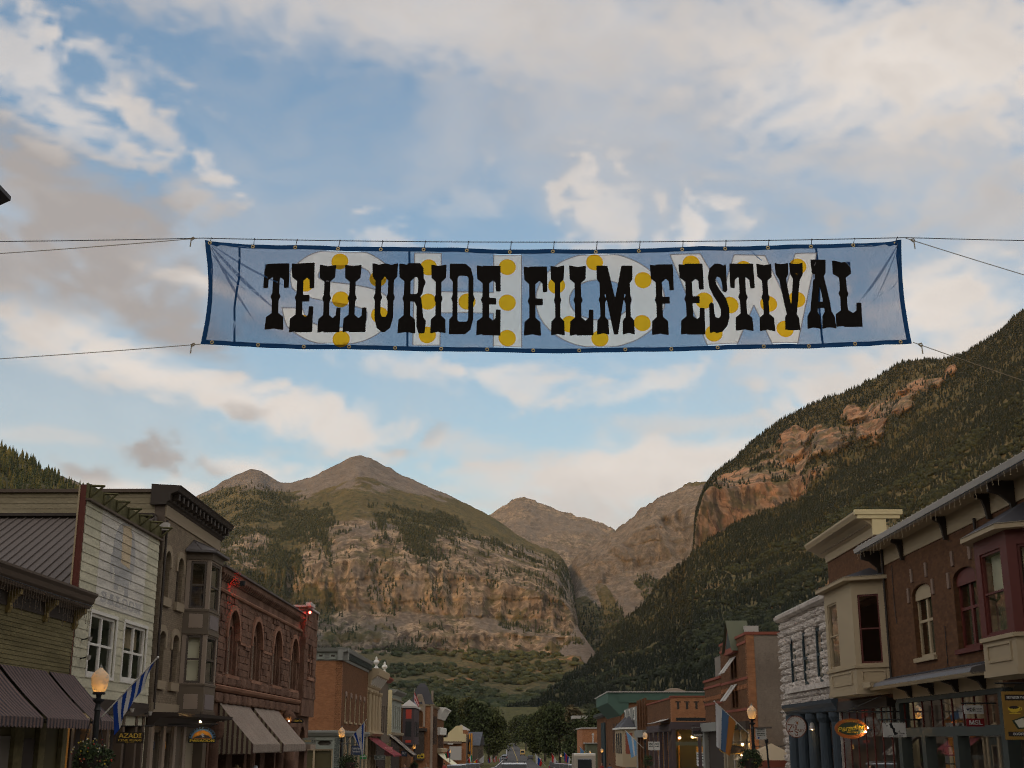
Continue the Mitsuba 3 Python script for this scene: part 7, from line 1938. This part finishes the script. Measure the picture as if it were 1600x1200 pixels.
row = [(-7.2, 152, 'car_silver', 'silver car parked at the left kerb below the cream awning'), (-7.3, 168, 'car_white', 'white car parked at the left kerb before the gold hall'), (-7.3, 186, 'car_dark', 'dark car parked at the left kerb, third from the viewer'), (-7.2, 205, 'car_blue', 'blue car parked at the left kerb under the small flags'), (-7.2, 226, 'car_silver', 'silver car parked at the left kerb under the last flags'),
       (7.2, 165, 'car_white', 'white car parked at the right kerb before the camper'), (7.2, 184, 'car_dark', 'dark car parked at the right kerb under the flags'), (7.3, 204, 'car_red', 'red car parked at the right kerb under the flags'), (7.2, 226, 'car_silver', 'silver car parked at the right kerb near the trees'), (6.9, 250, 'car_dark', 'dark car parked at the right kerb, last before the trees')]
for x, y, c, lab in row:
    vehicle('parked_car', lab, 'car', x, y, 1.9, 4.5, 1.75, c, group='cars parked along the kerbs')

# people on the pavements
import manifold3d as m3
SKIN = paint('skin', (0.36, 0.20, 0.13), 0.6)
for nm, c in (('hair_dark', (0.02, 0.014, 0.01)), ('straw', (0.42, 0.32, 0.18)), ('cap_grey', (0.38, 0.40, 0.42)), ('denim', (0.04, 0.055, 0.09)), ('shirt_tan', (0.25, 0.2, 0.14)), ('shirt_blue', (0.07, 0.11, 0.19)), ('shirt_red', (0.25, 0.04, 0.035)), ('shirt_white', (0.5, 0.49, 0.46))):
    paint(nm, c, 0.85)


def bones(chain, grow=0.0):
    """One smooth body from bones: each the hull of the balls at its two joints."""
    out = []
    for (a, ra), (b_, rb) in chain:
        s = [m3.Manifold.sphere(r + grow, 16).translate([float(t) for t in p]) for p, r in ((a, ra), (b_, rb))]
        out.append(m3.Manifold.batch_hull(s))
    m = m3.Manifold.batch_boolean(out, m3.OpType.Add).to_mesh()
    t = trimesh.Trimesh(m.vert_properties[:, :3], m.tri_verts, process=True)
    trimesh.smoothing.filter_taubin(t, iterations=6)
    return t


def figure_parts(step=0.18, bend=0.25):
    hip, neck = 0.92, 1.46
    J = lambda x, y, z: np.array([x, y, z])
    skin, shirt, trousers, shoes = [], [], [], []
    skin += [((J(0, 0, 1.42), 0.055), (J(0, 0.0, 1.56), 0.055)), ((J(0, 0.0, 1.60), 0.078), (J(0, 0.015, 1.70), 0.088)), ((J(0, 0.04, 1.57), 0.05), (J(0, 0.035, 1.62), 0.062)), ((J(0, 0.10, 1.64), 0.013), (J(0, 0.115, 1.615), 0.017))]
    for s in (-1, 1):
        skin += [((J(s * 0.088, 0.0, 1.62), 0.02), (J(s * 0.09, -0.01, 1.65), 0.022))]
        fw = s * step
        elbow, wrist = J(s * 0.24, -fw * 0.4, 1.12), J(s * 0.23, -fw * 0.6 + bend * 0.4, 0.88)
        shirt += [((J(s * 0.17, 0, 1.38), 0.068), (elbow, 0.052)), ((elbow, 0.05), (wrist, 0.04))]
        skin += [((wrist, 0.033), (wrist + J(0, 0.02, -0.07), 0.036))]
        for q in range(4):
            skin += [((wrist + J(-0.02 + q * 0.014, 0.03, -0.08), 0.010), (wrist + J(-0.022 + q * 0.015, 0.045, -0.15 + 0.008 * abs(q - 1.5)), 0.008))]
        skin += [((wrist + J(0, 0.035, -0.05), 0.011), (wrist + J(-s * 0.02, 0.075, -0.09), 0.009))]
        knee, ankle = J(s * 0.10, fw * 0.55 + 0.02, 0.49), J(s * 0.10, fw * 0.9 - 0.02, 0.09)
        trousers += [((J(s * 0.09, 0, hip - 0.02), 0.105), (knee, 0.068)), ((knee, 0.066), (ankle, 0.052))]
        shoes += [((ankle + J(0, -0.03, -0.04), 0.05), (ankle + J(0, 0.14, -0.05), 0.042))]
    shirt += [((J(-0.13, 0, 1.36), 0.085), (J(0.13, 0, 1.36), 0.085)), ((J(-0.10, 0, 1.34), 0.10), (J(-0.08, 0, 0.98), 0.115)), ((J(0.10, 0, 1.34), 0.10), (J(0.08, 0, 0.98), 0.115)), ((J(0, 0, 1.30), 0.12), (J(0, 0, 1.0), 0.125))]
    trousers += [((J(-0.06, 0, 0.96), 0.118), (J(0.06, 0, 0.96), 0.118))]
    return bones(skin), bones(shirt), bones(trousers), bones(shoes)


BODY = figure_parts()
STAND = figure_parts(0.05, 0.5)


def person(x, y, label, shirt, legs, top, kind='hair', turn=0.0, z=None, parts=BODY, scale=1.0):
    k = thing('person', label, 'person', 'people on the pavements')
    M = trimesh.transformations.rotation_matrix(turn, (0, 0, 1))
    M[:3, :3] *= scale
    M[:3, 3] = (x, y, (float(street_z(y)) + 0.15) if z is None else z)
    head = trimesh.creation.icosphere(3, 0.098)
    head.vertices = head.vertices * [0.95, 1.08, 1.05] + [0, -0.012, 1.685]
    head = trimesh.intersections.slice_mesh_plane(head, (0, -0.75, 0.65), (0, 0.02, 1.665))
    bits = [('body', parts[0], 'skin'), ('shirt', parts[1], shirt), ('trousers', parts[2], legs), ('shoes', parts[3], 'hair_dark')]
    if kind == 'hat':
        bits.append(('hat', lathe([(0.095, 1.69), (0.19, 1.695), (0.195, 1.71), (0.105, 1.72), (0.09, 1.80), (0.05, 1.825), (0, 1.82)], 18, (0, -0.01, 0)), top))
    elif kind == 'cap':
        bits.append(('cap', cat_([lathe([(0.104, 1.68), (0.106, 1.73), (0.075, 1.79), (0, 1.81)], 18, (0, -0.005, 0)), bx(-0.07, 0.07, 0.09, 0.17, 1.685, 1.70)]), top))
    else:
        bits.append(('hair', head, top))
    for nm, m, mat in bits:
        m = m.copy()
        m.apply_transform(M)
        put(nm, m, mat, k, smooth=True if nm in ('body', 'shirt', 'trousers', 'hair', 'shoes') else False)


person(-12.05, 57.3, 'person in a straw hat standing under the buff awnings', 'shirt_tan', 'denim', 'straw', 'hat', 2.9, 0.05, STAND)
person(-11.35, 57.9, 'person in a pale grey cap standing beside the one in a straw hat', 'shirt_blue', 'denim', 'cap_grey', 'cap', 3.3, 0.03, STAND)
put('porch_step', bx(-12.45, -10.9, 56.2, 59.2, float(street_z(57)) + 0.14, 0.035), 'kerb_stone', kind='structure')
person(12.3, 46.4, 'dark haired person at the entry under the cream bay', 'shirt_red', 'denim', 'hair_dark', 'hair', 1.2, 0.24, STAND)
put('entry_step', bx(11.7, 12.95, 45.6, 47.6, 0.15, 0.235), 'kerb_stone', kind='structure')
walkers = [(-10.9, 104, 'shirt_red', 0.0), (-10.2, 121, 'shirt_white', 3.1), (-11.2, 133, 'shirt_blue', 0.1), (-10.0, 147, 'shirt_tan', 3.0), (-9.6, 176, 'shirt_red', 0.0), (-9.9, 195, 'shirt_white', 3.1), (10.4, 150, 'shirt_blue', 0.0), (10.9, 172, 'shirt_red', 3.1), (10.1, 190, 'shirt_white', 0.1)]
where = ['by the brick corner store', 'beside the pink sign', 'below the shingle canopy', 'below the grey oriel house', 'below the slate tower block', 'by the white cornice block', 'right of the camper', 'before the green fascia block', 'before the dark green shop']
for i, (x, y, sh, t) in enumerate(walkers):
    person(x, y, 'person in a %s shirt walking %s' % (sh.split('_')[1], where[i]), sh, 'denim' if i % 2 else 'dark_brown', 'hair_dark', 'hair', t, scale=1.0)

# trees at the end of the street
matte('bark', mottled((0.05, 0.04, 0.03), (0.11, 0.09, 0.07), 3, 0.4, 0.3))
tree_lib = {}


def tree(x, y, h, w, tone, label, seed, base=None, group='cottonwoods at the end of the street'):
    rng = np.random.default_rng(seed)
    g = float(ground_height(x, y)) if base is None else base
    k = thing('cottonwood', label, 'tree', group)
    trunk = [tube([(x, y, g - 0.2), (x + 0.1, y, g + h * 0.25), (x - 0.05, y + 0.1, g + h * 0.55), (x, y, g + h * 0.85)], [h * 0.022, h * 0.018, h * 0.011, h * 0.003], 7)]
    lobes = []
    for i in range(11):
        a, t = rng.random() * 6.28, 0.22 + 0.70 * (i + rng.random()) / 11
        rr = w * 0.5 * math.sin(math.pi * min(1, t * 0.85 + 0.12)) * rng.uniform(0.45, 0.85)
        p = np.array([x + rr * math.cos(a), y + rr * math.sin(a), g + h * t])
        trunk.append(tube([(x, y, g + h * t * 0.75), p], [h * 0.007, h * 0.002], 5))
        lobes.append((*p, w * rng.uniform(0.19, 0.30)))
    lobes += [(x, y, g + h * 0.9, w * 0.15), (x, y, g + h * 0.6, w * 0.25)]
    put('trunk', cat_(trunk), 'bark', k)
    V, F = leaf_cloud(lobes, 3400, h * 0.026, rng)
    n = len(V) // 4
    c = np.array(tone) * (0.5 + 1.3 * rng.random((n, 1)) ** 1.5)
    put('crown', (V, F), 'foliage', k, color=np.repeat(c, 4, 0))


T1, T2, T3, T4 = (0.064, 0.072, 0.026), (0.046, 0.057, 0.023), (0.082, 0.076, 0.026), (0.092, 0.070, 0.034)
TREES = [(-13, 380, 17.5, 12, T2, 'tall dark cottonwood left of the road, nearest its kerb'), (-21, 395, 19, 14, T1, 'broad olive cottonwood second from the road on the left'), (-29, 410, 19, 14, T2, 'dark cottonwood third from the road on the left'), (-9.0, 420, 16.5, 11, T1, 'slim olive cottonwood overhanging the parked cars'),
         (-16, 445, 20.5, 14, T3, 'yellow green cottonwood topping the left group'), (-8.5, 480, 17, 12, T1, 'olive cottonwood behind the slim one at the left kerb'), (-37, 420, 17.5, 13, T1, 'olive cottonwood at the left end of the group'), (-9, 540, 17, 12, T2, 'small dark cottonwood deep on the left of the road'), (-9.5, 640, 17, 12, T1, 'farthest cottonwood on the left of the road'),
         (-46, 400, 15, 12, T3, 'yellow green tree behind the gold hall'), (-24, 335, 14.5, 11, T1, 'round tree just behind the gold gable'), (-17.5, 350, 15, 10, T2, 'dark tree between the gold gable and the tall cottonwoods'),
         (8.6, 410, 16.5, 11, T1, 'olive cottonwood nearest the road on the right'), (11.5, 360, 15.5, 11, T2, 'dark cottonwood second from the road on the right'), (16.5, 385, 15.5, 11, T4, 'rusty brown leaved tree right of the road'), (19.5, 345, 12.5, 9, T2, 'dark tree before the low pale roofed houses'), (8, 500, 17, 12, T2, 'dark cottonwood deeper on the right of the road'),
         (7.0, 600, 18, 13, T1, 'olive cottonwood far on the right of the road'), (5.0, 760, 19, 14, T2, 'dark cottonwood at the bend of the road'), (-1.0, 900, 19, 15, T1, 'olive cottonwood closing the end of the road'), (10, 880, 19, 15, T2, 'dark cottonwood right of the one closing the road'), (13.5, 300, 10.5, 7, T2, 'dark bushy tree beside the far orange brick wall'),
         (-19, 880, 18, 15, T2, 'dark cottonwood left of the one closing the road'), (22, 500, 15, 11, T1, 'olive tree behind the pale roofed houses'), (29, 480, 18, 13, T2, 'dark round tree above the pale roofed houses on the right'), (37, 460, 19, 13, T1, 'olive tree at the right end of the valley group'), (17, 270, 12.5, 7, T2, 'dark tree standing on the far orange brick roofline')]
for i, a in enumerate(TREES):
    tree(*a, seed=300 + i)
# scrub and trees on the valley floor beyond, left of the meadow
rng = np.random.default_rng(77)
n = 2600
X, Y = rng.uniform(-420, -25, n), rng.uniform(700, 1300, n)
X2, Y2 = rng.uniform(95, 420, 1200), rng.uniform(500, 1300, 1200)
X, Y = np.r_[X, X2], np.r_[Y, Y2]
pts = np.stack([X, Y, ground_height(X, Y)], -1)
mesh, col = scatter(pts, 5 + 8 * rng.random(len(pts)), 0.9 + 0.5 * rng.random(len(pts)), CROWNS, tones(rng, len(pts), (0.026, 0.036, 0.015), (0.055, 0.06, 0.022)), rng)
put('valley_trees', mesh, 'foliage', color=col, kind='stuff', label='mass of dark trees on the valley floor beside the meadow', cat='trees')

# ---------------------------------------------------------------- the banner
BY = 22.0
for nm, c, tr, st, ro in (('voile', (0.035, 0.135, 0.36), 1.0, 0.0, 0.7), ('banner_navy', (0.020, 0.075, 0.20), 0.6, 0.0, 0.7), ('banner_white', (1.0, 0.86, 0.73), 0.95, 0.70, 0.28), ('banner_yellow', (1.0, 0.52, 0.02), 0.95, 0.70, 0.28),
                         ('banner_black', (0.016, 0.014, 0.013), 0.1, 0.0, 0.8), ('banner_seam', (0.62, 0.56, 0.54), 1.0, 0.4, 0.5)):
    scene[nm] = {'type': 'principledthin', 'base_color': {'type': 'rgb', 'value': list(c)}, 'roughness': ro, 'diff_trans': tr, 'spec_trans': st, 'eta': 1.12}
scene['voile'] = {'type': 'blendbsdf', 'weight': 0.55, 'bsdf_0': {'type': 'null'}, 'bsdf_1': scene['voile']}


def edges(s):
    """Left, right, top and bottom of the hanging cloth; s from 0 to 1 along it."""
    s = np.asarray(s, float)
    top = 11.725 - 0.19 * (1 - (2 * s - 1) ** 2) ** 0.8 + 0.004 * np.sin(s * 55)
    bot = 9.715 - 0.17 * (1 - (2 * s - 1) ** 2) ** 0.9
    return top, bot


def hang(x, z, lift=0.0):
    """A point of the flat artwork (x across, z up, on the plane y = 22) on the rippled cloth; lift is towards the viewer."""
    x, z = np.asarray(x, float), np.asarray(z, float)
    r = 0.035 * np.sin(x * 1.1 + 0.6) + 0.018 * np.sin(x * 2.7 + z * 1.3)
    # creases that run in from the upper corners
    for cx, cz, sg, wgt in ((-5.75, 11.72, 1, 0.045), (7.09, 11.71, -1, 0.055)):
        u, v = (x - cx) * sg, cz - z
        ang = np.arctan2(v, np.maximum(u, 1e-6))
        d = np.hypot(u, v)
        fade_ = np.exp(-d / 1.3) * np.clip(d / 0.25, 0, 1)
        r = r + wgt * fade_ * (np.sin(ang * 17) + 0.6 * np.sin(ang * 31 + 1))
    r = r + 0.010 * np.sin(x * 9 + z * 7) * np.sin(z * 5 + x * 2)
    return np.stack([x, BY + r - lift, z], -1)


def cloth(poly, lift, step=0.13):
    """A flat shape laid on the cloth: cut into small triangles so that it bends."""
    ms = []
    minx, miny, maxx, maxy = poly.bounds
    for i in range(int(math.floor(minx / step)), int(math.ceil(maxx / step))):
        col = poly.intersection(rect(i * step, miny - 1, (i + 1) * step, maxy + 1))
        if col.is_empty:
            continue
        _, c0, _, c1 = col.bounds
        for j in range(int(math.floor(c0 / 0.3)), int(math.ceil(c1 / 0.3))):
            p = col.intersection(rect(minx - 9, j * 0.3, maxx + 9, (j + 1) * 0.3))
            for g in getattr(p, 'geoms', [p]):
                if g.geom_type == 'Polygon' and g.area > 1e-6:
                    v, f = trimesh.creation.triangulate_polygon(g, engine='earcut')
                    ms.append(trimesh.Trimesh(np.c_[v, np.zeros(len(v))], f, process=False))
    m = trimesh.util.concatenate(ms)
    m.merge_vertices()
    return trimesh.Trimesh(hang(m.vertices[:, 0], m.vertices[:, 1], lift), m.faces, process=False)


bn = thing('festival_banner', 'sheer blue banner with black western lettering stretched high across the street', 'banner')
ss = np.linspace(0, 1, 120)
xs_t, xs_b = -5.752 + (7.09 + 5.752) * ss, -5.70 + (7.12 + 5.70) * ss
tp, bt = edges(ss)
side_l = [(-5.752 + 0.10 * math.sin(math.pi * t) + 0.055 * t, 11.725 - 2.01 * t) for t in np.linspace(0, 1, 14)]
side_r = [(7.09 - 0.05 * math.sin(math.pi * t) + 0.03 * t, 11.725 - 2.01 * t) for t in np.linspace(0, 1, 14)]
outline = Polygon(list(zip(xs_t, tp)) + side_r[1:-1] + list(zip(xs_b, bt))[::-1] + side_l[1:-1][::-1])
inner = outline.buffer(-0.085, join_style=2)
put('hem', cloth(outline.difference(inner), 0.006), 'banner_navy', bn, smooth=True)
for (xa, xb) in ((-5.12, -5.08), (-1.98, -1.96), (5.495, 5.52)):
    line = LineString([(xa, 11.7), (xa + 0.03, 11.0), (xa - 0.01, 10.4), (xb, 9.5)]).buffer(0.02)
    put('seam', cloth(line.intersection(inner), 0.004), 'banner_navy', bn, smooth=True)

# crease shade is painted by thin added voile strips fanning from the upper corners
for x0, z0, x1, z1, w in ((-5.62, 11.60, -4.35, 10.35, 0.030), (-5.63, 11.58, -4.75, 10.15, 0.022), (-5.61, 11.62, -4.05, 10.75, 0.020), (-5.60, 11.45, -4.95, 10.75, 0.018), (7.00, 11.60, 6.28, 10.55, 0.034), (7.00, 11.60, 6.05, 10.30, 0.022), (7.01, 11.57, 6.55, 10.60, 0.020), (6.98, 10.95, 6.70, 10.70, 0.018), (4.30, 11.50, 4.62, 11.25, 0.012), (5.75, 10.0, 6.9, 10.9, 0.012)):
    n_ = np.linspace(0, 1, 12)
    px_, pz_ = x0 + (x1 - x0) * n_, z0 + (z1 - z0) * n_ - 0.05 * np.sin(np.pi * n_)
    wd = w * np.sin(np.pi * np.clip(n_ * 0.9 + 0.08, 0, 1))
    put('crease_shade', cloth(Polygon(list(zip(px_ + wd, pz_ + wd * 0.5)) + list(zip(px_ - wd, pz_ - wd * 0.5))[::-1]).buffer(0).intersection(inner), 0.010), 'voile', bn, smooth=True)

# the big pale letters appliqued behind: S H O W
def spline(pts, n=90):
    pts = np.array(pts, float)
    t = np.r_[0, np.cumsum(np.linalg.norm(np.diff(pts, axis=0), axis=1))]
    u = np.linspace(0, t[-1], n)
    return np.c_[PchipInterpolator(t, pts[:, 0])(u), PchipInterpolator(t, pts[:, 1])(u)]


cS = (-3.27, 10.58)
S_out = [(-2.28, 10.94), (-2.62, 10.94), (-2.72, 11.10), (-2.95, 11.19), (-3.30, 11.20), (-3.58, 11.12), (-3.62, 11.00), (-3.45, 10.91), (-2.95, 10.84), (-2.52, 10.72), (-2.27, 10.50), (-2.24, 10.22), (-2.42, 9.95), (-2.78, 9.74), (-3.20, 9.67), (-3.62, 9.73), (-3.95, 9.88), (-4.18, 10.08), (-4.28, 10.42), (-3.90, 10.41), (-3.82, 10.24), (-3.60, 10.08), (-3.25, 10.02), (-2.90, 10.06), (-2.72, 10.18), (-2.72, 10.30), (-2.90, 10.40), (-3.40, 10.50), (-3.85, 10.62), (-4.12, 10.82), (-4.16, 11.08), (-3.96, 11.33), (-3.62, 11.50), (-3.20, 11.555), (-2.78, 11.48), (-2.46, 11.30), (-2.30, 11.12)]
big = {'S': Polygon(spline(S_out + S_out[:1], 160)).buffer(0),
       'H': unary_union([rect(-1.88, 9.655, -1.37, 11.45), rect(-0.43, 9.62, 0.10, 11.47), rect(-1.4, 10.28, -0.4, 10.70)]),
       'O': affinity.scale(Point(1.52, 10.55).buffer(1, 40), 1.18, 0.925).difference(affinity.scale(Point(1.52, 10.55).buffer(1, 40), 0.55, 0.38)),
       'W': Polygon([(2.80, 11.42), (3.37, 11.43), (3.74, 10.70), (3.98, 11.42), (4.56, 11.41), (4.86, 10.66), (5.10, 11.44), (5.52, 11.46), (5.06, 9.68), (4.60, 9.65), (4.30, 10.42), (3.94, 9.62), (3.44, 9.60)])}
put('cloth', cloth(inner.buffer(0.03).difference(unary_union(list(big.values())).buffer(-0.02)), 0.0), 'voile', bn, smooth=True)
DOTS = [(-3.24, 11.29), (-3.85, 10.87), (-3.20, 10.55), (-2.53, 10.95), (-2.48, 10.25), (-3.16, 9.79), (-3.87, 10.11),
        (-1.61, 11.16), (-1.61, 10.50), (-1.61, 9.87), (-0.90, 10.50), (-0.17, 11.19), (-0.17, 10.50), (-0.17, 9.82),
        (1.43, 11.28), (2.31, 10.93), (2.27, 10.10), (0.73, 10.83), (0.96, 10.09), (1.50, 9.81),
        (3.19, 11.23), (3.40, 10.51), (3.86, 10.42), (3.55, 9.89), (4.15, 11.13), (4.57, 10.46), (5.09, 10.55), (5.14, 11.18), (4.84, 9.98)]
all_dots = unary_union([Point(x, z).buffer(0.145, 12) for x, z in DOTS])
for ch, g in big.items():
    g = g.intersection(inner.buffer(-0.02))
    put('show_letter', cloth(g.buffer(-0.017).difference(all_dots), 0.006), 'banner_white', bn, label='large white appliqued letter ' + ch, smooth=True)
    put('stitching', cloth(g.difference(g.buffer(-0.018)), 0.0065), 'banner_seam', bn, smooth=True)
for x, z in DOTS:
    put('dot', cloth(Point(x, z).buffer(0.155, 12), 0.011), 'banner_yellow', bn, smooth=True)
LETTERS = [('T', -4.63, -4.16, 9.99, 11.26), ('E', -4.12, -3.69, 9.94, 11.26), ('L', -3.60, -3.19, 9.92, 11.22), ('L', -3.14, -2.72, 9.92, 11.22), ('U', -2.64, -2.17, 9.92, 11.25),
           ('R', -2.15, -1.64, 9.90, 11.24), ('I', -1.56, -1.28, 9.90, 11.21), ('D', -1.22, -0.76, 9.88, 11.23), ('E', -0.73, -0.29, 9.86, 11.21), ('F', 0.13, 0.56, 9.87, 11.20),
           ('I', 0.62, 0.87, 9.88, 11.21), ('L', 0.96, 1.39, 9.87, 11.21), ('M', 1.45, 2.13, 9.88, 11.21), ('F', 2.44, 2.86, 9.87, 11.22), ('E', 2.96, 3.40, 9.87, 11.22),
           ('S', 3.48, 3.84, 9.89, 11.22), ('T', 3.88, 4.33, 9.93, 11.23), ('I', 4.38, 4.66, 9.93, 11.23), ('V', 4.72, 5.23, 9.96, 11.25), ('A', 5.25, 5.77, 9.99, 11.31),
           ('L', 5.77, 6.25, 10.02, 11.29)]
for ch, x0, x1, z0, z1 in LETTERS:
    g, _ = glyph(ch)
    a, c, b2, d = g.bounds
    kx, kz = (x1 - x0) / (b2 - a), (z1 - z0) / (d - c)
    g = affinity.affine_transform(g, [kx, 0, 0, kz, x0 - a * kx, z0 - c * kz])
    put('letter', cloth(g, 0.018, 0.1), 'banner_black', bn, label='black western capital ' + ch, smooth=True)
# brass grommets, hooks and the ropes
paint('brass', (0.55, 0.42, 0.22), 0.3, metallic=0.7)
wire_l, wire_r = np.array([-5.80, BY, 11.76]), np.array([7.16, BY, 11.75])
main_rope = thing('support_wire', 'dark wire running over the top edge of the banner from wall to wall', 'wire')
top_line = np.vstack([sag((-12.45, BY + 1.5, 12.30), wire_l, 0.02, 8), sag(wire_l, wire_r, 0.085, 40)[1:], sag(wire_r, (12.9, BY + 1.0, 12.05), 0.02, 8)[1:]])
put('strand', tube(top_line, 0.0085, 5), 'black_iron', main_rope)
for nm, a, c, lab in (('guy_rope', (-12.45, BY + 1.0, 11.70), (-5.85, BY, 11.76), 'thin rope under the wire at the upper left corner of the banner'), ('guy_rope', (-12.45, BY + 0.5, 9.42), (-5.70, BY, 9.71), 'rope tying the lower left corner of the banner to the wall'),
                      ('guy_rope', (12.9, BY + 0.5, 10.1), (7.16, BY, 11.74), 'rope slanting down from the upper right corner of the banner'), ('guy_rope', (12.9, BY + 0.5, 7.85), (7.13, BY, 9.73), 'rope slanting down from the lower right corner of the banner')):
    k = thing(nm, lab, 'rope', 'guy ropes of the banner')
    put('strand', tube(sag(a, c, 0.03, 10), 0.0075, 5), 'tan_paint', k)
    c = np.array(c)
    d = (np.array(a) - c) / np.linalg.norm(np.array(a) - c)
    put('knot', cat_([tube([c + d * 0.10, c + d * 0.14 + [0.02, 0, 0.03], c + d * 0.18, c + d * 0.15 - [0, 0, 0.03], c + d * 0.1], 0.012, 5), tube([c + d * 0.16, c + d * 0.17 - [0, 0, 0.16]], 0.011, 5)]), 'tan_paint', k)
ntop, nbot = 17, 16
for i in range(ntop):
    s = (i + 0.12) / (ntop - 0.75)
    x = -5.752 + 12.842 * s
    z = float(edges(s)[0]) - 0.05
    p = hang(x, z, 0.012)
    put('grommet', axes(trimesh.creation.torus(0.026, 0.011, 12, 6), (1, 0, 0), (0, 0, 1), (0, -1, 0), p), 'brass', bn)
    zw = np.interp(x, top_line[:, 0], top_line[:, 2])
    put('hook', tube([p, p + [0.015, 0, 0.06], [x + 0.03, BY, zw + 0.02], [x + 0.045, BY, zw - 0.01]], 0.008, 5), 'black_iron', bn)
for i in range(nbot):
    s = (i + 0.25) / (nbot - 0.5)
    x = -5.70 + 12.82 * s
    z = float(edges(s)[1]) + 0.045
    put('grommet', axes(trimesh.creation.torus(0.026, 0.011, 12, 6), (1, 0, 0), (0, 0, 1), (0, -1, 0), hang(x, z, 0.012)), 'brass', bn)

# ---------------------------------------------------------------- thin evening haze in the valley
scene['haze_air'] = {'type': 'homogeneous', 'albedo': {'type': 'rgb', 'value': [0.95, 0.95, 0.95]}, 'sigma_t': 1.3e-5}
scene['air_surface'] = {'type': 'null'}
scene['haze'] = {'type': 'cube', 'to_world': T().translate([0, 3000, 790]).scale([9500, 12500, 820]), 'bsdf': {'type': 'ref', 'id': 'air_surface'}, 'interior': {'type': 'ref', 'id': 'haze_air'}}
labels['haze'] = {'label': 'thin evening haze filling the valley', 'kind': 'stuff', 'category': 'haze'}
scene['camera']['medium'] = {'type': 'ref', 'id': 'haze_air'}
